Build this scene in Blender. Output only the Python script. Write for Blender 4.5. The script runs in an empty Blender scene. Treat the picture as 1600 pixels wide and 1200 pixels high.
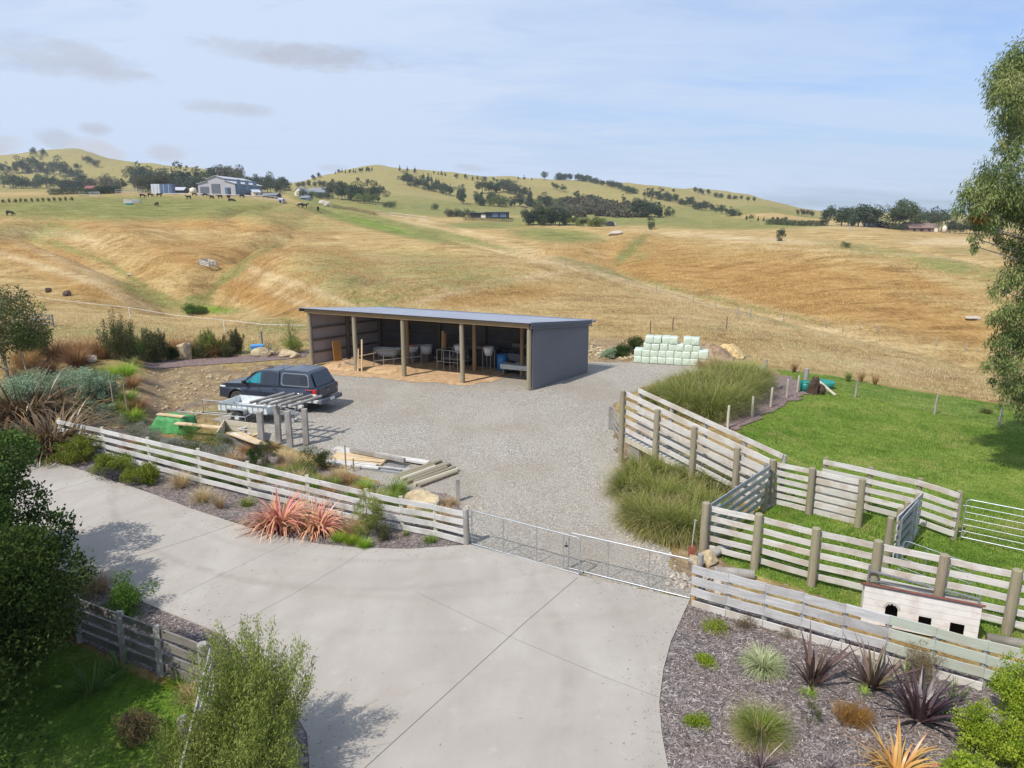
import bpy, bmesh, math, random
import numpy as np
from mathutils import Vector, Matrix, Quaternion
random.seed(7); RNG = np.random.default_rng(11)
SC = bpy.context.scene
COL = SC.collection
R = math.radians
# ------------------------------------------------------------------ camera numbers
CH, FL, PITCH = 8.7, 1110.0, R(12.94)
CP, SP = math.cos(PITCH), math.sin(PITCH)
def dep(py): return PITCH + math.atan((py-600.0)/FL)
def zof(Y, py): return CH - Y*math.tan(dep(py))
# ------------------------------------------------------------------ land form: cross sections along viewing directions
P = lambda v: ('p', v)
COLS = {
-250:[(30,0),(62,0),(70,-.3),(92,P(470)),(130,P(400)),(250,P(312)),(300,16),(340,P(306)),(400,P(303)),(450,17),(600,P(298)),(750,P(290)),(1100,P(255)),(1700,40)],
0:[(30,0),(66,P(492)),(78,-1),(92,P(462)),(130,P(395)),(250,P(308)),(300,16),(340,P(304)),(400,P(301)),(450,19),(600,P(296)),(750,P(285)),(1100,P(246)),(1700,40)],
100:[(30,0),(66,P(492)),(78,-1.6),(92,P(470)),(130,P(401)),(252,P(307)),(300,16),(340,P(304)),(400,P(301)),(450,19),(600,P(296)),(750,P(283)),(1100,P(237)),(1700,40)],
200:[(30,0),(66,P(494)),(78,-2),(92,P(480)),(128,P(408)),(255,P(306)),(300,16.8),(340,P(304)),(400,P(301)),(450,19),(600,P(292)),(750,P(282)),(1100,P(258)),(1700,40)],
300:[(30,0),(66,P(502)),(80,-2.5),(95,P(478)),(125,P(411)),(258,P(307)),(300,18),(340,P(304)),(400,P(302)),(450,21),(600,P(294)),(750,P(284)),(1100,P(272)),(1700,40)],
450:[(30,0),(58,P(517)),(70,-1.2),(82,P(490)),(120,P(420)),(240,P(315)),(280,14.8),(330,P(310)),(400,P(306)),(440,19),(560,P(303)),(700,P(298)),(900,P(291)),(1700,30)],
520:[(30,0),(52,0),(66,-.3),(85,P(470)),(130,P(402)),(220,P(333)),(250,8),(300,P(323)),(350,P(317)),(400,14.5),(500,P(309)),(640,P(301)),(900,P(272)),(1700,30)],
620:[(30,0),(50,0),(62,-.2),(80,P(465)),(120,P(405)),(183,P(356)),(205,4.5),(260,P(345)),(320,P(333)),(350,9.5),(450,P(322)),(600,P(301)),(950,P(264)),(1700,30)],
700:[(30,0),(50,0),(62,0),(78,P(460)),(105,P(412)),(150,P(371)),(170,2.2),(215,P(360)),(280,P(346)),(310,7.2),(400,P(335)),(600,P(309)),(1000,P(270)),(1700,30)],
800:[(30,0),(50,0),(60,.1),(72,P(470)),(92,P(425)),(125,P(395)),(140,.5),(165,P(385)),(245,P(353)),(275,5.6),(380,P(340)),(560,P(322)),(1000,P(279)),(1700,30)],
900:[(30,0),(50,0),(58,.1),(68,P(478)),(83,P(445)),(105,P(417)),(118,-1.3),(140,P(400)),(225,P(352)),(255,4.6),(350,P(347)),(540,P(335)),(1000,P(284)),(1700,30)],
1000:[(30,0),(48,0),(55,0),(62,P(493)),(74,P(465)),(90,P(443)),(102,-2.8),(122,P(425)),(200,P(358)),(230,3.4),(300,P(358)),(450,P(338)),(1000,P(291)),(1700,25)],
1100:[(30,0),(46,0),(52,0),(58,P(510)),(68,P(488)),(80,P(470)),(91,-4),(110,P(445)),(180,P(366)),(205,2.6),(270,P(360)),(450,P(338)),(1000,P(300)),(1700,20)],
1200:[(26,0),(40,-.3),(47,-.45),(53,P(533)),(62,P(512)),(71,P(495)),(82,-5),(98,P(470)),(160,P(373)),(185,2),(230,P(371)),(300,P(350)),(1000,P(317)),(1700,15)],
1300:[(24,0),(36,-.35),(44,-.7),(50,P(557)),(57,P(538)),(64,P(521)),(74,-5.5),(88,P(490)),(138,P(386)),(160,.2),(200,P(379)),(290,P(353)),(1000,P(339)),(1700,5)],
1400:[(22,0),(32,-.3),(40,-.85),(47,P(580)),(53,P(562)),(60,P(545)),(68,-6),(82,P(510)),(120,P(403)),(140,-1.5),(180,P(386)),(290,P(360)),(1100,P(341)),(1700,5)],
1550:[(22,0),(30,-.3),(38,-1),(44,P(605)),(49,P(592)),(55,P(580)),(63,-6.5),(76,P(540)),(98,P(442)),(118,-3.5),(160,P(400)),(290,P(370)),(1100,P(343)),(1700,5)],
1850:[(22,0),(30,-.3),(38,-1),(43,P(618)),(48,P(608)),(54,P(598)),(62,-7),(72,P(550)),(90,P(455)),(110,-4),(150,P(405)),(290,P(372)),(1100,P(343)),(1700,5)],
}
def pchip(xk, yk, x):
    h = np.diff(xk); d = np.diff(yk)/h; n = len(xk); m = np.zeros(n)
    for i in range(1, n-1):
        if d[i-1]*d[i] > 0:
            w1, w2 = 2*h[i]+h[i-1], h[i]+2*h[i-1]
            m[i] = (w1+w2)/(w1/d[i-1]+w2/d[i])
    m[-1] = d[-1]
    i = np.clip(np.searchsorted(xk, x)-1, 0, n-2); s = np.clip((x-xk[i])/h[i], 0, 1)
    return ((1+2*s)*(1-s)**2*yk[i] + s*(1-s)**2*h[i]*m[i] + s*s*(3-2*s)*yk[i+1] + s*s*(s-1)*h[i]*m[i+1])
PXG = np.arange(-250, 1851, 10.0)
YG = np.exp(np.linspace(math.log(20), math.log(1700), 520))
_ck = sorted(COLS); _K = len(COLS[0])
_KY = np.array([[COLS[c][k][0] for k in range(_K)] for c in _ck], float)
_KZ = np.array([[(COLS[c][k][1] if not isinstance(COLS[c][k][1], tuple) else zof(COLS[c][k][0], COLS[c][k][1][1])) for k in range(_K)] for c in _ck], float)
ZT = np.zeros((len(PXG), len(YG)))
_ky = np.stack([pchip(np.array(_ck, float), _KY[:, k], PXG) for k in range(_K)], 1)
_kz = np.stack([pchip(np.array(_ck, float), _KZ[:, k], PXG) for k in range(_K)], 1)
for i in range(len(PXG)):
    ZT[i] = pchip(_ky[i], _kz[i], YG)
_k = np.array([1, 2, 3, 2, 1])/9.0
ZT = sum(_k[j]*np.roll(ZT, j-2, 0) if False else _k[j]*ZT[np.clip(np.arange(len(PXG))+j-2, 0, len(PXG)-1)] for j in range(5))
# ------------------------------------------------------------------ value noise
_perm = RNG.random((256, 256))
def vnoise(x, y):
    xi = np.floor(x).astype(int); yi = np.floor(y).astype(int); fx = x-xi; fy = y-yi
    fx = fx*fx*(3-2*fx); fy = fy*fy*(3-2*fy)
    g = lambda a, b: _perm[a & 255, b & 255]
    return (g(xi, yi)*(1-fx)+g(xi+1, yi)*fx)*(1-fy)+(g(xi, yi+1)*(1-fx)+g(xi+1, yi+1)*fx)*fy - .5
def fbm(x, y, o=4):
    s = 0; a = 1
    for k in range(o): s = s + a*vnoise(x*2**k+17*k, y*2**k+31*k); a *= .5
    return s
def seg_dist(x, y, pts):
    best = np.full(np.shape(x), 1e9)
    for (x0, y0), (x1, y1) in zip(pts[:-1], pts[1:]):
        dx, dy = x1-x0, y1-y0; L = dx*dx+dy*dy+1e-9
        t = np.clip(((x-x0)*dx+(y-y0)*dy)/L, 0, 1)
        best = np.minimum(best, np.hypot(x-x0-t*dx, y-y0-t*dy))
    return best
CARVES = []      # (points, width, depth)
MOUNDS = []      # (points polygon, height, falloff)
def poly_sd(x, y, pts):     # signed distance, negative inside
    x = np.asarray(x, float); y = np.asarray(y, float)
    inside = np.zeros(x.shape, bool); n = len(pts)
    for i in range(n):
        x0, y0 = pts[i]; x1, y1 = pts[(i+1) % n]
        c = ((y0 > y) != (y1 > y)) & (x < (x1-x0)*(y-y0)/((y1-y0) if y1 != y0 else 1e-9)+x0)
        inside ^= c
    d = seg_dist(x, y, list(pts)+[pts[0]])
    return np.where(inside, -d, d)
def gh(x, y):
    x = np.asarray(x, float); y = np.asarray(y, float); sh = np.broadcast(x, y).shape
    x = np.broadcast_to(x, sh); y = np.broadcast_to(y, sh)
    Y = np.clip(y, 20.0, 1699)
    z = np.zeros(sh)
    for it in range(3):
        t = np.maximum(Y*CP+(CH-z)*SP, 3)
        px = np.clip(800+FL*x/t, -249.9, 1849.9)
        u = (px+250)/10.0; v = (np.log(Y)-math.log(20))/(math.log(1700)-math.log(20))*(len(YG)-1)
        ui = np.clip(u.astype(int), 0, len(PXG)-2); vi = np.clip(v.astype(int), 0, len(YG)-2); fu = u-ui; fv = v-vi
        z = (ZT[ui, vi]*(1-fu)+ZT[ui+1, vi]*fu)*(1-fv)+(ZT[ui, vi+1]*(1-fu)+ZT[ui+1, vi+1]*fu)*fv
    far = np.clip((Y-60)/200, 0, 1)
    z = z + far*fbm(x/40, Y/40, 4)*1.4 + np.clip((Y-550)/400, 0, 1)*fbm(x/110+5, Y/110, 4)*14
    z = z + np.clip((Y-50)/20, 0, 1)*fbm(x/6, Y/6, 2)*.22
    wl = np.clip((Y-82)/25, 0, 1)*np.clip((250-Y)/60, 0, 1); q = vnoise(x/15+.35*fbm(x/30, Y/30, 2)*4+3, Y/70+9); z = z + wl*(np.abs(q)*2-.42)*3.4*np.clip((Y-60)/110, 0, 1)
    for pts, w, d in CARVES: z = z - d*np.exp(-(seg_dist(x, y, pts)/w)**2)
    for pts, h, f in MOUNDS:
        s = np.clip(.5-poly_sd(x, y, pts)/f, 0, 1); z = z + h*s*s*(3-2*s)
    return z
_RY = np.exp(np.linspace(math.log(5), math.log(1690), 2600))
def at(px, py, lift=0.0, ymin=5.0):
    """the point of the land seen in a given direction"""
    a = (px-800)/FL; b = (600-py)/FL
    dx, dy, dz = a, CP+b*SP, -SP+b*CP
    Ys = _RY[_RY >= ymin]; xs = Ys*dx/dy; zs = CH+Ys*dz/dy
    g = gh(xs, Ys)+lift
    hit = np.nonzero(zs <= g)[0]
    if len(hit) == 0:
        return at(px, py+1.0, lift, ymin)
    i = hit[0]
    if i == 0: return Vector((xs[0], Ys[0], g[0]))
    f0 = zs[i-1]-g[i-1]; f1 = zs[i]-g[i]; s = f0/(f0-f1) if f0 != f1 else 0
    Yv = Ys[i-1]+(Ys[i]-Ys[i-1])*s
    return Vector((Yv*dx/dy, Yv, float(gh(Yv*dx/dy, Yv))+lift))
def at_y(px, Y, z=None):
    """land point in column px at distance Y"""
    zz = 0.0 if z is None else z
    for k in range(4):
        x = (px-800)/FL*(Y*CP+(CH-zz)*SP)
        if z is None: zz = float(gh(x, Y))
    return Vector((x, Y, zz))
def at_z(px, py, z):
    a = (px-800)/FL; b = (600-py)/FL; d = (a, CP+b*SP, -SP+b*CP); t = (z-CH)/d[2]
    return Vector((d[0]*t, d[1]*t, z))
def ztop(Y, py): return zof(Y, py)
# land features defined on the bare form
def _w(pts, z=None): return [tuple(at(a, b)[:2]) for a, b in pts]
_c = [(_w([(450,385),(425,385),(390,402),(350,432),(318,470)]), 3.4, 2.8),
      (_w([(30,370),(90,380),(170,412),(230,450),(290,480)]), 5.5, 3.2),
      (_w([(745,425),(690,440),(640,455),(585,482)]), 5.0, 2.8),
      (_w([(530,372),(470,378),(440,384)]), 3.0, .8),
      (_w([(1022,366),(985,395),(958,424)]), 2.0, .5),
      (_w([(395,470),(350,484),(318,486)]), 4.0, 1.0)]
_r = [(_w([(0,400),(80,425),(150,447),(190,468)]), 6.5, -2.8),
      (_w([(395,420),(450,445),(520,468),(560,488)]), 7.0, -3.2),
      (_w([(640,480),(700,462),(800,442),(880,428)]), 7.0, -2.2),
      (_w([(350,345),(420,365),(470,392),(530,430)]), 9.0, -2.0),
      (_w([(160,350),(210,385),(270,430)]), 8.0, -2.2)]
CARVES = _c+_r
_m = [tuple(at(a, b)[:2]) for a, b in [(-150,540),(120,548),(195,560),(222,590),(240,640),(215,672),(120,655),(60,668),(-200,660)]]
MOUNDS = [(_m, .95, 2.4)]
_m2 = [tuple(at_z(a, b, 0)[:2]) for a, b in [(1060,600),(1130,585),(1190,600),(1135,650),(1060,640)]]
MOUNDS.append((_m2, .35, 2.0))
# ------------------------------------------------------------------ object helpers
def tag(o, label=None, cat=None, group=None, kind=None):
    if label: o['label'] = label
    if cat: o['category'] = cat
    if group: o['group'] = group
    if kind: o['kind'] = kind
    return o
def thing(name, label, cat, loc=(0,0,0), rz=0.0, group=None):
    o = bpy.data.objects.new(name, None); COL.objects.link(o); o.empty_display_size = .2
    o.location = loc; o.rotation_euler = (0, 0, rz)
    return tag(o, label, cat, group)
def nmesh(name, V, Q, mat, attr=None, smooth=False):
    """mesh from numpy arrays; Q (n,3) or (n,4)"""
    me = bpy.data.meshes.new(name); V = np.asarray(V, np.float32); Q = np.asarray(Q, np.int32)
    k = Q.shape[1]
    me.vertices.add(len(V)); me.vertices.foreach_set('co', V.ravel())
    me.loops.add(Q.size); me.loops.foreach_set('vertex_index', Q.ravel())
    me.polygons.add(len(Q)); me.polygons.foreach_set('loop_start', np.arange(0, Q.size, k, dtype=np.int32))
    me.polygons.foreach_set('loop_total', np.full(len(Q), k, np.int32))
    if smooth: me.polygons.foreach_set('use_smooth', np.ones(len(Q), bool))
    me.update(calc_edges=True)
    if attr is not None:
        for an, arr in attr.items():
            a = me.attributes.new(an, 'FLOAT_COLOR', 'POINT'); c = np.ones((len(V), 4), np.float32); c[:, :arr.shape[1]] = arr
            a.data.foreach_set('color', c.ravel())
    if mat: me.materials.append(mat)
    return me
def link(name, me, parent=None, loc=None, rz=0.0):
    o = bpy.data.objects.new(name, me); COL.objects.link(o)
    if parent: o.parent = parent
    if loc is not None: o.location = loc
    if rz: o.rotation_euler = (0, 0, rz)
    return o
class MB:
    """collects simple solids; build() links them as one mesh object. world=True: coordinates are world, the parent's place is taken off"""
    def __init__(s): s.v = []; s.f = []; s.sm = []
    def add(s, vs, fs, smooth=False):
        b = len(s.v); s.v += [Vector(p) for p in vs]; s.f += [tuple(b+i for i in f) for f in fs]; s.sm += [smooth]*len(fs); return s
    def box(s, c, d, rz=0.0, M=None):
        hx, hy, hz = d[0]/2, d[1]/2, d[2]/2; m = M or Matrix.Rotation(rz, 3, 'Z'); c = Vector(c)
        vs = [c+m @ Vector((x*hx, y*hy, z*hz)) for x, y, z in ((-1,-1,-1),(1,-1,-1),(1,1,-1),(-1,1,-1),(-1,-1,1),(1,-1,1),(1,1,1),(-1,1,1))]
        return s.add(vs, [(0,3,2,1),(4,5,6,7),(0,1,5,4),(1,2,6,5),(2,3,7,6),(3,0,4,7)])
    def beam(s, a, b, w, h, up=(0,0,1)):
        a = Vector(a); b = Vector(b); d = (b-a).normalized(); up = Vector(up)
        sd = d.cross(up)
        if sd.length < 1e-4: sd = d.cross(Vector((0,1,0)))
        sd.normalize(); u = sd.cross(d).normalized(); vs = []
        for p in (a, b):
            for x, y in ((-1,-1),(1,-1),(1,1),(-1,1)): vs.append(p+sd*(x*w/2)+u*(y*h/2))
        return s.add(vs, [(0,1,2,3),(7,6,5,4),(0,4,5,1),(1,5,6,2),(2,6,7,3),(3,7,4,0)])
    def tube(s, a, b, r0, r1=None, n=8, cap=True, wob=0.0):
        r1 = r0 if r1 is None else r1; a = Vector(a); b = Vector(b); d = (b-a).normalized()
        q = d.orthogonal().normalized(); p = d.cross(q); vs = []
        for c, r in ((a, r0), (b, r1)):
            for i in range(n):
                t = 2*math.pi*i/n; rr = r*(1+random.uniform(-wob, wob)); vs.append(c+q*(math.cos(t)*rr)+p*(math.sin(t)*rr))
        s.add(vs, [(i, (i+1) % n, n+(i+1) % n, n+i) for i in range(n)], True)
        if cap: s.add(vs[:n], [tuple(reversed(range(n)))]); s.add(vs[n:], [tuple(range(n))])
        return s
    def path(s, pts, r, n=6):
        for a, b in zip(pts[:-1], pts[1:]): s.tube(a, b, r, r, n)
        return s
    def prism(s, poly, o, ax, ay, az, d):
        """poly in the plane (ax, ay) from o, pushed d along az"""
        o = Vector(o); ax = Vector(ax); ay = Vector(ay); az = Vector(az); n = len(poly)
        vs = [o+ax*x+ay*y for x, y in poly]+[o+ax*x+ay*y+az*d for x, y in poly]
        return s.add(vs, [tuple(reversed(range(n))), tuple(range(n, 2*n))]+[(i, (i+1) % n, n+(i+1) % n, n+i) for i in range(n)])
    def lathe(s, prof, c, axis=(0,0,1), n=20, smooth=True):
        axis = Vector(axis).normalized(); q = axis.orthogonal().normalized(); p = axis.cross(q); c = Vector(c); vs = []
        for r, h in prof:
            for i in range(n):
                t = 2*math.pi*i/n; vs.append(c+axis*h+q*(math.cos(t)*r)+p*(math.sin(t)*r))
        fs = [(j*n+i, j*n+(i+1) % n, (j+1)*n+(i+1) % n, (j+1)*n+i) for j in range(len(prof)-1) for i in range(n)]
        return s.add(vs, fs, smooth)
    def build(s, name, mat, parent=None, world=True, bevel=0.0, seg=2):
        me = bpy.data.meshes.new(name); off = Vector((0,0,0)); Minv = None
        if parent and world:
            Minv = parent.matrix_basis.inverted()
            if parent.parent: Minv = (parent.parent.matrix_basis @ parent.matrix_basis).inverted()
        vs = [(Minv @ v if Minv else v) for v in s.v]
        me.from_pydata([tuple(v) for v in vs], [], s.f)
        me.polygons.foreach_set('use_smooth', s.sm)
        bm = bmesh.new(); bm.from_mesh(me); bmesh.ops.recalc_face_normals(bm, faces=bm.faces); bm.to_mesh(me); bm.free()
        if mat: me.materials.append(mat)
        o = link(name, me, parent)
        if bevel:
            m = o.modifiers.new('bevel', 'BEVEL'); m.width = bevel; m.segments = seg; m.limit_method = 'ANGLE'; m.angle_limit = R(35)
        return o
def copy_tree(o, parent=None):
    c = o.copy(); COL.objects.link(c)
    if parent: c.parent = parent
    for ch in o.children: copy_tree(ch, c)
    return c
ORD = ['first','second','third','fourth','fifth','sixth','seventh','eighth','ninth','tenth','eleventh','twelfth','thirteenth','fourteenth','fifteenth','sixteenth','seventeenth','eighteenth','nineteenth','twentieth']
# ------------------------------------------------------------------ materials
def N(nt, t, ins=None, **props):
    n = nt.nodes.new(t)
    for k, v in props.items(): setattr(n, k, v)
    for k, v in (ins or {}).items():
        s = n.inputs[k]
        if isinstance(v, bpy.types.NodeSocket): nt.links.new(v, s)
        else: s.default_value = v
    return n
def c4(c): return (c[0], c[1], c[2], 1.0)
def mixc(nt, f, a, b, blend='MIX'):
    n = nt.nodes.new('ShaderNodeMix'); n.data_type = 'RGBA'; n.blend_type = blend; n.clamp_factor = True
    for i, v in ((0, f), (6, a), (7, b)):
        if isinstance(v, bpy.types.NodeSocket): nt.links.new(v, n.inputs[i])
        else: n.inputs[i].default_value = v if i == 0 else c4(v)
    return n.outputs[2]
def math_(nt, op, a, b=0.0, c=None, clamp=False):
    n = nt.nodes.new('ShaderNodeMath'); n.operation = op; n.use_clamp = clamp
    for i, v in enumerate((a, b) if c is None else (a, b, c)):
        if isinstance(v, bpy.types.NodeSocket): nt.links.new(v, n.inputs[i])
        else: n.inputs[i].default_value = v
    return n.outputs[0]
def rng(nt, v, a, b, c=0.0, d=1.0):
    n = nt.nodes.new('ShaderNodeMapRange'); n.interpolation_type = 'SMOOTHSTEP'
    nt.links.new(v, n.inputs[0])
    for i, x in enumerate((a, b, c, d)): n.inputs[i+1].default_value = x
    return n.outputs[0]
def ramp(nt, v, stops):
    n = nt.nodes.new('ShaderNodeValToRGB'); nt.links.new(v, n.inputs[0]); e = n.color_ramp.elements
    while len(e) < len(stops): e.new(.5)
    for k, (p, c) in enumerate(stops): e[k].position = p; e[k].color = c4(c)
    return n.outputs[0]
def noise(nt, vec, scale, det=4, rough=.55, dist=0.0, out=0):
    n = N(nt, 'ShaderNodeTexNoise', {'Scale': scale, 'Detail': det, 'Roughness': rough, 'Distortion': dist}); nt.links.new(vec, n.inputs['Vector']); return n.outputs[out]
def mapping(nt, vec, sc=(1,1,1), rot=(0,0,0), loc=(0,0,0)):
    n = N(nt, 'ShaderNodeMapping', {'Scale': sc, 'Rotation': rot, 'Location': loc}); nt.links.new(vec, n.inputs['Vector']); return n.outputs[0]
def newmat(name):
    m = bpy.data.materials.new(name); m.use_nodes = True; nt = m.node_tree; nt.nodes.clear()
    out = nt.nodes.new('ShaderNodeOutputMaterial'); b = nt.nodes.new('ShaderNodeBsdfPrincipled'); nt.links.new(b.outputs[0], out.inputs[0])
    return m, nt, b
def pos(nt): return nt.nodes.new('ShaderNodeNewGeometry').outputs['Position']
def objc(nt): return nt.nodes.new('ShaderNodeTexCoord').outputs['Object']
def bump(nt, b, h, s, d=.02):
    n = N(nt, 'ShaderNodeBump', {'Strength': s, 'Distance': d}); nt.links.new(h, n.inputs['Height']); nt.links.new(n.outputs[0], b.inputs['Normal'])
def setc(nt, b, c): nt.links.new(c, b.inputs['Base Color']) if isinstance(c, bpy.types.NodeSocket) else b.inputs['Base Color'].__setattr__('default_value', c4(c))
def plain(name, c, rough=.6, metal=0.0, var=.12, scale=6.0, bmp=0.0, dirt=None, spec=.5, coat=0.0):
    m, nt, b = newmat(name); v = objc(nt); n1 = noise(nt, v, scale, 5)
    col = mixc(nt, rng(nt, n1, .3, .7), [x*(1-var) for x in c], [min(1, x*(1+var)) for x in c])
    if dirt is not None: col = mixc(nt, rng(nt, noise(nt, v, scale*.4, 6, .65), .5, .75, 0, .7), col, dirt)
    setc(nt, b, col); b.inputs['Roughness'].default_value = rough; b.inputs['Metallic'].default_value = metal
    b.inputs['Specular IOR Level'].default_value = spec
    if coat: b.inputs['Coat Weight'].default_value = coat; b.inputs['Coat Roughness'].default_value = .05
    if bmp: bump(nt, b, noise(nt, v, scale*4, 4), bmp, .01)
    return m
def woodm(name, c1, c2, c3=None, grain=1.0, rough=.85):
    """weathered timber: long grain along the longest run is faked by noise on all axes, stains and dark knots"""
    m, nt, b = newmat(name); v = pos(nt); info = nt.nodes.new('ShaderNodeObjectInfo').outputs['Random']
    o = N(nt, 'ShaderNodeVectorMath', operation='ADD'); nt.links.new(v, o.inputs[0])
    cx = N(nt, 'ShaderNodeCombineXYZ', {'X': info, 'Y': info}); sc = N(nt, 'ShaderNodeVectorMath', operation='SCALE'); nt.links.new(cx.outputs[0], sc.inputs[0]); sc.inputs['Scale'].default_value = 37.0
    nt.links.new(sc.outputs[0], o.inputs[1]); v2 = o.outputs[0]
    g = noise(nt, mapping(nt, v2, ((1.2, 1.2, 26.0) if grain >= 1 else (13.0, 13.0, .9))), 1.6, 6, .65, .3)
    s = noise(nt, v2, 1.3, 5, .6)
    col = mixc(nt, rng(nt, g, .3, .72), c1, c2)
    if c3: col = mixc(nt, rng(nt, s, .46, .66, 0, .85), col, c3)
    kn = noise(nt, v2, 9, 2); col = mixc(nt, rng(nt, kn, .68, .78, 0, .6), col, [x*.45 for x in c1])
    col = mixc(nt, math_(nt, 'MULTIPLY', info, .35), col, [x*.72 for x in c1])
    setc(nt, b, col); b.inputs['Roughness'].default_value = rough; bump(nt, b, g, .5, .008); return m
def vegm(name, cols, tip=None, trans=.28, rough=.6, tipstart=.45, spec=.25, root=None):
    """leaves and blades: colour runs over 'cols' with the per-blade random number, tips and roots their own colour"""
    m, nt, b = newmat(name); a = N(nt, 'ShaderNodeAttribute', attribute_name='vc'); sp = nt.nodes.new('ShaderNodeSeparateColor'); nt.links.new(a.outputs['Color'], sp.inputs[0])
    k = len(cols)
    col = ramp(nt, sp.outputs[0], [(i/(k-1), c) for i, c in enumerate(cols)])
    oi = nt.nodes.new('ShaderNodeObjectInfo').outputs['Random']; hs = N(nt, 'ShaderNodeHueSaturation', {'Hue': math_(nt, 'ADD', math_(nt, 'MULTIPLY', oi, .02), .49), 'Value': math_(nt, 'ADD', math_(nt, 'MULTIPLY', oi, .34), .83), 'Color': col}); col = hs.outputs[0]
    if root: col = mixc(nt, rng(nt, sp.outputs[1], .0, .35, 1, 0), col, root)
    if tip: col = mixc(nt, rng(nt, sp.outputs[1], tipstart, 1.0), col, tip)
    setc(nt, b, col); b.inputs['Roughness'].default_value = rough; b.inputs['Specular IOR Level'].default_value = spec
    if trans:
        t = nt.nodes.new('ShaderNodeBsdfTranslucent'); nt.links.new(col, t.inputs[0]); mx = nt.nodes.new('ShaderNodeMixShader'); mx.inputs[0].default_value = trans
        out = [n for n in nt.nodes if n.type == 'OUTPUT_MATERIAL'][0]
        nt.links.new(b.outputs[0], mx.inputs[1]); nt.links.new(t.outputs[0], mx.inputs[2]); nt.links.new(mx.outputs[0], out.inputs[0])
    return m
M = {}
W = M  # short alias
# --- land
def land_material():
    m, nt, b = newmat('land'); p = pos(nt)
    a = N(nt, 'ShaderNodeAttribute', attribute_name='zone'); sp = nt.nodes.new('ShaderNodeSeparateColor'); nt.links.new(a.outputs['Color'], sp.inputs[0])
    green, orange, dirt = sp.outputs[0], sp.outputs[1], sp.outputs[2]
    a2 = N(nt, 'ShaderNodeAttribute', attribute_name='zone2'); sp2 = nt.nodes.new('ShaderNodeSeparateColor'); nt.links.new(a2.outputs['Color'], sp2.inputs[0])
    lush, shrub, pale = sp2.outputs[0], sp2.outputs[1], sp2.outputs[2]
    n_big = noise(nt, p, .035, 5, .6); n_mid = noise(nt, mapping(nt, p, (.5, 1, 1)), .35, 6, .68, .6); n_fine = noise(nt, mapping(nt, p, (1, .55, 1), (0,0,.4)), 2.6, 6, .78, .8); n_bl = noise(nt, p, 14, 3, .7)
    n_pat = noise(nt, mapping(nt, p, (.6, 1, 1), (0,0,-.5)), .95, 5, .7, 1.0)
    tex = math_(nt, 'ADD', math_(nt, 'MULTIPLY', n_mid, .42), math_(nt, 'ADD', math_(nt, 'MULTIPLY', n_fine, .42), math_(nt, 'MULTIPLY', n_bl, .16))); tex = math_(nt, 'ADD', math_(nt, 'MULTIPLY', math_(nt, 'SUBTRACT', tex, .5), 1.45), .49)
    trk = noise(nt, mapping(nt, p, (.10, .10, 4.2)), 1.0, 5, .7, .4); tex = math_(nt, 'ADD', tex, math_(nt, 'MULTIPLY', math_(nt, 'SUBTRACT', trk, .5), .30))
    dry = ramp(nt, tex, [(.36, (.22,.14,.055)), (.45, (.36,.245,.10)), (.53, (.45,.32,.14)), (.64, (.58,.44,.225))])
    org = ramp(nt, tex, [(.36, (.21,.115,.038)), (.46, (.34,.195,.064)), (.55, (.42,.255,.092)), (.66, (.53,.36,.155))])
    f = math_(nt, 'ADD', orange, math_(nt, 'MULTIPLY', math_(nt, 'SUBTRACT', n_big, .5), 1.4))
    col = mixc(nt, rng(nt, f, .15, .85), dry, org)
    pl = ramp(nt, tex, [(.36, (.38,.27,.13)), (.6, (.66,.52,.32))]); col = mixc(nt, pale, col, pl)
    grn = ramp(nt, tex, [(.34, (.10,.115,.028)), (.48, (.19,.19,.058)), (.64, (.32,.295,.115))])
    gf = math_(nt, 'ADD', green, math_(nt, 'ADD', math_(nt, 'MULTIPLY', math_(nt, 'SUBTRACT', n_mid, .5), 1.1), math_(nt, 'MULTIPLY', math_(nt, 'SUBTRACT', n_pat, .5), .9)))
    col = mixc(nt, rng(nt, gf, .3, .8), col, grn)
    ls = ramp(nt, tex, [(.34, (.06,.125,.012)), (.48, (.14,.235,.028)), (.64, (.28,.355,.075))])
    lf = math_(nt, 'ADD', lush, math_(nt, 'MULTIPLY', math_(nt, 'SUBTRACT', n_pat, .5), .6))
    col = mixc(nt, rng(nt, lf, .35, .65), col, ls)
    # dry patches inside the lush grass
    col = mixc(nt, math_(nt, 'MULTIPLY', rng(nt, noise(nt, p, .5, 4, .65), .5, .68), math_(nt, 'MULTIPLY', lush, .6)), col, (.36,.33,.11))
    st = N(nt, 'ShaderNodeTexVoronoi', {'Scale': 3.2, 'Randomness': 1.0}); nt.links.new(p, st.inputs['Vector'])
    dr = ramp(nt, n_fine, [(.3, (.17,.115,.07)), (.5, (.34,.24,.13)), (.66, (.54,.42,.26))])
    dr = mixc(nt, rng(nt, noise(nt, p, .55, 4), .5, .65, 0, .6), dr, (.22,.16,.12))
    dr = mixc(nt, math_(nt, 'MULTIPLY', rng(nt, st.outputs['Distance'], .05, .16, 1, 0), .8), dr, (.62,.52,.36))
    df = math_(nt, 'ADD', dirt, math_(nt, 'MULTIPLY', math_(nt, 'SUBTRACT', n_pat, .5), .7))
    col = mixc(nt, rng(nt, df, .4, .62), col, dr)
    sh = ramp(nt, tex, [(.3, (.02,.035,.012)), (.6, (.07,.09,.03))]); col = mixc(nt, shrub, col, sh)
    setc(nt, b, col); b.inputs['Roughness'].default_value = .95; b.inputs['Specular IOR Level'].default_value = .1
    bump(nt, b, tex, .9, .45); return m
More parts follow.
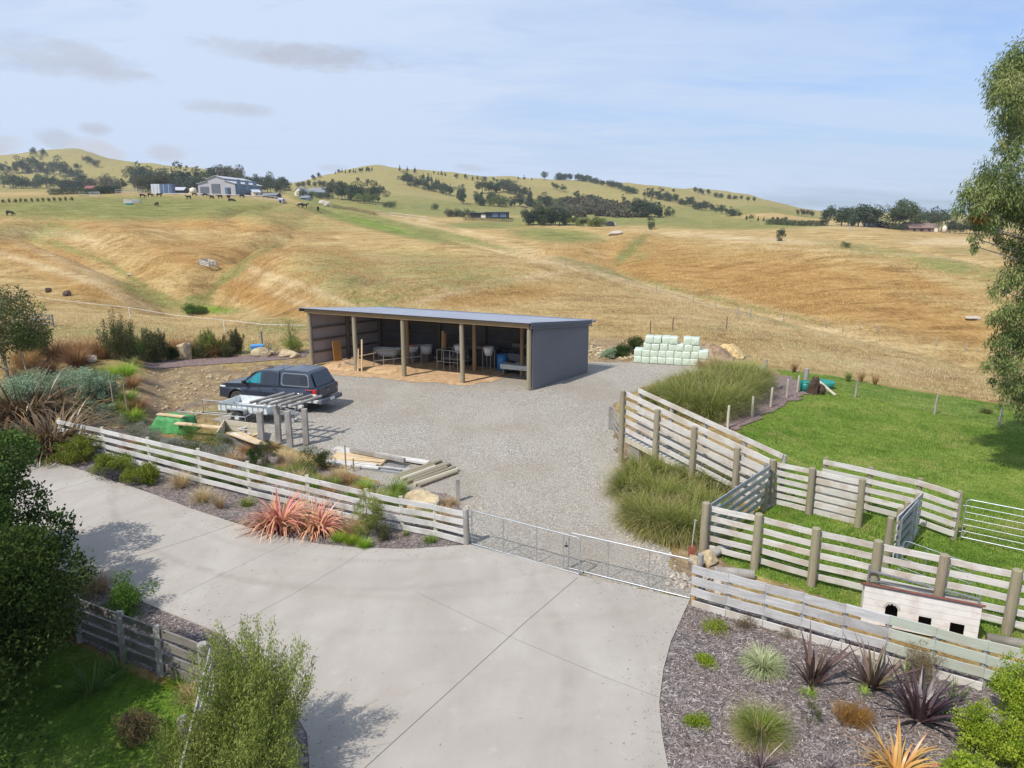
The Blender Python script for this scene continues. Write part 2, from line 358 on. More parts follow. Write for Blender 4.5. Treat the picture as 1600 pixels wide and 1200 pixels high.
def gravel_material():
    m, nt, b = newmat('gravel'); p = pos(nt)
    v1 = N(nt, 'ShaderNodeTexVoronoi', {'Scale': 24.0}); nt.links.new(p, v1.inputs['Vector'])
    v2 = N(nt, 'ShaderNodeTexVoronoi', {'Scale': 55.0}); nt.links.new(p, v2.inputs['Vector'])
    s1 = nt.nodes.new('ShaderNodeSeparateColor'); nt.links.new(v1.outputs['Color'], s1.inputs[0]); s2 = nt.nodes.new('ShaderNodeSeparateColor'); nt.links.new(v2.outputs['Color'], s2.inputs[0])
    mixv = math_(nt, 'ADD', math_(nt, 'MULTIPLY', s1.outputs[0], .55), math_(nt, 'MULTIPLY', s2.outputs[1], .45))
    col = ramp(nt, mixv, [(.1, (.175,.155,.130)), (.4, (.285,.258,.22)), (.7, (.39,.357,.31)), (.95, (.60,.56,.50))])
    big = noise(nt, p, .16, 5, .6); col = mixc(nt, rng(nt, big, .42, .62, 0, .5), col, (.28,.238,.185), 'MIX')
    tr = noise(nt, mapping(nt, p, (1, .25, 1), (0,0,.35)), .5, 4, .6); col = mixc(nt, rng(nt, tr, .52, .7, 0, .5), col, (.385,.352,.305))
    col = mixc(nt, rng(nt, noise(nt, p, 1.3, 6, .7), .62, .72, 0, .55), col, (.19,.155,.12))
    ng = noise(nt, p, .8, 5, .65)
    for cx, cy, r, wd, am in ((-12,22,14,.42,.5),(-12,22,15.6,.42,.5),(9,30,10.5,.4,.4),(9,30,12.0,.4,.4)):
        dv = N(nt, 'ShaderNodeVectorMath', {1: (cx, cy, .01)}, operation='DISTANCE'); nt.links.new(p, dv.inputs[0]); e = math_(nt, 'ABSOLUTE', math_(nt, 'SUBTRACT', dv.outputs['Value'], r)); col = mixc(nt, math_(nt, 'MULTIPLY', rng(nt, e, wd*.2, wd*1.2, am, 0), rng(nt, ng, .35, .6)), col, (.36,.32,.265))
    setc(nt, b, col); b.inputs['Roughness'].default_value = .95; b.inputs['Specular IOR Level'].default_value = .15
    h = math_(nt, 'ADD', v1.outputs['Distance'], math_(nt, 'MULTIPLY', v2.outputs['Distance'], .4)); bump(nt, b, h, .8, -.03); return m
def mulch_material(name='mulch', warm=0.0):
    m, nt, b = newmat(name); p = pos(nt); w = noise(nt, p, 5, 3, out=1)
    vec = N(nt, 'ShaderNodeVectorMath', operation='ADD'); nt.links.new(p, vec.inputs[0]); sc = N(nt, 'ShaderNodeVectorMath', operation='SCALE'); nt.links.new(w, sc.inputs[0]); sc.inputs['Scale'].default_value = .6; nt.links.new(sc.outputs[0], vec.inputs[1])
    v1 = N(nt, 'ShaderNodeTexVoronoi', {'Scale': 11.0}); nt.links.new(mapping(nt, vec.outputs[0], (1, 2.8, 1), (0,0,.6)), v1.inputs['Vector'])
    v2 = N(nt, 'ShaderNodeTexVoronoi', {'Scale': 15.0}); nt.links.new(mapping(nt, vec.outputs[0], (2.8, 1, 1), (0,0,.2)), v2.inputs['Vector'])
    s1 = nt.nodes.new('ShaderNodeSeparateColor'); nt.links.new(v1.outputs['Color'], s1.inputs[0]); s2 = nt.nodes.new('ShaderNodeSeparateColor'); nt.links.new(v2.outputs['Color'], s2.inputs[0])
    mv = math_(nt, 'ADD', math_(nt, 'MULTIPLY', s1.outputs[0], .5), math_(nt, 'MULTIPLY', s2.outputs[1], .5))
    col = ramp(nt, mv, [(.12, (.085+.02*warm,.066,.060)), (.45, (.18+.05*warm,.145+.01*warm,.136)), (.72, (.28+.06*warm,.235,.22)), (.93, (.50,.455,.43))])
    col = mixc(nt, rng(nt, noise(nt, p, .9, 4), .45, .68, 0, .5), col, (.235,.165,.125))
    setc(nt, b, col); b.inputs['Roughness'].default_value = .9; bump(nt, b, mv, .9, .05); return m
def concrete_material():
    m, nt, b = newmat('concrete'); p = pos(nt)
    n1 = noise(nt, p, .22, 6, .6, .4); n2 = noise(nt, mapping(nt, p, (1, .3, 1), (0,0,-.75)), .7, 6, .62, .2); n3 = noise(nt, p, 18, 4, .7); n4 = noise(nt, p, 2.2, 6, .7)
    col = ramp(nt, n1, [(.3, (.29,.258,.222)), (.5, (.355,.320,.280)), (.7, (.42,.385,.34))])
    col = mixc(nt, rng(nt, n2, .4, .68, 0, .42), col, (.255,.225,.19))
    col = mixc(nt, rng(nt, n4, .58, .72, 0, .35), col, (.47,.435,.385))
    col = mixc(nt, rng(nt, n3, .3, .75, 0, .35), col, (.32,.295,.265))
    # faint tyre sweeps
    wv = N(nt, 'ShaderNodeTexWave', {'Scale': .33, 'Distortion': 9.0, 'Detail': 3.0, 'Detail Scale': .5}, wave_type='BANDS'); nt.links.new(mapping(nt, p, (.6, .6, 1), (0,0,.62)), wv.inputs['Vector'])
    col = mixc(nt, math_(nt, 'MULTIPLY', rng(nt, wv.outputs['Fac'],   .6, 1.0), .10), col, (.25,.225,.195))
    sp_ = noise(nt, p, 3.5, 7, .75, 1.0); col = mixc(nt, rng(nt, sp_, .60, .70, 0, .45), col, (.20,.175,.145)); ed = noise(nt, mapping(nt, p, (.5,1.4,1), (0,0,.5)), .35, 6, .7, 1.2); col = mixc(nt, rng(nt, ed, .5, .68, 0, .35), col, (.31,.255,.20))
    for cx, cy, r, wd, am in ((-3.5,26,10.4,.16,.34),(-3.5,26,8.95,.16,.28),(-9.5,12.5,10.6,.17,.30),(-9.5,12.5,12.1,.17,.26),(-2.2,27.5,12.3,.15,.26),(-2.2,27.5,13.8,.15,.20),(9,8,8.8,.2,.16)):
        dv = N(nt, 'ShaderNodeVectorMath', {1: (cx, cy, .045)}, operation='DISTANCE'); nt.links.new(p, dv.inputs[0]); e = math_(nt, 'ABSOLUTE', math_(nt, 'SUBTRACT', dv.outputs['Value'], r)); col = mixc(nt, math_(nt, 'MULTIPLY', rng(nt, e, wd*.2, wd*1.3, am*.62, 0), rng(nt, n4, .3, .65)), col, (.185,.155,.125))
    setc(nt, b, col); b.inputs['Roughness'].default_value = .85; bump(nt, b, n3, .15, .01); return m
def shed_floor():
    m, nt, b = newmat('orange_dirt'); p = pos(nt); n1 = noise(nt, p, 2.0, 6, .7, .5); n2 = noise(nt, p, 9, 4, .7)
    t = math_(nt, 'ADD', math_(nt, 'MULTIPLY', n1, .6), math_(nt, 'MULTIPLY', n2, .4))
    col = ramp(nt, t, [(.34, (.25,.145,.07)), (.5, (.43,.275,.145)), (.64, (.60,.43,.26))]); setc(nt, b, col); b.inputs['Roughness'].default_value = .95; bump(nt, b, t, .9, .08); return m
def rock_material(name, c, d):
    m, nt, b = newmat(name); v = objc(nt); n1 = noise(nt, v, 3, 6, .7, .5); n2 = noise(nt, v, 11, 4, .7)
    col = ramp(nt, n1, [(.3, d), (.5, c), (.7, [min(1, x*1.35) for x in c])]); col = mixc(nt, rng(nt, n2, .55, .7, 0, .5), col, d)
    setc(nt, b, col); b.inputs['Roughness'].default_value = .92; bump(nt, b, math_(nt, 'ADD', n1, n2), .8, .06); return m
def corrug(name, c, axis='X', freq=12.0, rough=.5, metal=0.0, var=.06):
    m, nt, b = newmat(name); v = objc(nt); w = N(nt, 'ShaderNodeTexWave', {'Scale': freq/6.2832*1.0}, wave_type='BANDS', bands_direction=axis); nt.links.new(v, w.inputs['Vector'])
    col = mixc(nt, rng(nt, noise(nt, v, .6, 5), .3, .7), [x*(1-var) for x in c], [x*(1+var) for x in c]); setc(nt, b, col)
    b.inputs['Roughness'].default_value = rough; b.inputs['Metallic'].default_value = metal; bump(nt, b, w.outputs['Fac'], .5, .02); return m
def mats():
    M['land'] = land_material(); M['gravel'] = gravel_material(); M['mulch'] = mulch_material(); M['mulch_dry'] = mulch_material('dry_mulch', 1.0); M['concrete'] = concrete_material(); M['orange_dirt'] = shed_floor()
    M['joint'] = plain('joint', (.13,.12,.11), .9)
    M['white_board'] = woodm('whitewashed_board', (.47,.455,.435), (.65,.64,.62), (.36,.33,.29))
    M['rail_pale'] = woodm('pale_rail', (.46,.435,.40), (.69,.665,.62), (.42,.34,.26))
    M['rail_grey'] = woodm('grey_rail', (.36,.35,.345), (.56,.55,.545), (.31,.285,.265))
    M['rail_dark'] = woodm('dark_rail', (.17,.155,.135), (.27,.25,.22), (.13,.115,.095))
    M['rail_green'] = woodm('green_rail', (.36,.40,.33), (.47,.50,.42), (.40,.38,.32))
    M['post'] = woodm('round_post', (.23,.19,.13), (.36,.31,.22), (.27,.26,.15), .4)
    M['post_grey'] = woodm('grey_post', (.27,.25,.23), (.42,.40,.37), (.22,.19,.16), .4)
    M['post_pale'] = woodm('pale_post', (.42,.38,.28), (.58,.53,.42), None, .4)
    M['post_orange'] = woodm('orange_post', (.42,.25,.09), (.55,.36,.15), None, .4)
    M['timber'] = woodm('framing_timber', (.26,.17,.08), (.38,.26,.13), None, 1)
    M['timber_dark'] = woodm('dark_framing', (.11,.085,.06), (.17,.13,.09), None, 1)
    M['new_wood'] = woodm('new_wood', (.50,.36,.20), (.66,.50,.31), None, 1)
    M['ply'] = woodm('plywood', (.40,.20,.055), (.50,.28,.09), None, 1)
    M['galv'] = plain('galvanised', (.42,.44,.46), .42, .6, .1, 8); M['galv_dull'] = plain('dull_galvanised', (.33,.36,.38), .5, .5, .15, 8, dirt=(.30,.27,.24))
    M['mesh_wire'] = plain('wire', (.34,.35,.36), .5, .6)
    M['roof_iron'] = corrug('roof_iron', (.32,.34,.39), 'X', 40, .5, .0); M['wall_iron'] = corrug('wall_iron', (.15,.155,.175), 'X', 40, .85); M['lining_shaded'] = plain('shaded_building_wrap', (.085,.08,.085), .8, 0, .2, 1.0, dirt=(.10,.09,.085)); M['lining'] = plain('pale_building_wrap', (.34,.30,.31), .75, 0, .08, .8, bmp=.25)  # back and right linings: interior shade painted in as near-black wrap
    M['flashing'] = plain('flashing', (.09,.11,.16), .45); M['paint_truck'] = plain('dark_blue_grey_paint', (.030,.038,.062), .3, .2, .05, 2, coat=.35)
    M['black_plastic'] = plain('black_plastic', (.022,.022,.025), .55); M['tyre'] = plain('tyre', (.03,.029,.028), .85, 0, .3, 9, dirt=(.13,.11,.09)); M['alloy'] = plain('alloy', (.36,.37,.39), .35, .8)
    M['frame_grey'] = plain('grey_trim', (.16,.18,.21), .4); M['glass_dark'] = plain('tinted_glass', (.012,.016,.022), .06, 0, .05, spec=.9); M['glass_teal'] = plain('teal_tinted_glass', (.008,.17,.20), .06, 0, .25, 3, spec=.9)
    M['red_lens'] = plain('red_lens', (.55,.01,.012), .15, coat=.6); M['clear_lens'] = plain('clear_lens', (.75,.74,.72), .12, coat=.6); M['red_decal'] = plain('red_decal', (.45,.06,.05), .4)
    M['plate'] = plain('plate', (.6,.6,.58), .4); M['green_cloth'] = plain('green_tarpaulin', (.055,.24,.07), .65, 0, .3, 2.5, bmp=.5); M['teal_plastic'] = plain('teal_plastic', (.01,.20,.17), .4); M['blue_plastic'] = plain('blue_plastic', (.05,.24,.55), .4, 0, .1)
    M['white_plastic'] = plain('white_plastic', (.70,.71,.70), .4, 0, .06, 4); M['bath'] = plain('enamel', (.62,.65,.64), .3, 0, .08, 4, dirt=(.42,.40,.35)); M['bale'] = plain('pale_green_bale_wrap', (.52,.59,.48), .3, 0, .12, 7, bmp=1.0, dirt=(.60,.63,.56))
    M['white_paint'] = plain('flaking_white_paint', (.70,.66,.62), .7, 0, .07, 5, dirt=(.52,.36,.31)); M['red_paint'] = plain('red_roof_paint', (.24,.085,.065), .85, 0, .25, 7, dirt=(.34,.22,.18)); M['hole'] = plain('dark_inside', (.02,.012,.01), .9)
    M['limestone'] = rock_material('limestone', (.45,.36,.225), (.23,.165,.095)); M['pale_rock'] = rock_material('pale_rock', (.44,.385,.31), (.24,.20,.16)); M['dark_stump'] = rock_material('dark_stump', (.075,.045,.03), (.02,.013,.01))
    M['cow'] = plain('black_brown_hide', (.018,.013,.011), .8, 0, .3, 2); M['sheep'] = plain('white_fleece', (.42,.38,.31), .9)
    M['bark'] = woodm('bark', (.10,.085,.07), (.19,.165,.14), None, .3); M['bark_pale'] = woodm('pale_bark', (.34,.29,.23), (.50,.44,.37), (.22,.17,.12), .3)
    M['rust'] = plain('rusty_steel', (.28,.09,.05), .8, .2, .25, 9); M['paper_sign'] = plain('white_sign', (.66,.66,.66), .6)
    # building paints far away
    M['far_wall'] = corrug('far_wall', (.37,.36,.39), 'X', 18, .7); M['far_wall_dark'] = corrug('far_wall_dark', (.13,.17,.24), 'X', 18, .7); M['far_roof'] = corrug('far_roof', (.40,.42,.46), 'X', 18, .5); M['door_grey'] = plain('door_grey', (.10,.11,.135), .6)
    M['cream_wall'] = plain('cream_wall', (.62,.56,.45), .8); M['slate_roof'] = plain('slate_roof', (.17,.18,.215), .6); M['brown_roof'] = plain('brown_roof', (.21,.14,.115), .8); M['container_white'] = corrug('container_white', (.52,.55,.60), 'X', 30); M['container_blue'] = corrug('container_blue', (.07,.11,.22), 'X', 30); M['dark_wall'] = plain('dark_wall', (.035,.035,.045), .7); M['red_hut'] = plain('red_hut', (.22,.07,.055), .7); M['window_far'] = plain('window_far', (.08,.15,.24), .1)
    # foliage
    V = vegm
    M['leaf_dark'] = V('leaf_dark', [(.016,.036,.009), (.040,.075,.016), (.12,.18,.045)], trans=.22, spec=.06, rough=.8); M['leaf_mid'] = V('leaf_mid', [(.035,.055,.016), (.075,.105,.028), (.13,.165,.05)])
    M['leaf_euc'] = V('leaf_euc', [(.035,.058,.018), (.10,.135,.038), (.22,.25,.08), (.33,.29,.12)]); M['leaf_kanuka'] = V('leaf_kanuka', [(.10,.135,.025), (.21,.25,.05), (.35,.37,.11)])
    M['leaf_lime'] = V('leaf_lime', [(.09,.15,.01), (.23,.31,.02), (.38,.43,.05)]); M['leaf_bright'] = V('leaf_bright', [(.04,.09,.012), (.09,.17,.02), (.17,.26,.045)])
    M['leaf_dome'] = V('leaf_dome', [(.06,.085,.008), (.145,.175,.015), (.26,.28,.03)]); M['leaf_blue'] = V('leaf_blue', [(.14,.20,.12), (.27,.36,.22), (.42,.52,.36)]); M['leaf_silver'] = V('leaf_silver', [(.13,.145,.105), (.22,.24,.18), (.36,.38,.31)])
    M['leaf_olive'] = V('leaf_olive', [(.05,.056,.02), (.10,.105,.035), (.16,.155,.06)]); M['leaf_brown'] = V('leaf_brown', [(.10,.07,.035), (.19,.135,.065), (.28,.21,.11)]); M['leaf_purple'] = V('leaf_purple', [(.04,.035,.04), (.08,.07,.078), (.13,.12,.12)])
    M['leaf_rust'] = V('leaf_rust', [(.13,.055,.012), (.25,.115,.025), (.36,.19,.05)]); M['far_dark'] = V('far_dark', [(.03,.05,.032), (.06,.085,.048), (.095,.125,.065)], trans=.15); M['dirt_brown'] = plain('dirt_brown', (.24,.165,.10), .95, 0, .4, 3, bmp=.8); M['straw'] = plain('straw', (.50,.36,.17), .95, 0, .35, 5, bmp=.9); M['far_mid'] = V('far_mid', [(.04,.055,.028), (.075,.10,.042), (.12,.15,.06)], trans=.2); M['far_lime'] = V('far_lime', [(.08,.10,.03), (.14,.17,.05), (.20,.23,.08)], trans=.2); M['far_brown'] = V('far_brown', [(.06,.065,.034), (.11,.105,.055), (.17,.145,.075)], trans=.2)
    M['bl_olive'] = V('blade_olive', [(.085,.13,.012), (.165,.21,.025), (.30,.30,.07)], tip=(.46,.38,.18), tipstart=.6, root=(.07,.08,.015)); M['bl_green'] = V('blade_green', [(.07,.13,.012), (.14,.23,.02), (.24,.32,.05)], tip=(.26,.30,.06)); M['bl_lime'] = V('blade_lime', [(.13,.23,.012), (.24,.37,.02), (.36,.46,.05)])
    M['bl_straw'] = V('blade_straw', [(.28,.19,.085), (.42,.30,.15), (.56,.44,.26)], tip=(.62,.50,.32)); M['bl_rust'] = V('blade_rust', [(.20,.10,.035), (.34,.19,.075), (.46,.30,.15)]); M['bl_varieg'] = V('blade_variegated', [(.22,.30,.10), (.42,.48,.24), (.60,.62,.40)], tip=(.55,.50,.30), tipstart=.75)
    M['ph_red'] = V('phormium_red', [(.40,.10,.09), (.60,.21,.18), (.64,.40,.18), (.46,.17,.14)], tip=(.64,.42,.18), tipstart=.7, trans=.2, spec=.5, rough=.4); M['ph_orange'] = V('phormium_orange', [(.55,.09,.07), (.60,.33,.09), (.50,.40,.10), (.60,.20,.12)], trans=.2, spec=.5, rough=.4)
    M['ph_bronze'] = V('phormium_bronze', [(.05,.026,.024), (.10,.055,.045), (.17,.11,.095), (.14,.14,.055)], trans=.12, spec=.6, rough=.4); M['ph_purple'] = V('phormium_purple', [(.035,.018,.022), (.075,.04,.045), (.12,.08,.085)], trans=.1, spec=.6, rough=.4); M['ph_old'] = V('phormium_old', [(.05,.03,.015), (.13,.08,.03), (.24,.165,.055), (.10,.06,.035), (.22,.15,.085), (.42,.22,.04)], trans=.15, spec=.6, rough=.4)
    M['ph_green'] = V('phormium_green', [(.05,.10,.02), (.10,.17,.04), (.17,.25,.07)], trans=.15, spec=.15, rough=.6)
    M['gr_lush'] = V('grass_lush', [(.08,.18,.016), (.17,.29,.034), (.29,.40,.075), (.50,.47,.16)]); M['gr_dry'] = V('grass_dry', [(.48,.34,.165), (.64,.48,.26), (.76,.62,.38), (.50,.42,.20)], trans=.4); M['chips'] = V('wood_chips', [(.07,.055,.05), (.15,.12,.115), (.28,.24,.22), (.50,.45,.40)], trans=0)
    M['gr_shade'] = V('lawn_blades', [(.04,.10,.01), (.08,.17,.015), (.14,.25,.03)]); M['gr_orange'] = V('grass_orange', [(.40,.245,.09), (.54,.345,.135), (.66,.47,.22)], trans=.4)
# ------------------------------------------------------------------ plants
def blade_np(root, phi, th0, droop, L, w, segs=4, rnd=None, rs=None, taper=.8, fold=0.0):
    n = len(root); s = np.linspace(0, 1, segs+1)
    th = th0[:, None]+droop[:, None]*s[None]**1.25
    dl = (L/segs)[:, None]
    hx = np.concatenate([np.zeros((n,1)), np.cumsum(np.sin((th[:, 1:]+th[:, :-1])/2)*dl, 1)], 1)
    hz = np.concatenate([np.zeros((n,1)), np.cumsum(np.cos((th[:, 1:]+th[:, :-1])/2)*dl, 1)], 1)
    cx = root[:, 0:1]+hx*np.cos(phi)[:, None]; cy = root[:, 1:2]+hx*np.sin(phi)[:, None]; cz = root[:, 2:3]+hz
    ww = w[:, None]*.5*np.clip((1-s[None]**2.2)*taper+(1-taper)*(1-s[None]), .02, 1)*(0.65+.35*np.minimum(s*5, 1))[None]
    tw = rs.uniform(-.5, .5, n) if rs is not None else np.zeros(n)
    sx = -np.sin(phi+tw)[:, None]; sy = np.cos(phi+tw)[:, None]
    V = np.empty((n, segs+1, 2, 3)); V[:, :, 0, 0] = cx-sx*ww; V[:, :, 0, 1] = cy-sy*ww; V[:, :, 0, 2] = cz
    V[:, :, 1, 0] = cx+sx*ww; V[:, :, 1, 1] = cy+sy*ww; V[:, :, 1, 2] = cz+fold*ww
    idx = np.arange(n*(segs+1)*2).reshape(n, segs+1, 2)
    Q = np.stack([idx[:, :-1, 0], idx[:, :-1, 1], idx[:, 1:, 1], idx[:, 1:, 0]], -1).reshape(-1, 4)
    vc = np.zeros((n, segs+1, 2, 3)); vc[..., 0] = rnd[:, None, None]; vc[..., 1] = s[None, :, None]
    return V.reshape(-1, 3), Q, vc.reshape(-1, 3)
def tuft(n, r0, L, w, spread=.5, droop=1.2, seed=0, segs=4, ell=1.0, Lv=.3, stiff=False):
    rs = np.random.default_rng(seed); a = rs.uniform(0, 2*np.pi, n); rr = r0*np.sqrt(rs.uniform(0, 1, n))
    root = np.stack([rr*np.cos(a)*ell, rr*np.sin(a), np.zeros(n)], 1)
    phi = a+rs.normal(0, .55, n); th0 = np.clip(rs.uniform(.0, 1, n)*spread+.25*spread*rr/r0, 0, 1.5)
    dr = droop*rs.uniform(.35, 1.25, n)*np.where(rs.random(n) < .14, 2.2, 1.0); LL = L*rs.uniform(1-Lv, 1+Lv*.6, n)*(1 if not stiff else 1)
    if not stiff: LL *= (1-.25*th0/1.5)
    rnd = np.clip(rs.beta(2, 2, n), 0, 1)
    V, Q, vc = blade_np(root, phi, th0, dr, LL, w*rs.uniform(.6, 1.25, n), segs, rnd, rs, fold=.4 if stiff else 0)
    V[:, 2] = np.maximum(V[:, 2], .01)
    return V, Q, vc
def leaves_np(c, d, L, W, rnd, rs, nrm=None):
    """diamond leaves at c pointing along d"""
    n = len(c); d = d/np.linalg.norm(d, axis=1, keepdims=True)
    r = rs.normal(size=(n, 3)); s = np.cross(d, r); s /= np.linalg.norm(s, axis=1, keepdims=True)+1e-9
    L = L[:, None]; W = W[:, None]
    V = np.stack([c-d*L*.5, c+s*W*.5-d*L*.05, c+d*L*.5, c-s*W*.5-d*L*.05], 1).reshape(-1, 3)
    Q = np.arange(4*n).reshape(n, 4); vc = np.zeros((n, 4, 3)); vc[..., 0] = rnd[:, None]; vc[:, 2, 1] = 1; vc[:, 1, 1] = .5; vc[:, 3, 1] = .5
    return V, Q, vc.reshape(-1, 3)
def usphere(rs, n):
    v = rs.normal(size=(n, 3)); return v/np.linalg.norm(v, axis=1, keepdims=True)
def leafcloud(n, cents, rads, leafL, leafW, seed=0, up=.3, shell=.55, squash=.8, droop=0.0, zmin=.0):
    """leaves through many clumps; cents (k,3), rads (k,)"""
    rs = np.random.default_rng(seed); cents = np.asarray(cents, float); rads = np.asarray(rads, float); k = len(cents)
    wgt = rads**2; wgt = wgt/wgt.sum(); ci = rs.choice(k, n, p=wgt)
    u = usphere(rs, n); rr = (shell+(1-shell)*rs.random(n)**.6)*rads[ci]*(1+.15*rs.normal(size=n))
    off = u*rr[:, None]; off[:, 2] *= squash; c = cents[ci]+off
    d = u*(1-up)+rs.normal(size=(n, 3))*.7; d[:, 2] += up*1.6-droop*2.2
    cr = rs.random(k)
    V, Q, vc = leaves_np(c, d, leafL*rs.uniform(.6, 1.3, n), leafW*rs.uniform(.6, 1.3, n), np.clip(.6*cr[ci]+.42*rs.random(n), 0, 1), rs)
    V[:, 2] = np.maximum(V[:, 2], zmin)
    return V, Q, vc
def clumps(k, rx, ry, rz, zc, cr, seed=0, inner=.3, top=0.0, shape='ball', rough=.22):
    rs = np.random.default_rng(seed); u = usphere(rs, k); r = inner+(1-inner)*rs.random(k)**.5
    c = u*r[:, None]; z = c[:, 2].copy()
    if shape == 'cone': f = np.clip((1-z)/2, .06, 1)**.8*1.25; c[:, 0] *= f; c[:, 1] *= f
    if shape == 'column': f = np.clip(1-np.abs(z)**3, .15, 1); q = np.hypot(c[:, 0], c[:, 1])+1e-6; c[:, 0] *= .9*f/np.maximum(q, .5); c[:, 1] *= .9*f/np.maximum(q, .5)
    c = c*(1+rough*rs.normal(size=(k, 1)))
    C = np.stack([c[:, 0]*rx, c[:, 1]*ry, zc+c[:, 2]*rz], 1); R_ = cr*rs.uniform(.65, 1.3, k)
    if shape == 'cone': R_ *= np.clip((1-z)/2+.25, .25, 1)
    return C, R_
def limbs(mb, base, cents, r0, seed=0, k=8, zs=.3):
    """tapered trunk and limbs reaching to clumps (local coordinates)"""
    rs = random.Random(seed); top = max(c[2] for c in cents); bx = Vector(base); p = bx.copy(); r = r0; pts = [(bx.copy(), r0)]
    for i in range(5):
        q = Vector((bx.x+rs.uniform(-.04, .04)*top, bx.y+rs.uniform(-.04, .04)*top, bx.z+(top*.88-bx.z)*(i+1)/5)); rq = r0*(1-.17*(i+1))
        mb.tube(p, q, r, rq, 8, wob=.08); p = q; r = rq; pts.append((p.copy(), r))
    cs = list(cents); rs.shuffle(cs)
    for c in cs[:k]:
        c = Vector(c); j = min(range(len(pts)), key=lambda i: abs(pts[i][0].z-(c.z-zs*top*.5))); a, ra = pts[j]
        m = a.lerp(c, .5)+Vector((0, 0, -.05*top+rs.uniform(0, .08)*top)); mb.tube(a, m, ra*.5, ra*.32, 6); mb.tube(m, c, ra*.32, ra*.1, 5)
_cache = {}
def vmesh(key, fn, mat, smooth=False):
    if key not in _cache:
        V, Q, vc = fn(); _cache[key] = nmesh(key, V, Q, M[mat], {'vc': vc}, smooth)
    return _cache[key]
def cat_np(parts):
    Vs, Qs, Cs, b = [], [], [], 0
    for V, Q, c in parts: Vs.append(V); Qs.append(Q+b); Cs.append(c); b += len(V)
    return np.concatenate(Vs), np.concatenate(Qs), np.concatenate(Cs)
def plant1(name, label, cat, loc, me, rz=None, sc=1.0, group=None, szz=None):
    """a thing that is one mesh (tussocks, ground plants)"""
    o = link(name, me, None, loc, random.uniform(0, 6.28) if rz is None else rz); o.scale = (sc, sc, szz or sc)
    return tag(o, label, cat, group)
def tussock(px, py, L, mat, label, seed, r0=.16, n=420, w=.012, spread=.75, droop=1.6, name='tussock', cat='grass plant', group=None, ell=1.0, lift=0.0, segs=5):
    loc = at(px, py, lift); me = vmesh(f'tussock_blades_{seed}_{mat}', lambda: tuft(n, r0, L, w, spread, droop, seed, segs, ell), mat)
    return plant1(name, label, cat, loc, me, group=group)
def flax(px, py, L, mat, label, seed, n=70, w=.06, spread=.7, droop=.9, r0=.12, name='flax_plant', cat='flax plant', group=None):
    loc = at(px, py); me = vmesh(f'flax_blades_{seed}', lambda: tuft(n, r0, L, w, spread, droop, seed, 7, 1.0, .35, True), mat)
    return plant1(name, label, cat, loc, me, group=group)
def shrub(px, py, w, h, mat, label, seed, k=26, n=3800, lL=.06, lW=.028, name='shrub', cat='shrub', shape='ball', up=.35, group=None, stem='bark', cr=.28, squash=.85, depthf=1.0, gap=.3, ymin=5.0, loc=None):
    loc = at(px, py, ymin=ymin) if loc is None else loc
    C, Rr = clumps(k, w/2*(1-cr*.55), w/2*depthf*(1-cr*.55), h/2*(1-cr*.4), h*.5, cr*w/2*1.25, seed, gap, shape=shape); C[:, 2] = np.maximum(C[:, 2], Rr*.5)
    t = thing(name, label, cat, loc, random.uniform(0, .5), group)
    V, Q, vc = leafcloud(n, C, Rr, lL, lW, seed, up, squash=squash); link('foliage', nmesh('foliage', V, Q, M[mat], {'vc': vc}), t)
    mb = MB(); limbs(mb, (0, 0, -.05), C, max(.012, .02*h), seed, 10); mb.build('stem', M[stem], t, world=False); return t
# ------------------------------------------------------------------ the land, one sheet to the far hills
def project(x, y, z):
    t = y*CP+(CH-z)*SP; t = np.maximum(t, .5)
    up = y*(-SP)*-1; vy = (z-CH)*CP+y*SP
    return 800+FL*x/t, 600-FL*vy/t
def blobs(px, py, L):
    v = np.zeros_like(px)
    for b in L:
        cx, cy, rx, ry, s = b[:5]; a = R(b[5]) if len(b) > 5 else 0; dx = px-cx; dy = py-cy
        u = (dx*math.cos(a)+dy*math.sin(a))/rx; w = (-dx*math.sin(a)+dy*math.cos(a))/ry
        v = np.maximum(v, s*np.exp(-(u*u+w*w)**1.5)) if s > 0 else v+s*np.exp(-(u*u+w*w)**1.5)
    return v
def polyline_mask(px, py, pts, w): return np.exp(-(seg_dist(px, py, pts)/w)**2)
PADDOCK_PX = [(1150,674),(1195,648),(1264,612),(1228,592),(1212,577),(1300,587),(1400,607),(1500,621),(1620,640),(1950,660),(1950,1130),(1600,1012),(1360,958),(1230,915),(1135,884),(1112,850),(1192,790),(1200,720)]
PADDOCK = [tuple(at(a, b)[:2]) for a, b in PADDOCK_PX]
LAWN = [tuple(at_z(a, b, 0)[:2]) for a, b in [(-500,980),(0,985),(130,1010),(220,1058),(306,1088),(312,1500),(-600,1700)]]
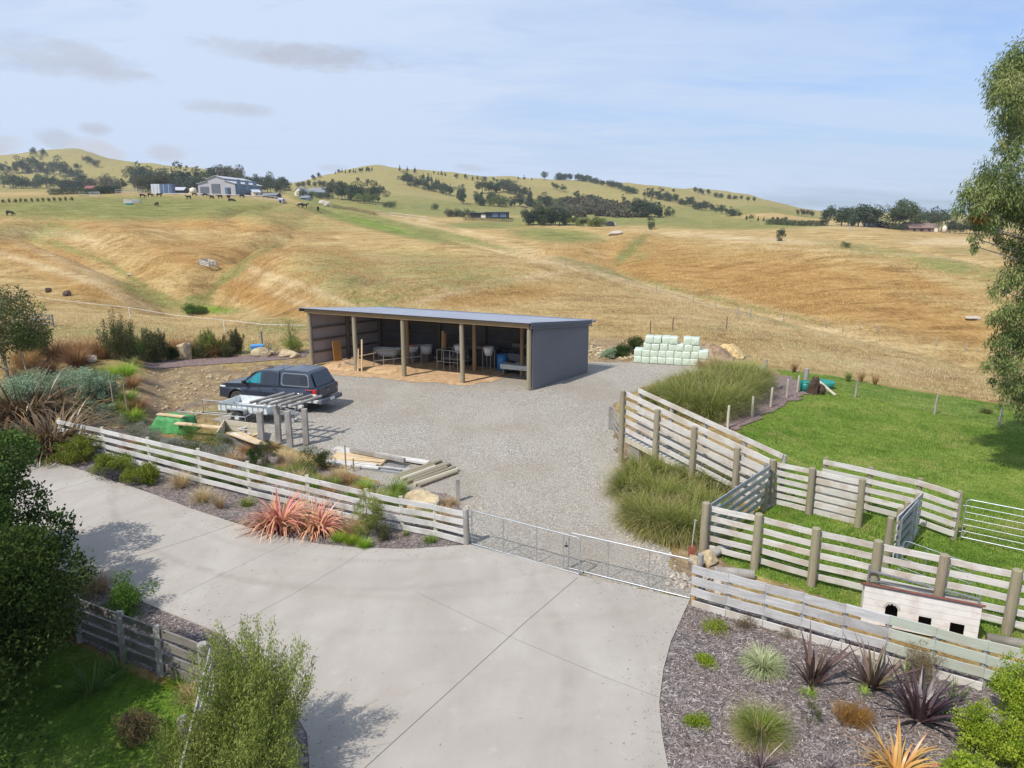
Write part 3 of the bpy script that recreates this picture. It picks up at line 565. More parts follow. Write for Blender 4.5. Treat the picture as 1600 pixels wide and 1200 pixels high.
def build_land():
    na, ny = 660, 640; A = np.linspace(-1.45, 1.35, na); Y = np.concatenate([np.linspace(2, 19, 60), np.exp(np.linspace(math.log(19.3), math.log(1690), ny-60))])
    AA, YY = np.meshgrid(A, Y); XX = AA*(YY+14); ZZ = gh(XX, YY)
    V = np.stack([XX, YY, ZZ], -1).reshape(-1, 3); i = np.arange(na*ny).reshape(ny, na)
    Q = np.stack([i[:-1, :-1], i[:-1, 1:], i[1:, 1:], i[1:, :-1]], -1).reshape(-1, 4)
    x, y, z = V.T; px, py = project(x, y, z)
    hill = np.clip((y-58)/6, 0, 1)
    g = blobs(px, py, [(200,325,330,26,.75),(60,360,120,20,.55),(450,345,150,20,.5,8),(600,352,150,14,.95,13),(720,372,110,8,.75,14),(560,440,150,60,.55,15),(700,425,170,40,.58,10),
        (330,380,120,26,.25),(360,432,60,8,.7,-30),(310,468,30,12,.8),(230,462,70,14,.75,25),(120,395,110,10,.5,15),(330,485,60,8,.9),(440,510,80,16,.7),(130,520,260,26,.55),(60,480,120,20,.3),(400,545,60,16,.7),
        (870,368,90,14,.85,4),(760,352,90,8,.8),(500,318,60,8,.9,15),(640,325,120,14,.8,5),(820,330,110,12,.6),(700,322,100,12,.7),(960,345,260,10,.85),(1150,352,180,9,.8),(1000,400,20,40,.5,40),(985,390,12,44,.8,48),
        (1100,345,150,8,.7),(1370,392,140,12,.6,8),(1480,415,90,16,.7,10),(1560,430,60,20,.6),(1500,392,70,8,.5),(1330,378,120,5,.3),(1470,300,900,14,.35),(950,440,90,6,.5,25),(1200,500,110,6,.5,16),(1400,545,110,6,.4,12),
        (1250,580,60,6,.5),(1200,568,30,6,.4),(480,395,60,10,.4,20),(420,300,120,10,.4),(920,302,70,8,.3),(1080,312,90,10,.65),(60,290,220,14,.6),(540,285,60,14,.2)])
    g = np.maximum(g, .62*polyline_mask(px, py, [(830,392),(900,411),(1000,438),(1100,463),(1200,486),(1300,510),(1400,534),(1500,562)], 8)*(y > 84)*(y < 140)); g = np.maximum(g, .7*polyline_mask(px, py, [(430,384),(392,402),(350,432),(316,474)], 7)); g = np.maximum(g, .6*polyline_mask(px, py, [(745,425),(690,440),(640,455),(585,482)], 6)); g = np.maximum(g, .7*polyline_mask(px, py, [(35,370),(95,382),(170,412),(230,450),(290,480)], 7))
    g = np.where(y > 420, np.maximum(g, .62), g); g = g+.12*np.exp(-((py-322)/22)**2)*(y > 150); g = np.where(y > 560, .60, g);
    g = np.maximum(g, np.where(y < 60, .38, 0)); g = np.maximum(g, .42*(hill)*(px < 800)*np.clip((py-330)/60, 0, 1)*np.clip((500-py)/60, 0, 1)*.6)
    o = blobs(px, py, [(60,400,110,24,.8,14),(150,352,150,14,.6),(330,352,200,12,.6,3),(330,400,130,30,.8,8),(110,440,100,20,.7,18),(230,420,60,22,.5),(420,470,90,22,.9,22),(480,480,100,18,.8,22),(760,462,150,18,.8,-4),(450,430,50,18,.5),
        (1050,420,130,40,.9,8),(1250,450,210,44,1.0,8),(1450,500,150,36,.8,12),(1150,400,200,16,.5,4),(900,400,60,22,.5,15),(1100,375,120,8,.3),(720,352,60,5,.7),(1420,440,130,16,.9,14)])
    pale = blobs(px, py, [(480,478,100,8,.5,24),(130,420,120,8,.5,22),(1480,378,70,6,.9),(1300,353,170,5,.5),(1180,374,170,5,.7,4),(600,345,110,4,.7,14),(760,385,120,5,.6,16),(960,430,200,6,.6,16),(1280,510,200,12,.5,15),(1350,570,160,14,.45,7),(1080,500,90,16,.3)])
    pale = np.maximum(pale, .6*polyline_mask(px, py, [(470,318),(560,338),(660,352),(740,374),(800,392),(900,420),(1000,447),(1100,475),(1200,499)], 4)*(y > 62))
    pale = np.maximum(pale, .8*polyline_mask(px, py, [(560,302),(640,302),(700,309)], 3)*(y > 300))
    pale = np.maximum(pale, .8*polyline_mask(px, py, [(1200,388),(1320,392),(1440,399),(1550,412)], 2.2)*(y > 90))
    pale = np.maximum(pale, .6*polyline_mask(px, py, [(655,343),(700,352),(790,378)], 2.5)*(y > 100)); pale = np.maximum(pale, .75*polyline_mask(px, py, [(0,395),(80,420),(150,442),(190,464),(240,486)], 6)*(y < 130)); pale = np.maximum(pale, .75*polyline_mask(px, py, [(388,418),(450,440),(520,463),(575,488)], 6)*(y < 140)); pale = np.maximum(pale, .6*polyline_mask(px, py, [(640,476),(700,458),(800,438),(880,426)], 6)*(y < 120)); pale = np.maximum(pale, .6*polyline_mask(px, py, [(20,362),(110,366),(160,384)], 5)*(y > 90)); pale = np.where(y > 560, pale*.4, pale)
    o = np.where(y > 480, -.25, o)
    d = blobs(px, py, [(300,600,95,42,1.0),(420,585,80,22,.7),(480,565,60,16,.6),(250,640,60,40,1.0),(960,555,60,16,1.0),(1180,610,75,20,1.1,-25),(1235,590,40,14,.9),(1120,900,60,30,.9),(1280,925,110,16,.8,12),(1100,875,60,40,.9),(150,545,200,12,.6),(950,610,22,70,.7),(1010,700,70,60,.8),(1090,760,60,40,.6),(440,556,70,9,.9),(1085,560,40,10,.7),(1130,560,50,14,.9),(770,545,330,26,.9),(1350,935,60,22,.7)])
    d = np.where(y > 70, 0, d)
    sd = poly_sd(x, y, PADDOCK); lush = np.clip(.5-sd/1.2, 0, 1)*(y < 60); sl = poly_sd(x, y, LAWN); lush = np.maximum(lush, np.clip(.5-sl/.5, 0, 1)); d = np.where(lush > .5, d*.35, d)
    lush = np.maximum(lush, blobs(px, py, [(330,484,46,8,.7),(590,352,100,8,.55,14),(400,548,60,9,.5),(480,522,40,8,.4)])*(y < 300)); 
    shr = np.zeros_like(g)
    zone = np.stack([g, o, d], 1); zone2 = np.stack([lush, shr, pale], 1)
    me = nmesh('ground', V, Q, M['land'], {'zone': np.clip(zone, -1, 1), 'zone2': np.clip(zone2, 0, 1)}, True)
    tag(link('ground', me), None, None, None, 'structure')
def sheet(name, polypx, lift, mat, cell=.14, noise_amp=.15, world=None, kind='structure', flat=True):
    pts = world or [tuple((at_z(a, b, 0) if flat else at(a, b))[:2]) for a, b in polypx]
    xs = [p[0] for p in pts]; ys = [p[1] for p in pts]; nx = int((max(xs)-min(xs))/cell)+2; ny = int((max(ys)-min(ys))/cell)+2
    gx = min(xs)-cell+np.arange(nx+1)*cell; gy = min(ys)-cell+np.arange(ny+1)*cell; X, Yv = np.meshgrid(gx, gy)
    c = (X[:-1, :-1]+cell/2, Yv[:-1, :-1]+cell/2); sd = poly_sd(c[0], c[1], pts)+noise_amp*2*fbm(c[0]*1.3, c[1]*1.3, 3)
    keep = sd < 0; i = np.arange(X.size).reshape(X.shape); Q = np.stack([i[:-1, :-1], i[:-1, 1:], i[1:, 1:], i[1:, :-1]], -1)[keep]
    used = np.unique(Q); remap = np.zeros(X.size, int); remap[used] = np.arange(len(used)); Xf = X.ravel()[used]; Yf = Yv.ravel()[used]
    V = np.stack([Xf, Yf, gh(Xf, Yf)+lift], 1); me = nmesh(name, V, remap[Q], M[mat], None, True); return tag(link(name, me), None, None, None, kind), pts
DRIVE_PX = [(30,714),(90,724),(180,754),(240,774),(300,797),(370,820),(430,838),(500,852),(560,858),(640,860),(735,853),(820,876),(905,901),(990,921),(1078,939),(1066,965),(1048,1005),(1036,1050),(1030,1100),(1034,1150),(1046,1215),(1070,1300),(1110,1420),(1160,1600),(500,1900),(490,1300),(480,1150),(430,1062),(340,990),(240,950),(130,905),(0,868),(-300,870),(-500,760),(-260,700)]
BED_R = [(1078,934),(1200,962),(1400,1018),(1600,1080),(1900,1160),(1900,1600),(1200,1800),(1040,1300),(1000,1100),(1030,1000)]
def build_sheets():
    pts = [tuple(at_z(a, b, 0)[:2]) for a, b in DRIVE_PX]
    mb = MB(); mb.prism(pts, (0,0,-.08), (1,0,0), (0,1,0), (0,0,1), .125); dr = mb.build('driveway', M['concrete']); tag(dr, kind='structure')
    J = [[(903,902),(820,973),(700,1082),(570,1200),(520,1240)],[(366,819),(300,842),(210,870),(130,893)],[(455,846),(400,872),(300,920),(285,928)],[(905,902),(640,862)],[(572,858),(540,880),(455,930),(350,985)],[(650,925),(790,992),(950,1060),(1036,1092)],[(160,745),(60,775),(20,790)]]
    J = J[:3]+[J[4], J[5], J[6]]
    for pl in J:
        w = [at_z(a, b, .045) for a, b in pl]; mb = MB()
        wd = .016 if len(pl) > 4 or pl[0][0] < 400 else .007
        for a, b in zip(w[:-1], w[1:]):
            d = (b-a).normalized(); s = Vector((-d.y, d.x, 0))*wd*.5; up = Vector((0,0,.003)); mb.add([a-s+up, a+s+up, b+s+up, b-s+up], [(0,1,2,3)])
        mb.build('expansion_joint', M['joint'], dr)
    sheet('gravel_yard', [(735,853),(905,900),(1078,938),(1095,920),(1062,895),(1046,858),(990,820),(972,770),(975,735),(960,690),(950,640),(985,614),(1050,590),(1110,576),(1100,571),(985,566),(916,566),(700,560),(520,566),(500,585),(470,600),(380,640),(330,655),(420,690),(500,712),(560,742),(640,770),(712,782),(722,810)], .008, 'gravel', .11, .16)
    sheet('mulch_bed', [(-200,690),(30,714),(180,754),(300,797),(430,838),(560,860),(640,862),(740,856),(728,800),(700,772),(600,760),(520,738),(430,712),(300,690),(200,676),(120,655),(0,640),(-200,640)], .020, 'mulch', .11, .1, flat=False)
    sheet('mulch_bed', BED_R, .012, 'mulch', .07, .05)
    sheet('mulch_bed', [(100,880),(240,935),(360,985),(450,1060),(520,1130),(520,1500),(310,1600),(318,1082),(210,1042),(120,1000)], .016, 'mulch', .09, .05)
    sheet('mulch_bed', [(225,563),(330,560),(420,553),(480,549),(478,558),(400,566),(300,572),(228,574)], .03, 'mulch_dry', .12, .12, flat=False)
    sheet('mulch_strip', [(1125,655),(1150,674),(1200,648),(1268,612),(1236,588),(1200,590)], .05, 'mulch_dry', .12, .2, flat=False)
def scatter_blades(name, polyw, n, L, w, mat, label=None, seed=0, th=.5, dens=None, lift=0.0, segs=2, droop=.8, bbox=None):
    rs = np.random.default_rng(seed); xs = np.array([p[0] for p in polyw]); ys = np.array([p[1] for p in polyw]); X = []; Yl = []; got = 0
    while got < n:
        m = n*3; x = rs.uniform(xs.min(), xs.max(), m); y = ys.min()+(ys.max()-ys.min())*rs.random(m)**1.25; ok = poly_sd(x, y, polyw) < -.02
        if dens is not None: ok &= rs.random(m) < dens(x, y)
        X.append(x[ok]); Yl.append(y[ok]); got += ok.sum()
    x = np.concatenate(X)[:n]; y = np.concatenate(Yl)[:n]; z = gh(x, y)+lift-.005
    V, Q, vc = blade_np(np.stack([x, y, z], 1), rs.uniform(0, 6.28, n), rs.uniform(0, th, n), droop*rs.uniform(.3, 1, n), L*rs.uniform(.5, 1.3, n), w*rs.uniform(.6, 1.3, n), segs, np.clip(.5+fbm(x*.7, y*.7, 3)*.5+rs.normal(0, .18, n), 0, 1), rs)
    o = link(name, nmesh(name, V, Q, M[mat], {'vc': vc})); tag(o, label, None, None, 'stuff'); return o
def build_grass():
    scatter_blades('paddock_grass', PADDOCK, 150000, .085, .016, 'gr_lush', 'short bright green paddock grass', 1, .7, dens=lambda x, y: np.where(x/y < .80, 1.0, .12))
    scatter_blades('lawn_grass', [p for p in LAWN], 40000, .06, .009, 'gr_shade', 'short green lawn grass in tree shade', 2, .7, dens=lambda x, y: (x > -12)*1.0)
    hill = [tuple(at(a, b)[:2]) for a, b in [(1190,570),(1300,583),(1400,603),(1600,632),(1700,640),(1680,590),(1500,577),(1300,525),(1200,499),(1100,476),(1000,450),(900,425),(800,405),(700,395),(560,400),(560,470),(900,508),(960,538),(1100,552)]]
    scatter_blades('dry_grass', hill, 60000, .20, .03, 'gr_dry', 'long dry golden grass on the near slope', 3, .8, segs=2)
    lh = [tuple(at(a, b)[:2]) for a, b in [(-40,470),(200,488),(330,492),(560,492),(600,430),(520,370),(300,350),(0,345)]]
    scatter_blades('dry_grass', lh, 45000, .26, .05, 'gr_orange', 'long tawny grass on the left hillside', 4, .8, segs=2, dens=lambda x, y: np.clip(.5+fbm(x/9, y/9, 3)*2.2, 0.02, 1))
    rh = [tuple(at(a, b)[:2]) for a, b in [(830,400),(1000,440),(1200,493),(1400,543),(1550,578),(1560,450),(1400,405),(1200,378),(1000,362)]]
    scatter_blades('dry_grass', rh, 30000, .28, .07, 'gr_orange', 'long tawny grass on the right hillside', 5, .8, segs=2, dens=lambda x, y: np.clip(.5+fbm(x/12, y/12, 3)*2, 0.02, 1))
    pad = [tuple(at(a, b)[:2]) for a, b in [(-60,560),(480,548),(480,505),(330,500),(180,490),(-60,470)]]
    scatter_blades('dry_grass', pad, 50000, .16, .03, 'gr_dry', 'short dry paddock grass behind the garden', 6, .7)
    rs = np.random.default_rng(77); dv = [tuple(at_z(a, b, 0)[:2]) for a, b in DRIVE_PX]; xs = np.array(dv); n = 60000; x = rs.uniform(xs[:, 0].min(), xs[:, 0].max(), n); y = rs.uniform(8, xs[:, 1].max(), n); sd = poly_sd(x, y, dv); ok = (sd < -.01) & (rs.random(n) < np.exp(sd/.35)*.9+.012); x = x[ok][:2600]; y = y[ok][:2600]; m = len(x)
    c = np.stack([x, y, np.full(m, .05)], 1); a = rs.uniform(0, 6.28, m); d = np.stack([np.cos(a), np.sin(a), rs.normal(0, .1, m)], 1); V, Q, vc = leaves_np(c, d, rs.uniform(.02, .07, m), rs.uniform(.008, .02, m), rs.random(m)*.8, rs); V[:, 2] = np.clip(V[:, 2], .048, .06)
    tag(link('leaf_litter', nmesh('leaf_litter', V, Q, M['chips'], {'vc': vc})), 'stray chips and dead leaves along the edges of the concrete', kind='stuff')
    # loose wood chips on the mulch
    for nm, pp, n, s in (('wood_chips', BED_R, 26000, 1), ('wood_chips', [(30,716),(180,756),(300,799),(430,840),(560,862),(735,855),(720,825),(560,805),(400,770),(250,722),(120,690)], 12000, 2), ('wood_chips', [(120,905),(240,950),(360,1000),(450,1070),(330,1200),(318,1082),(210,1042),(120,1000)], 7000, 3)):
        pw = [tuple(at_z(a, b, 0)[:2]) for a, b in pp]; rs = np.random.default_rng(s); xs = np.array(pw); x = rs.uniform(xs[:, 0].min(), xs[:, 0].max(), n*6); y = rs.uniform(xs[:, 1].min(), xs[:, 1].max(), n*6)
        ok = (poly_sd(x, y, pw) < -.03) & (x/np.maximum(y, 1) < .85); x = x[ok][:n]; y = y[ok][:n]; m = len(x)
        c = np.stack([x, y, gh(x, y)+.026+rs.random(m)*.012], 1); a = rs.uniform(0, 6.28, m); d = np.stack([np.cos(a), np.sin(a), rs.normal(0, .18, m)], 1)
        L = rs.uniform(.03, .10, m); W_ = rs.uniform(.008, .018, m); sd = np.stack([-np.sin(a), np.cos(a), rs.normal(0, .3, m)], 1)
        V = np.stack([c-d*L[:, None]*.5-sd*W_[:, None]*.5, c-d*L[:, None]*.5+sd*W_[:, None]*.5, c+d*L[:, None]*.5+sd*W_[:, None]*.3, c+d*L[:, None]*.5-sd*W_[:, None]*.3], 1).reshape(-1, 3)
        vc = np.zeros((m, 4, 3)); vc[..., 0] = (rs.random(m)**1.4)[:, None]; o = link(nm, nmesh(nm, V, np.arange(4*m).reshape(m, 4), M['chips'], {'vc': vc.reshape(-1, 3)})); tag(o, 'loose bark and wood chips on the mulch', kind='stuff')
def build_sky_light():
    w = bpy.data.worlds.new('World'); SC.world = w; w.use_nodes = True; nt = w.node_tree; nt.nodes.clear()
    out = nt.nodes.new('ShaderNodeOutputWorld'); bg = nt.nodes.new('ShaderNodeBackground'); nt.links.new(bg.outputs[0], out.inputs[0]); bg.inputs[1].default_value = .087
    sky = nt.nodes.new('ShaderNodeTexSky'); sky.sky_type = 'NISHITA'; sky.sun_disc = False; sky.sun_elevation = R(53); sky.sun_rotation = R(225); sky.air_density = 1.0; sky.dust_density = 2.0; sky.ozone_density = 1.2; sky.altitude = 50
    tc = nt.nodes.new('ShaderNodeTexCoord').outputs['Generated']; base = mixc(nt, 1.0, sky.outputs[0], (1.25,1.6,2.15), 'MULTIPLY'); sx = nt.nodes.new('ShaderNodeSeparateXYZ'); nt.links.new(tc, sx.inputs[0])
    # project direction onto a high cloud layer
    zz = math_(nt, 'MAXIMUM', math_(nt, 'ADD', sx.outputs[2], .12), .02); u = math_(nt, 'DIVIDE', sx.outputs[0], zz); v = math_(nt, 'DIVIDE', sx.outputs[1], zz); cb = N(nt, 'ShaderNodeCombineXYZ', {'X': u, 'Y': v}).outputs[0]
    n1 = noise(nt, mapping(nt, cb, (.35, 1.0, 1), (0,0,.35)), 1.1, 7, .58, .5); n2 = noise(nt, mapping(nt, cb, (.8, 1.6, 1), (0,0,-.2)), 2.6, 6, .6, .8)
    cover = rng(nt, math_(nt, 'ADD', math_(nt, 'MULTIPLY', n1, .75), math_(nt, 'MULTIPLY', n2, .25)), .32, .60, .45, .97)
    side = rng(nt, sx.outputs[0], -.35, .6, .14, -.30); cover = math_(nt, 'ADD', cover, side, clamp=True)
    hor = rng(nt, sx.outputs[2], .0, .22, .25, 0.0); cover = math_(nt, 'ADD', cover, hor, clamp=True)
    col = mixc(nt, cover, base, (7.35, 8.75, 11.0))
    # small grey clouds low in the sky
    def cloud(px, py, rx, ry, tilt, colr, amt, seed):
        nonlocal col
        a = (px-800)/FL; b = (600-py)/FL; d = Vector((a, CP+b*SP, -SP+b*CP)).normalized(); r = Vector((1,0,0)); r = (r-d*r.dot(d)).normalized(); u_ = d.cross(r); u_ = -u_ if u_.z < 0 else u_
        def dot(vec): n = N(nt, 'ShaderNodeVectorMath', {1: tuple(vec)}, operation='DOT_PRODUCT'); nt.links.new(tc, n.inputs[0]); return n.outputs['Value']
        ca, sa = math.cos(R(tilt)), math.sin(R(tilt)); du = dot(r*ca-u_*sa); dv = dot(r*sa+u_*ca)
        k = FL/ (1+0); nz = noise(nt, mapping(nt, tc, (1,1,2.2), (0,0,0), (seed, 0, 0)), 16, 7, .68); nn = math_(nt, 'MULTIPLY', math_(nt, 'SUBTRACT', nz, .5), 4.2)
        q = math_(nt, 'ADD', math_(nt, 'POWER', math_(nt, 'ABSOLUTE', math_(nt, 'MULTIPLY', du, k/rx)), 2.0), math_(nt, 'POWER', math_(nt, 'ABSOLUTE', math_(nt, 'MULTIPLY', dv, k/ry)), 2.0))
        front = math_(nt, 'GREATER_THAN', dot(d), .5); q = math_(nt, 'ADD', q, nn); m = math_(nt, 'MULTIPLY', rng(nt, q, -.2, 1.25, amt, 0), front); col = mixc(nt, m, col, colr)
    g = (6.2, 6.75, 8.1)
    cloud(70, 88, 110, 24, 10, g, .75, 1); cloud(175, 112, 70, 11, 9, g, .7, 2); cloud(400, 78, 90, 15, 8, g, .7, 3); cloud(500, 92, 100, 18, 3, (5.8,6.1,7.1), .8, 4); cloud(360, 169, 75, 10, 6, g, .75, 5)
    cloud(92, 217, 26, 13, 5, g, .8, 6); cloud(148, 202, 20, 9, 5, g, .9, 7); cloud(140, 232, 40, 16, 14, (7.4,7.4,8.0), .85, 8); cloud(8, 226, 26, 14, 0, (6.9,7.0,7.8), .8, 9); cloud(262, 242, 28, 11, 5, (6.7,6.9,7.8), .7, 10); cloud(745, 264, 30, 6, 8, g, .6, 11); cloud(520, 262, 22, 5, 0, g, .5, 12)
    nt.links.new(col, bg.inputs[0])
    hz = bpy.data.materials.new('haze'); hz.use_nodes = True; hn = hz.node_tree; hn.nodes.clear(); ho = hn.nodes.new('ShaderNodeOutputMaterial'); pv = N(hn, 'ShaderNodeVolumePrincipled', {'Color': (.86,.92,1.0,1), 'Density': .00016, 'Anisotropy': .2}); hn.links.new(pv.outputs[0], ho.inputs['Volume'])
    mb = MB(); mb.box((0, 850, 65), (6400, 1800, 190)); hb = mb.build('haze', hz); tag(hb, kind='stuff')
    L = bpy.data.lights.new('sun', 'SUN'); L.energy = 5.0; L.angle = R(.53); L.color = (1.0, .955, .885); o = bpy.data.objects.new('sun', L); COL.objects.link(o); tag(o, kind='structure')
    az = R(45); el = R(53); d = Vector((-math.sin(az)*math.cos(el), -math.cos(az)*math.cos(el), math.sin(el))); o.rotation_euler = d.to_track_quat('Z', 'Y').to_euler(); o.location = d*60
def build_camera():
    cam = bpy.data.cameras.new('camera'); o = bpy.data.objects.new('camera', cam); COL.objects.link(o); SC.camera = o; o.location = (0, 0, CH); o.rotation_euler = (math.pi/2-PITCH, 0, 0)
    cam.sensor_width = 36; cam.lens = 36*FL/1600; cam.clip_start = .1; cam.clip_end = 6000
    SC.view_settings.view_transform = 'Standard'; SC.view_settings.look = 'None'; SC.view_settings.exposure = 0; SC.view_settings.gamma = 1
    SC.cycles.max_bounces = 6; SC.cycles.transparent_max_bounces = 8; SC.cycles.use_denoising = True
# ------------------------------------------------------------------ fences, yards, gates
def rnd(a): return random.uniform(-a, a)
def post(parent, base, h, r, mat, lean=0.0, square=None, name='post'):
    mb = MB(); b = Vector(base)-Vector((0,0,.1)); t = Vector(base)+Vector((rnd(.02)+lean, rnd(.02), h))
    if square: mb.beam(b, t, square[0], square[1], up=(0,1,0))
    else:
        m = b.lerp(t, .5)+Vector((rnd(.01), rnd(.01), 0)); mb.tube(b, m, r*1.04, r, 12, wob=.04); mb.tube(m, t-Vector((0,0,.015)), r, r*.96, 12, wob=.04); mb.tube(t-Vector((0,0,.015)), t, r*.96, r*.8, 12)
    return mb.build(name, M[mat], parent)
def board_fence(name, label, bases, h, tops, bh, mat, pmat, side=1, pr=.09, square=None, th=.035, ends=None, group=None, cat='fence', mats_by_bay=None, posth=.06, sag=.012, slopes=None, heads=None):
    """bases: post feet; tops: height of each board's upper edge; side: +1 boards on the side of the camera"""
    bases = [Vector(b) for b in bases]; t = thing(name, label, cat, bases[0], 0, group)
    for i, b in enumerate(bases):
        hh = (heads[i] if heads else h)
        if ends and i in ends: post(t, b, hh+posth, *ends[i])
        else: post(t, b, hh+posth, pr, pmat, square=square)
    off0 = (square[1]/2 if square else pr)+th/2+.002
    for i, (a, b) in enumerate(zip(bases[:-1], bases[1:])):
        d = (b-a); d.z = 0; d.normalize(); nrm = Vector((d.y, -d.x, 0)); nrm = nrm if nrm.dot(-a) > 0 else -nrm; nrm = nrm*side*off0
        for k, tp in enumerate(tops):
            ha = tp*((heads[i]/h) if heads else 1); hb = tp*((heads[i+1]/h) if heads else 1)
            mb = MB(); p = a+nrm+Vector((0,0,ha-bh/2+rnd(sag)))+d*(.002 if i else -.05); q = b+nrm+Vector((0,0,hb-bh/2+rnd(sag)))-d*(.002 if i < len(bases)-2 else -.05)
            mid = p.lerp(q, .5)+Vector((0,0,rnd(sag)))+nrm*rnd(.08); mb.beam(p, mid, th, bh, (0,0,1)); mb.beam(mid, q, th, bh, (0,0,1)); mb.build('board', M[(mats_by_bay or {}).get(i, mat)], t)
    return t
def tube_gate(name, label, a, b, h, bars, verts, mat='galv', r=.018, group=None, mesh=False, rise=.05):
    a = Vector(a); b = Vector(b); t = thing(name, label, 'gate', a, 0, group); up = Vector((0,0,1)); d = (b-a); L = d.length; u = d/L; c = .09
    mb = MB(); lo, hi = rise, rise+h; pts = [a+up*(lo), a+up*(hi-c), a+u*c*.35+up*(hi-c*.35), a+u*c+up*hi, b-u*c+up*hi, b-u*c*.35+up*(hi-c*.35), b+up*(hi-c), b+up*lo, a+up*lo]
    mb.path(pts, r, 8); mb.build('frame', M[mat], t)
    for k in range(1, bars): mb = MB(); z = lo+h*k/bars; mb.tube(a+up*z, b+up*z, r*.7, n=6); mb.build('rail', M[mat], t)
    for f in verts: mb = MB(); mb.tube(a+u*(L*f)+up*lo, a+u*(L*f)+up*hi, r*.75, n=6); mb.build('upright', M[mat], t)
    if mesh:
        mb = MB(); n = int(L/.10); w = .0022; nrm = Vector((u.y, -u.x, 0))
        for i in range(-int(h/.1)-1, n+1):
            for sg in (1, -1):
                x0 = i*.10 if sg == 1 else (i+h/.1)*.10; x1 = x0+sg*h; z0, z1 = lo, hi
                if sg == 1:
                    if x0 < 0: z0 += -x0; x0 = 0
                    if x1 > L: z1 -= x1-L; x1 = L
                else:
                    if x0 > L: z0 += x0-L; x0 = L
                    if x1 < 0: z1 += x1; x1 = 0
                if z1 > z0+.02: p = a+u*x0+up*z0; q = a+u*x1+up*z1; mb.tube(p, q, w, n=3, cap=False)
        mb.build('mesh_infill', M['mesh_wire'], t)
    mb = MB(); mb.tube(a+up*(lo+.15)-u*.07, a+up*(lo+.15), .014, n=6); mb.tube(a+up*(hi-.2)-u*.07, a+up*(hi-.2), .014, n=6); mb.build('hinge', M['galv_dull'], t); return t
def g0(px, py): return at_z(px, py, 0.0)
def line_pts(a, b, fr): a = Vector(a); b = Vector(b); return [a.lerp(b, f) for f in fr]
def build_fences():
    # long whitewashed fence beside the drive
    b = [g0(729,852), g0(681,839), None, g0(575,819), g0(484,798), g0(392,777), g0(315,758), g0(237,735), g0(165,714), g0(98,697)]
    b[2] = b[1].lerp(b[3], .48); heads = [1.02,.99,1.0,1.05,1.10,1.17,1.24,1.18,1.12,1.08]
    board_fence('board_fence', 'long whitewashed four-board fence between the concrete drive and the shrub bank', b, 1.0, [1.0,.74,.48,.22], .155, 'white_board', 'post_pale', 1, .06, (.11,.07), ends={0: (.085, 'post_grey')}, heads=heads)
    # lower right fence
    px = [(1083,945),(1135,959),(1197,978),(1275,1003),(1352,1024),(1430,1045),(1512,1069),(1592,1092),(1690,1120)]
    b = [g0(*p) for p in px]; bb = [g0(1083,945)+(g0(1592,1092)-g0(1083,945))*f for f in (0,.125,.255,.38,.51,.64,.77,.905,1.05)]
    board_fence('board_fence', 'low weathered grey board fence behind the mulch bed, turning greenish at its right end', bb, 1.03, [1.03,.745,.46], .195, 'rail_grey', 'post_grey', 1, .06, (.10,.07), ends={0: (.055, 'post_orange')}, mats_by_bay={5:'rail_green',6:'rail_green',7:'rail_green'}, posth=-.03)
    mb = MB(); t = None
    # kick board at the foot of that fence
    o = thing('retaining_board', 'pale plank edging on the ground along the foot of the low grey fence', 'edging', bb[0])
    for i in range(7):
        mb = MB(); q = Vector((0,0,.09)); dn = Vector((-.05,-.10,0)); mb.beam(bb[i]+q+dn, bb[i+1]+q+dn+(bb[i]-bb[i+1]).normalized()*.01, .04, .17); mb.build('plank', M['rail_pale'], o)
    post_t = thing('gate_post', 'short grey-green round post at the hinge side of the right-hand pipe gate', 'post', g0(1092,925)); post(post_t, g0(1092,925), 1.0, .075, 'post_grey')
    # stockyard, the long front fence
    fp = [g0(1098,868), g0(1178,889), g0(1266,915), None, None, None, None]
    d = (g0(1266,915)-g0(1098,868)); e = g0(1572,990); c0 = g0(1098,868)
    L = [c0, g0(1178,889), g0(1267,915)]; dd = e-L[2]; L += [L[2]+dd*f for f in (.335,.665,1.0,1.38,1.76)]
    board_fence('stockyard_fence', 'front five-rail fence of the stockyard with thick round posts', L, 1.42, [1.40,1.12,.84,.56,.28], .145, 'rail_pale', 'post', -1, .105, None, posth=.10)
    # stockyard, middle fence from the ramp
    A = g0(1203,788); B = g0(1263,803); C = g0(1340,823)
    board_fence('stockyard_fence', 'middle stockyard fence running from the loading ramp, its second bay nearly closed with boards', [A, B, C], 1.40, [1.38,1.13,.88,.63,.38,.16], .15, 'rail_pale', 'post', -1, .10, None, posth=.08)
    mbs = thing('boarded_section', 'closely boarded section between two stout posts of the middle stockyard fence', 'fence panel', B)
    n_ = Vector((.03,.12,0))
    for k, z in enumerate((1.17,.93,.69,.45,.22)): mb = MB(); mb.beam(B+n_*1.6+Vector((0,0,z)), C+n_*1.6+Vector((0,0,z+rnd(.01))), .03, .19); mb.build('board', M['rail_pale'], mbs)
    # back fence
    S = [g0(1284,783), g0(1352,800), g0(1428,820), g0(1488,846)]
    sft = Vector((.1,.35,0)); S = [S[0], S[1], S[2], g0(1489,843)]
    board_fence('stockyard_fence', 'rear stockyard fence ending at the post where the pipe gate hangs', S, 1.42, [1.40,1.10,.82,.54,.28], .15, 'rail_pale', 'post', 1, .085, (.11,.11), posth=.03)
    # cross fence of worn posts with the leaning gate
    Pq = [g0(1383,884), g0(1398,868), g0(1410,856), g0(1424,842)]
    t = thing('stockyard_fence', 'short cross fence of worn posts with greyed boards in the middle of the stockyard', 'fence', Pq[0])
    for p in Pq: post(t, p, 1.35, .085, 'post')
    a = Pq[0]+Vector((.16,-.02,0)); bq = Pq[3]+Vector((.16,.02,0))
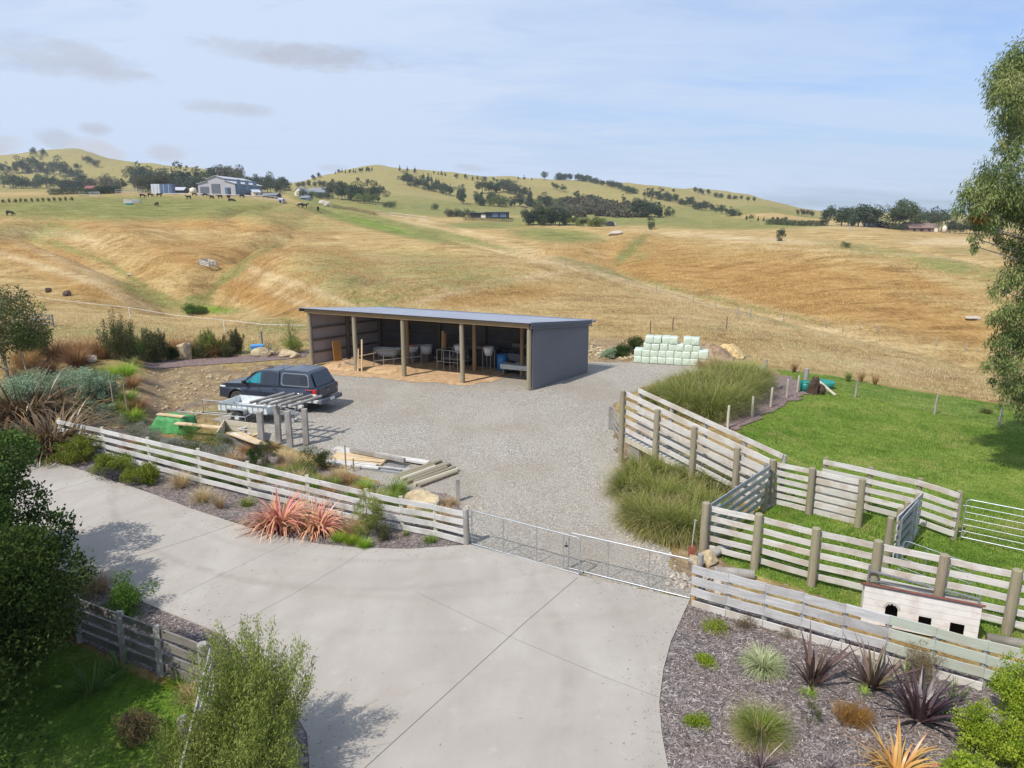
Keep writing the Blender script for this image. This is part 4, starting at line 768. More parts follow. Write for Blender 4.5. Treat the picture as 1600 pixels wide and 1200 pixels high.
    for z in (1.38,1.12,.86,.6,.34): mb = MB(); mb.beam(a+Vector((0,0,z-.07)), bq+Vector((0,0,z-.07)), .03, .15); mb.build('board', M['rail_grey'], t)
    t = thing('drafting_gate', 'narrow dull metal gate standing against the short cross fence of the stockyard', 'gate', a+Vector((.1,0,0)))
    u = (bq-a).normalized(); o = a+Vector((.09,-.02,0)); mb = MB()
    mb.beam(o+Vector((0,0,.1)), o+Vector((0,0,1.3)), .04, .04, (0,1,0)); mb.beam(o+u*1.35+Vector((0,0,.1)), o+u*1.35+Vector((0,0,1.45)), .04, .04, (0,1,0)); mb.build('upright', M['galv_dull'], t)
    for z in (.2,.47,.74,1.0,1.27): mb = MB(); mb.beam(o+Vector((0,0,z)), o+u*1.35+Vector((0,0,z+.08)), .03, .12); mb.build('rail', M['galv_dull'], t)
    # side with flat galvanised rails
    Lp = [g0(1103,866), g0(1122,852), g0(1152,828), g0(1178,808), g0(1196,795)]
    t = thing('stockyard_fence', 'left side of the stockyard with flat blue-grey metal rails on wooden posts', 'fence', Lp[0])
    for p, hh in zip(Lp[1:], (1.3,1.3,1.35,1.45)): post(t, p+Vector((-.08,.05,0)), hh, .07, 'post_grey', square=(.11,.11))
    for z in (1.44,1.19,.94,.69,.44): mb = MB(); mb.beam(Lp[0]+Vector((.05,0,z-.06)), Lp[-1]+Vector((.05,0,z-.06)), .035, .125); mb.build('rail', M['galv_dull'], t)
    # pipe gate at the far right
    a = g0(1494,845); bb_ = g0(1605,869); bb_ = a+(bb_-a).normalized()*4.2
    tube_gate('pipe_gate', 'seven-rail galvanised pipe gate closing the right side of the stockyard', a+Vector((.12,0,.0)), bb_, 1.12, 6, (.36,.68), r=.018, rise=.12)
    tube_gate('pipe_gate', 'low pipe gate seen through the front stockyard rails', g0(1405,905), g0(1512,948), .95, 4, (.35,.7), r=.014, rise=.1, mat='galv_dull')
    # driveway gates
    a = g0(737.5,851.5); b2 = g0(905,899.5); tube_gate('pipe_gate', 'left leaf of the closed driveway gates, hung from the whitewashed fence', a, b2, .98, 1, (.31,.62,.86), r=.017, mesh=True, rise=.04)
    a2 = g0(1078.5,937); b3 = g0(888,889.5); tube_gate('pipe_gate', 'right leaf of the closed driveway gates, beside the low grey fence', a2, b3, .98, 1, (.33,.66), r=.017, mesh=True, rise=.04)
    lk = MB(); q = g0(884,894)+Vector((0,0,.72)); lk.box(q, (.09,.05,.03)); lk.tube(q, q+Vector((0,0,.12)), .008); o = lk.build('gate_latch', M['black_plastic']); tag(o, 'small dark latch where the two driveway gate leaves overlap', 'latch')
    # loading ramp
    S0, S1 = Vector((4.02,25.0,0)), Vector((7.75,20.45,0)); u = (S1-S0).normalized(); nrm = Vector((-u.y, u.x, 0)); wd = .95; Lr = (S1-S0).length
    t = thing('loading_ramp', 'wooden cattle loading ramp of pale rails rising from the stockyard to the gravel', 'cattle ramp', S0)
    fl = lambda f: 1.02*(1-f)+.02
    fr = (0,.27,.535,.82,1.0)
    for sd, off, fq in ((0, Vector((0,0,0)), fr), (1, nrm*wd, (0.0,.25,.5,.76,1.0))):
        for i, f in enumerate(fq):
            p = S0+u*(Lr*f)+off; hh = fl(f)+1.58; hh += (.10 if sd == 0 and i == 0 else 0)
            post(t, p, hh if not (sd == 0 and i == 4) else .9, .10 if sd == 0 else .075, 'post' if sd == 0 else 'post_grey')
        inn = (nrm if sd == 0 else nrm)*(.12 if sd == 0 else -.10)
        for k, z in enumerate((1.55,1.22,.88,.54,.20) if sd == 0 else (1.55,1.16,.74,.30)):
            mb = MB(); p = S0+off+inn+Vector((0,0,fl(0)+z)); q = S0+u*Lr+off+inn+Vector((0,0,fl(1)+z))
            m1 = p.lerp(q, .5); mb.beam(p, m1, .035, .165); mb.beam(m1+u*.004, q, .035, .165); mb.build('board', M['rail_pale'], t)
    mb = MB()
    for k in range(30): f = (k+.5)/30; mb.box(S0+u*(Lr*f)+nrm*wd/2+Vector((0,0,fl(f)-.03)), (Lr/30*.93, wd-.2, .04), math.atan2(u.y, u.x))
    mb.build('deck', M['rail_grey'], t)
    for off in (.12, wd-.12): mb = MB(); mb.beam(S0+nrm*off+Vector((0,0,fl(0)-.16)), S1+nrm*off+Vector((0,0,fl(1)-.10)), .07, .18); mb.build('bearer', M['post_pale'], t)
    mb = MB(); mb.box(S0+u*.5+nrm*wd/2+Vector((0,0,.40)), (.5, wd-.3, .72), math.atan2(u.y, u.x)); mb.build('support', M['rail_dark'], t)
    # little end gate and post left of the ramp
    p = g0(953,671); t = thing('gate_post', 'square grey post standing on the gravel left of the loading ramp', 'post', p); post(t, p, 1.02, .08, 'post_grey', square=(.12,.12))
    q = g0(968,690); t = thing('ramp_gate', 'small galvanised gate between the grey post and the top of the ramp', 'gate', p)
    for z in (.95,.7,.45,.2): mb = MB(); mb.beam(p+Vector((.08,0,z)), q+Vector((0,0,z)), .03, .07); mb.build('rail', M['galv'], t)
    for f in (.15,.5,.9): mb = MB(); c = (p+Vector((.08,0,0))).lerp(q, f); mb.beam(c+Vector((0,0,.1)), c+Vector((0,0,1.0)), .035, .03, (0,1,0)); mb.build('upright', M['galv'], t)
    # wire fence on the mulch strip and round the paddock
    wp = [(1137,671),(1175,653),(1204,637),(1229,622),(1246,614)]; t = thing('wire_fence', 'low wire fence on pale short posts along the mulch strip by the paddock', 'fence', at(1137,671))
    W_ = [at(a, b) for a, b in wp]+[at(1258,604)]
    for p, hh in zip(W_[:-1], (1.05,1.0,1.0,.98,.95)): post(t, p, hh, .055, 'post_pale')
    post(t, W_[-1], 1.05, .12, 'post_grey'); mb = MB()
    for z in (.85,.65,.45,.25):
        for a, b_ in zip(W_[:-1], W_[1:]): mb.tube(a+Vector((0,0,z)), b_+Vector((0,0,z)), .004, n=3, cap=False)
    mb.build('wire', M['mesh_wire'], t)
    t = thing('wire_fence', 'wire netting fence with leaning grey posts along the far edge of the green paddock', 'fence', at(1262,604))
    W_ = [at(1262,603), at(1336,621), at(1460,647), at(1560,668), at(1690,700)]
    for p in W_[1:]: post(t, p, .95, .05, 'post_grey', lean=.05)
    mb = MB()
    for z in (.9,.75,.6,.45,.3,.15):
        for a, b_ in zip(W_[:-1], W_[1:]): mb.tube(a+Vector((0,0,z)), b_+Vector((0,0,z)), .003, n=3, cap=False)
    for a, b_ in zip(W_[:-1], W_[1:]):
        n = int((b_-a).length/.3)
        for i in range(1, n): p = a.lerp(b_, i/n); mb.tube(p+Vector((0,0,.1)), p+Vector((0,0,.9)), .002, n=3, cap=False)
    mb.build('netting', M['mesh_wire'], t)
    p = at(1196,589); t = thing('strainer_post', 'grey strainer post with a small white sign behind the tussock mound', 'post', p); post(t, p, 1.05, .08, 'post_grey')
    mb = MB(); mb.box(p+Vector((-.42,0,.55)), (.55,.02,.24)); mb.build('sign', M['paper_sign'], t); mb = MB(); mb.tube(p+Vector((-.7,0,.62)), p+Vector((-.1,0,.64)), .01); mb.build('bracket', M['galv'], t)
    # posts of the old fence across the slope
    pts = [(803,394),(884,417),(982,446),(1025,456),(1083,471),(1118,480),(1152,491),(1172,496),(1224,500),(1290,511),(1316,517),(1342,515),(1370,519),(1462,539),(1508,546)]
    t = thing('slope_fence', 'sagging old wire fence of thin posts along the crest of the near slope', 'fence', at(983,450)); W_ = [at(a, b+2) for a, b in pts]
    for p in W_: post(t, p, 1.0, .045, 'post_grey')
    mb = MB()
    for z in (.85,.45):
        for a, b_ in zip(W_[:-1], W_[1:]): mb.tube(a+Vector((0,0,z)), b_+Vector((0,0,z)), .006, n=3, cap=False)
    mb.build('wire', M['mesh_wire'], t)
    # second line on the near slope just behind the shed and bales
    t = thing('slope_fence', 'line of thin dark posts in the tawny grass behind the shed and the bales', 'fence', at(1015,505)); W_ = [at(a, b) for a, b in [(1016,522),(1051,517),(1135,515),(1300,590),(860,497),(905,503)]][:3]
    for p in W_: post(t, p, 1.05, .04, 'timber_dark')
    # white electric tape
    pts = [(-30,462),(19,470),(203,497),(351,518),(478,528)]; W_ = [at(a, b) for a, b in pts]; t = thing('electric_fence', 'white electric tape on white tread-in posts across the dry paddock', 'fence', W_[2])
    for p in W_[:-1]: post(t, p, 1.02, .03, 'white_plastic')
    mb = MB()
    for a, b_ in zip(W_[:-1], W_[1:]):
        mid = a.lerp(b_, .5)+Vector((0,0,.82)); mb.beam(a+Vector((0,0,.98)), mid, .008, .028); mb.beam(mid, b_+Vector((0,0,.98)), .008, .028)
    mb.build('tape', M['white_plastic'], t)
    # dark rail fence piece at the far left, pale ground behind
    a = at(24,508); b_ = at(84,511); c = a.lerp(b_, .5)
    board_fence('rail_fence', 'short dark three-rail fence in the dry paddock at the far left', [a, c, b_], 1.05, [1.05,.72,.4], .16, 'rail_dark', 'rail_dark', 1, .05, (.1,.08), posth=.0)
    # lower-left garden fence in shade
    c = Vector((-5.72,11.72,0)); l = Vector((-8.95,13.35,0)); far = c+(l-c)*1.7
    bs = [c]+[c+(far-c)*f for f in (.21,.39,.62,.85,1.0)]
    board_fence('garden_fence', 'weathered grey four-board fence in tree shade by the lower lawn', bs, 1.02, [1.0,.74,.48,.24], .17, 'rail_dark', 'post_grey', -1, .06, (.12,.08), ends={0: (.105, 'post_grey')}, posth=.08)
    dn = Vector((.50,-1.86,0)).normalized(); bs = [c+dn*.02, c+dn*2.05, c+dn*4.2]
    t = thing('garden_fence', 'grey boards seen edge-on running from the tall corner post down beside the wispy bush', 'fence', bs[1])
    for p in bs[1:]: post(t, p, 1.06, .095, 'post_grey')
    sd = Vector((-dn.y, dn.x, 0))*.13
    for z in (.98,.73,.48,.24):
        for a, b_ in zip(bs[:-1], bs[1:]): mb = MB(); mb.beam(a+sd+Vector((0,0,z-.06)), b_+sd+Vector((0,0,z-.06))-dn*.01, .03, .16); mb.build('board', M['rail_grey'], t)
# ------------------------------------------------------------------ open shed
def build_shed():
    FL_, FR = g0(485,572.5), g0(828,610.5); BR = g0(916,581.5); f = FR-FL_; s = BR-FR; BL = FL_+s; up = Vector((0,0,1)); hf, hb = 3.57, 3.02
    u = f.normalized(); n = s.normalized(); Lf = f.length; Ls = s.length
    t = thing('open_shed', 'long open-fronted farm shed with a low grey iron roof and round timber posts', 'shed', FL_)
    def Q(a, b, z): return FL_+u*(Lf*a)+n*(Ls*b)+up*z
    for i, a in enumerate((0.006,.232,.462,.722,.994)):
        p = Q(a, .012, 0); post(t, p, hf-.12, .13 if i else .12, 'post')
    fa = Q(.0,.5,0)
    for b_ in (.5,.97): 
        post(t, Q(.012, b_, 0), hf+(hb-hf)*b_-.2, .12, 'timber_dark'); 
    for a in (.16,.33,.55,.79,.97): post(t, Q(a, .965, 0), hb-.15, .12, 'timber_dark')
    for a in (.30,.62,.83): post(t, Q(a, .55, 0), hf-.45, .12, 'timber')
    # walls: left and right ends, back
    def wall(name, p, q, ha, hb_, mat, th, lo=.06):
        d = (q-p).normalized(); nn = Vector((-d.y, d.x, 0)); mb = MB(); vs = [p+up*lo, q+up*lo, q+up*hb_, p+up*ha]; vs2 = [v+nn*th for v in vs]
        mb.add(vs+vs2, [(0,1,2,3),(7,6,5,4),(0,4,5,1),(1,5,6,2),(2,6,7,3),(3,7,4,0)]); return mb.build(name, M[mat], t)
    wall('side_wall', Q(1.004,.02,0), Q(1.004,1.0,0), hf-.02, hb-.02, 'wall_iron', -.03, .03); wall('side_wall', Q(-.004,.02,0), Q(-.004,1.0,0), hf-.05, hb-.05, 'wall_iron', .03)
    wall('lining', Q(.001,.02,0), Q(.001,.985,0), hf-.08, hb-.08, 'lining', -.01, .1); wall('lining', Q(.996,.02,0), Q(.996,.985,0), hf-.08, hb-.08, 'lining_shaded', .01, .1)
    wall('back_wall', Q(0,1.004,0), Q(1.0,1.004,0), hb-.03, hb-.03, 'wall_iron', .03); wall('lining', Q(.01,.995,0), Q(.99,.995,0), hb-.08, hb-.08, 'lining_shaded', .01, .1)
    for z in (.75,1.5,2.25):
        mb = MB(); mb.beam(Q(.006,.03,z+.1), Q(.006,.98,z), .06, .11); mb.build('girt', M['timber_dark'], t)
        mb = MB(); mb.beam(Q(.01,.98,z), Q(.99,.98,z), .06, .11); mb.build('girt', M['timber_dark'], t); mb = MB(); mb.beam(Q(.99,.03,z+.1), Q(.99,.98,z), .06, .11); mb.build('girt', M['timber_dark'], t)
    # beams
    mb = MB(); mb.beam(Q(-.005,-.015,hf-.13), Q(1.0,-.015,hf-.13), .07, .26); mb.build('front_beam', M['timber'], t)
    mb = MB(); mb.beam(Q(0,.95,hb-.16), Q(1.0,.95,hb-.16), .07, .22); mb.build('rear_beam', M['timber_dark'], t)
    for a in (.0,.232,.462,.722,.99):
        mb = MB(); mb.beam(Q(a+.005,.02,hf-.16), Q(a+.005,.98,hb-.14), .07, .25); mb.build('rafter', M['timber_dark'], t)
    mb = MB()
    for k in range(7): b_ = .08+k*.14; mb.beam(Q(.0,b_,hf+(hb-hf)*b_-.045), Q(1.0,b_,hf+(hb-hf)*b_-.045), .05, .07)
    mb.build('purlins', M['timber_dark'], t)
    # corrugated roof sheet with real ribs
    mb = MB(); nR = 150; vs = []
    for k in range(nR*2+1):
        a = -.018+(1.03)*k/(nR*2); dz = .022*(k % 2)
        vs += [Q(a,-.055,hf+.035+dz), Q(a,1.03,hb+.02+dz)]
    mb.add(vs, [(2*k,2*k+2,2*k+3,2*k+1) for k in range(nR*2)]); rf = mb.build('roof', M['roof_iron'], t); sm = rf.modifiers.new('thick', 'SOLIDIFY'); sm.thickness = .012
    mb = MB(); mb.beam(Q(-.02,-.05,hf-.06), Q(-.02,1.03,hb-.06), .03, .22); mb.build('barge_board', M['timber_dark'], t)
    mb = MB(); mb.beam(Q(1.012,-.04,hf-.055), Q(1.012,1.03,hb-.055), .03, .24); mb.beam(Q(1.017,-.04,hf-.005), Q(1.017,1.03,hb-.005), .05, .05); mb.beam(Q(1.014,-.04,hf-.23), Q(1.014,1.02,hb-.23), .035, .07); mb.build('flashing', M['flashing'], t)
    mb = MB(); mb.beam(Q(-.0,-.028,hf+.0), Q(1.0,-.028,hf+.0), .03, .05); mb.build('gutter_strip', M['flashing'], t)
    mb = MB(); mb.tube(Q(-.01,1.07,hb), Q(1.02,1.07,hb), .07); mb.build('gutter', M['flashing'], t)
    # orange dirt inside
    w = [tuple((Q(a, b_, 0))[:2]) for a, b_ in [(.01,.0),(.10,-.25),(.3,-.22),(.46,-.16),(.6,-.14),(.74,-.08),(.80,.12),(.78,.5),(.76,.98),(.01,.98)]]
    sheet('shed_floor', None, .02, 'orange_dirt', .12, .25, world=w)
    # low heaps of woody dirt: gentle mound
    def heap(label, c, rx, ry, h, mat, seed, name='dirt_heap', cat='dirt heap'):
        n = 26; g = np.linspace(-1, 1, n); X, Y_ = np.meshgrid(g, g); rr = np.hypot(X, Y_); rs = np.random.default_rng(seed)
        Z = np.clip(1-rr**2, 0, 1)**.9*h*(1+.5*fbm(X*2.3+seed, Y_*2.3, 3))+rs.normal(0, .02, X.shape)*h; Z = np.where(rr > .98, -.05, Z); i = np.arange(n*n).reshape(n, n)
        Q_ = np.stack([i[:-1,:-1], i[:-1,1:], i[1:,1:], i[1:,:-1]], -1).reshape(-1, 4); o = link(name, nmesh(name, np.stack([X*rx, Y_*ry, Z], -1).reshape(-1, 3), Q_, M[mat], None, True), None, c, math.atan2(u.y, u.x)); return tag(o, label, cat)
    heap('low heap of orange wood-chip dirt just inside the left bay of the open shed', Q(.13,.22,0), 1.9, 1.6, .34, 'orange_dirt', 3); heap('spread heap of orange dirt by the second post of the open shed', Q(.34,.2,0), 1.8, 1.2, .26, 'orange_dirt', 4)
    globals()['heap'] = heap; globals()['SQ'] = Q; globals()['SU'] = u; globals()['SN'] = n
    shed_contents(Q, u, n)
def bathtub(label, c, rz, L=1.6, w=.7, h=.5, mat='bath', legs=.25):
    t = thing('bathtub', label, 'bathtub', c, rz); mb = MB(); ns = 14; vs = []; prof = [(0.0,.62),(.0,.62),(.5,.85),(1.0,1.0),(1.0,1.06),(.97,1.06),(.94,.93),(.45,.78),(.06,.55)]
    for z, k in prof:
        for i in range(ns):
            a = 2*math.pi*i/ns; sx = math.copysign(abs(math.cos(a))**.55, math.cos(a)); sy = math.copysign(abs(math.sin(a))**.55, math.sin(a)); vs.append((sx*L/2*k, sy*w/2*k, legs+z*h))
    fs = [(j*ns+i, j*ns+(i+1) % ns, (j+1)*ns+(i+1) % ns, (j+1)*ns+i) for j in range(len(prof)-1) for i in range(ns)]+[tuple(range(ns)), tuple(range((len(prof)-1)*ns, len(prof)*ns))]
    mb.add(vs, fs, True); mb.build('tub', M[mat], t, world=False)
    for x in (-L*.3, L*.3):
        for y in (-w*.2, w*.2): mb = MB(); mb.tube((x, y, 0), (x, y, legs+.06), .025, .035); mb.build('leg', M['galv_dull'], t, world=False)
    return t
def drum(label, c, r, h, mat, name='drum', cat='drum', taper=1.0, rimmat=None):
    t = thing(name, label, cat, c); mb = MB(); mb.lathe([(0,0),(r*taper,0),(r*(taper+1)/2,h*.5),(r,h),(r*.92,h),(r*.86*taper,h*.15),(0,h*.15)], (0,0,0), n=20); mb.build('body', M[mat], t, world=False)
    mb = MB(); mb.lathe([(r*1.0,h-.03),(r*1.05,h-.02),(r*1.05,h+.012),(r*.92,h+.012)], (0,0,0), n=20); mb.build('rim', M[rimmat or mat], t, world=False); return t
def shed_contents(Q, u, n):
    rz = math.atan2(u.y, u.x); up = Vector((0,0,1))
    mb = MB(); a = Q(.055,.18,.05); mb.prism([(0,0),(.62,0),(.62,1.42),(0,1.42)], a, n, Vector((-.05,.0,1)).normalized(), u, .03); o = mb.build('plywood_sheet', M['ply']); tag(o, 'orange plywood sheet leaning on the left wall inside the shed', 'plywood')
    bathtub('white enamel bathtub standing on the dirt in the left bay of the shed', Q(.175,.62,.05), rz+.1, 1.9, .8, .5)
    t = thing('trestle', 'white metal rail frame with upright legs behind the second shed post', 'metal frame', Q(.235,.3,0)); mb = MB()
    A = Q(.245,.22,0); B_ = Q(.345,.62,0); mb.tube(A+up*1.05, B_+up*1.25, .022)
    for k in range(6): p = A.lerp(B_, k/5); mb.tube(p, p+up*(1.05+.04*k), .02)
    mb.build('frame', M['galv'], t); mb = MB(); mb.beam(A+up*.45, B_+up*.5, .03, .05); mb.build('rail', M['galv'], t)
    t = thing('tray', 'pale plastic tub with pinkish cloth resting behind the white rail frame', 'tub', Q(.29,.7,.55)); mb = MB(); mb.lathe([(0,0),(.28,0),(.42,.4),(.38,.4),(.26,.06),(0,.06)], Q(.27,.72,.6), n=14); mb.build('tub', M['white_plastic'], t); mb = MB(); mb.lathe([(.36,.38),(.2,.5),(0,.53)], Q(.27,.72,.6), n=10); mb.build('cloth', M['red_decal'], t)
    mb = MB(); mb.lathe([(0,0),(.34,0),(.40,.55),(.35,.55),(.30,.05),(0,.05)], Q(.32,.78,.5), n=16); o = mb.build('tub', M['bath']); tag(o, 'grey plastic tub at the back behind the rail frame in the shed', 'tub')
    mb = MB(); mb.box(Q(.32,.78,.26), (.7,.7,.48), rz); o = mb.build('crate', M['timber_dark']); tag(o, 'dark wooden crate under the grey tub in the shed', 'crate')
    mb = MB(); mb.box(Q(.27,.72,.30), (.7,.6,.58), rz); o = mb.build('crate', M['rail_dark']); tag(o, 'dark crate under the pale tub with pinkish cloth in the shed', 'crate')
    for k, (a, b_, h, m, lab) in enumerate([(.392,.8,2.0,'new_wood','tall pale board leaning on the inner shed post'),(.403,.8,1.85,'ply','tan board leaning beside the tall pale one in the shed'),(.243,.0,1.35,'new_wood','pale offcut standing against the second front post'),(.252,.03,1.9,'new_wood','longer pale plank standing against the second front post'),(.455,.02,1.5,'new_wood','pale board standing against the middle front post')]):
        mb = MB(); p = Q(a, b_, 0); mb.beam(p, p+up*h+n*.12, .16 if k < 2 else .11, .035, up=n); o = mb.build('plank', M[m]); tag(o, lab, 'plank')
    mb = MB(); p = Q(.16,.08,.12)
    for k in range(9): a = p+Vector((rnd(.45), rnd(.3), .05+random.random()*.28)); b_ = a+Vector((rnd(.7), rnd(.4), rnd(.12))); mb.tube(a, b_, .03, .02, 6)
    o = mb.build('driftwood_pile', M['post_grey']); tag(o, 'small pile of grey driftwood in front of the bathtub in the shed', 'wood pile')
    # bucket stands
    for k, (a, b_, lab, m) in enumerate([(.535,.60,'dull pale bucket hanging on a frame between two inner posts','bath'),(.665,.62,'white feed bucket on a thin-legged stand left of the fourth front post','white_plastic')]):
        t = thing('feed_bucket', lab, 'bucket', Q(a, b_, 0)); mb = MB(); mb.lathe([(0,.95),(.22,.95),(.34,1.45),(.31,1.45),(.2,1.0),(0,1.0)], Q(a, b_, 0), n=16); mb.build('bucket', M[m], t); mb = MB()
        for x, y in ((-.25,-.2),(.25,-.2),(-.25,.2),(.25,.2)): mb.tube(Q(a, b_, 0)+u*x+n*y, Q(a, b_, 0)+u*x*1.1+n*y+up*1.3, .016)
        mb.build('stand', M['galv'], t)
    t = thing('sheep_crate', 'grey pipe-framed holding crate in the middle bay of the shed', 'crate', Q(.5,.5,0)); mb = MB()
    for a in (.485,.515,.545,.58):
        for b_ in (.42,.7): mb.tube(Q(a, b_, 0), Q(a, b_, 1.25), .018)
    for z in (.55,1.25):
        for b_ in (.42,.7): mb.tube(Q(.485,b_,z), Q(.58,b_,z), .018)
        for a in (.485,.58): mb.tube(Q(a,.42,z), Q(a,.7,z), .018)
    mb.build('frame', M['galv'], t); mb = MB(); mb.box(Q(.53,.56,.72), (1.3,1.3,.06), rz); mb.build('panel', M['rail_dark'], t)
    drum('blue plastic drum beside the white feed bucket in the shed', Q(.70,.72,0.02), .34, .95, 'blue_plastic')
    drum('black tub standing behind the middle front post', Q(.50,.86,.02), .42, .85, 'black_plastic', 'tub', 'tub'); drum('dark water tub at the foot of the inner post in the shed', Q(.445,.72,.02), .36, .9, 'black_plastic', 'tub', 'tub')
    # dark machine in the right bay
    c = Q(.82,.72,0); t = thing('tractor', 'dark blue tractor parked in shadow in the right bay of the shed', 'tractor', c, rz); mb = MB()
    mb.box((-.1,0,.78), (2.2,.7,.5)); mb.box((-.9,0,.95), (.8,.62,.34)); mb.build('body', M['door_grey'], t, world=False, bevel=.06); mb = MB(); mb.box((.55,0,1.25), (.5,.5,.12)); mb.box((.78,0,1.5), (.08,.5,.5)); mb.build('seat', M['black_plastic'], t, world=False, bevel=.03)
    for x, y, r in ((.7,-.62,.62),(.7,.62,.62),(-.95,-.55,.38),(-.95,.55,.38)):
        mb = MB(); mb.lathe([(r*.5,-.14),(r*.92,-.16),(r,-.08),(r,.08),(r*.92,.16),(r*.5,.14)], (x, y, r), (0,1,0), 24); w = mb.build('wheel', M['tyre'], t, world=False); mb = MB(); mb.lathe([(0,-.05),(r*.5,-.08),(r*.52,.08),(0,.05)], (x, y, r), (0,1,0), 16); mb.build('rim', M['bath'], w, world=False)
    mb = MB(); mb.tube((.1,-.2,1.0), (.1,-.2,1.75), .03); mb.tube((.1,.2,1.0), (.1,.2,1.75), .03); mb.tube((.1,-.2,1.75), (.1,.2,1.75), .03); mb.build('roll_bar', M['black_plastic'], t, world=False)
    c = Q(.80,.58,0); t = thing('trailer_tray', 'low pale metal tray with timber on top beneath the dark tractor', 'tray', c, rz); mb = MB(); mb.box((0,0,.5), (1.7,.9,.28)); mb.build('tray', M['bath'], t, world=False, bevel=.02); mb = MB()
    for x in (-.7,.7): mb.box((x,0,.18), (.1,.7,.36))
    mb.build('support', M['rail_dark'], t, world=False)
    mb = MB(); mb.box(Q(.68,.93,.55), (1.6,.5,1.05), rz); o = mb.build('chest', M['black_plastic'], bevel=.04); tag(o, 'dark chest along the back wall behind the white feed bucket', 'chest')
    mb = MB(); mb.box(Q(.91,.94,.9), (1.7,.25,1.75), rz); o = mb.build('cabinet', M['galv_dull'], bevel=.02); tag(o, 'dull grey-green cabinet against the back wall at the right end of the shed', 'cabinet')
    mb = MB(); 
    for k in range(6): mb.lathe([(0,-.12),(.12,-.08),(.16,0),(.12,.1),(0,.14)], Q(.968,.30+.04*rnd(1),.15+.16*k)+Vector((rnd(.06), rnd(.06), 0)), (rnd(.4), rnd(.4), 1), 9)
    o = mb.build('sack_heap', M['cream_wall']); tag(o, 'pinkish pale sacks piled inside the right end wall of the shed', 'sacks')
    for a, b_, w_, d_, h_, mt, lab in ((.60,.86,1.5,1.0,1.25,'black_plastic','black covered heap added to darken the back between the blue drum and the inner posts'),(.93,.55,.9,1.3,1.3,'door_grey','dark grey blocks added to darken the shed near the right end wall'),(.74,.90,1.2,.8,1.55,'black_plastic','tall dark block added to darken the bay behind the blue drum'),(.42,.90,1.4,.7,.95,'timber_dark','dark timber block added to darken the back wall of the middle bay'),(.87,.80,1.1,.9,1.75,'door_grey','tall dark grey block added to darken the space behind the tractor seat')):
        t = thing(lab.split(' in ')[0].split()[2] if False else 'dark_filler', lab, 'dark filler', Q(a, b_, 0)); mb = MB(); mb.box(Q(a, b_, h_*.42), (w_, d_, h_*.84), rz+rnd(.1)); mb.build('case', M[mt], t, bevel=.05); mb = MB(); mb.box(Q(a, b_, h_*.9)+u*rnd(.1), (w_*.8, d_*.85, h_*.2), rz+rnd(.3)); mb.build('top', M['rail_dark'], t, bevel=.04)  # generic dark blocks added to make the shed interior darker
    mb = MB(); mb.lathe([(.18,-.08),(.34,-.1),(.38,0),(.34,.1),(.18,.08)], Q(.74,.72,.38), u*.6+n*.8, 20); o = mb.build('tyre', M['tyre']); tag(o, 'loose tyre standing between the blue drum and the tractor', 'tyre')
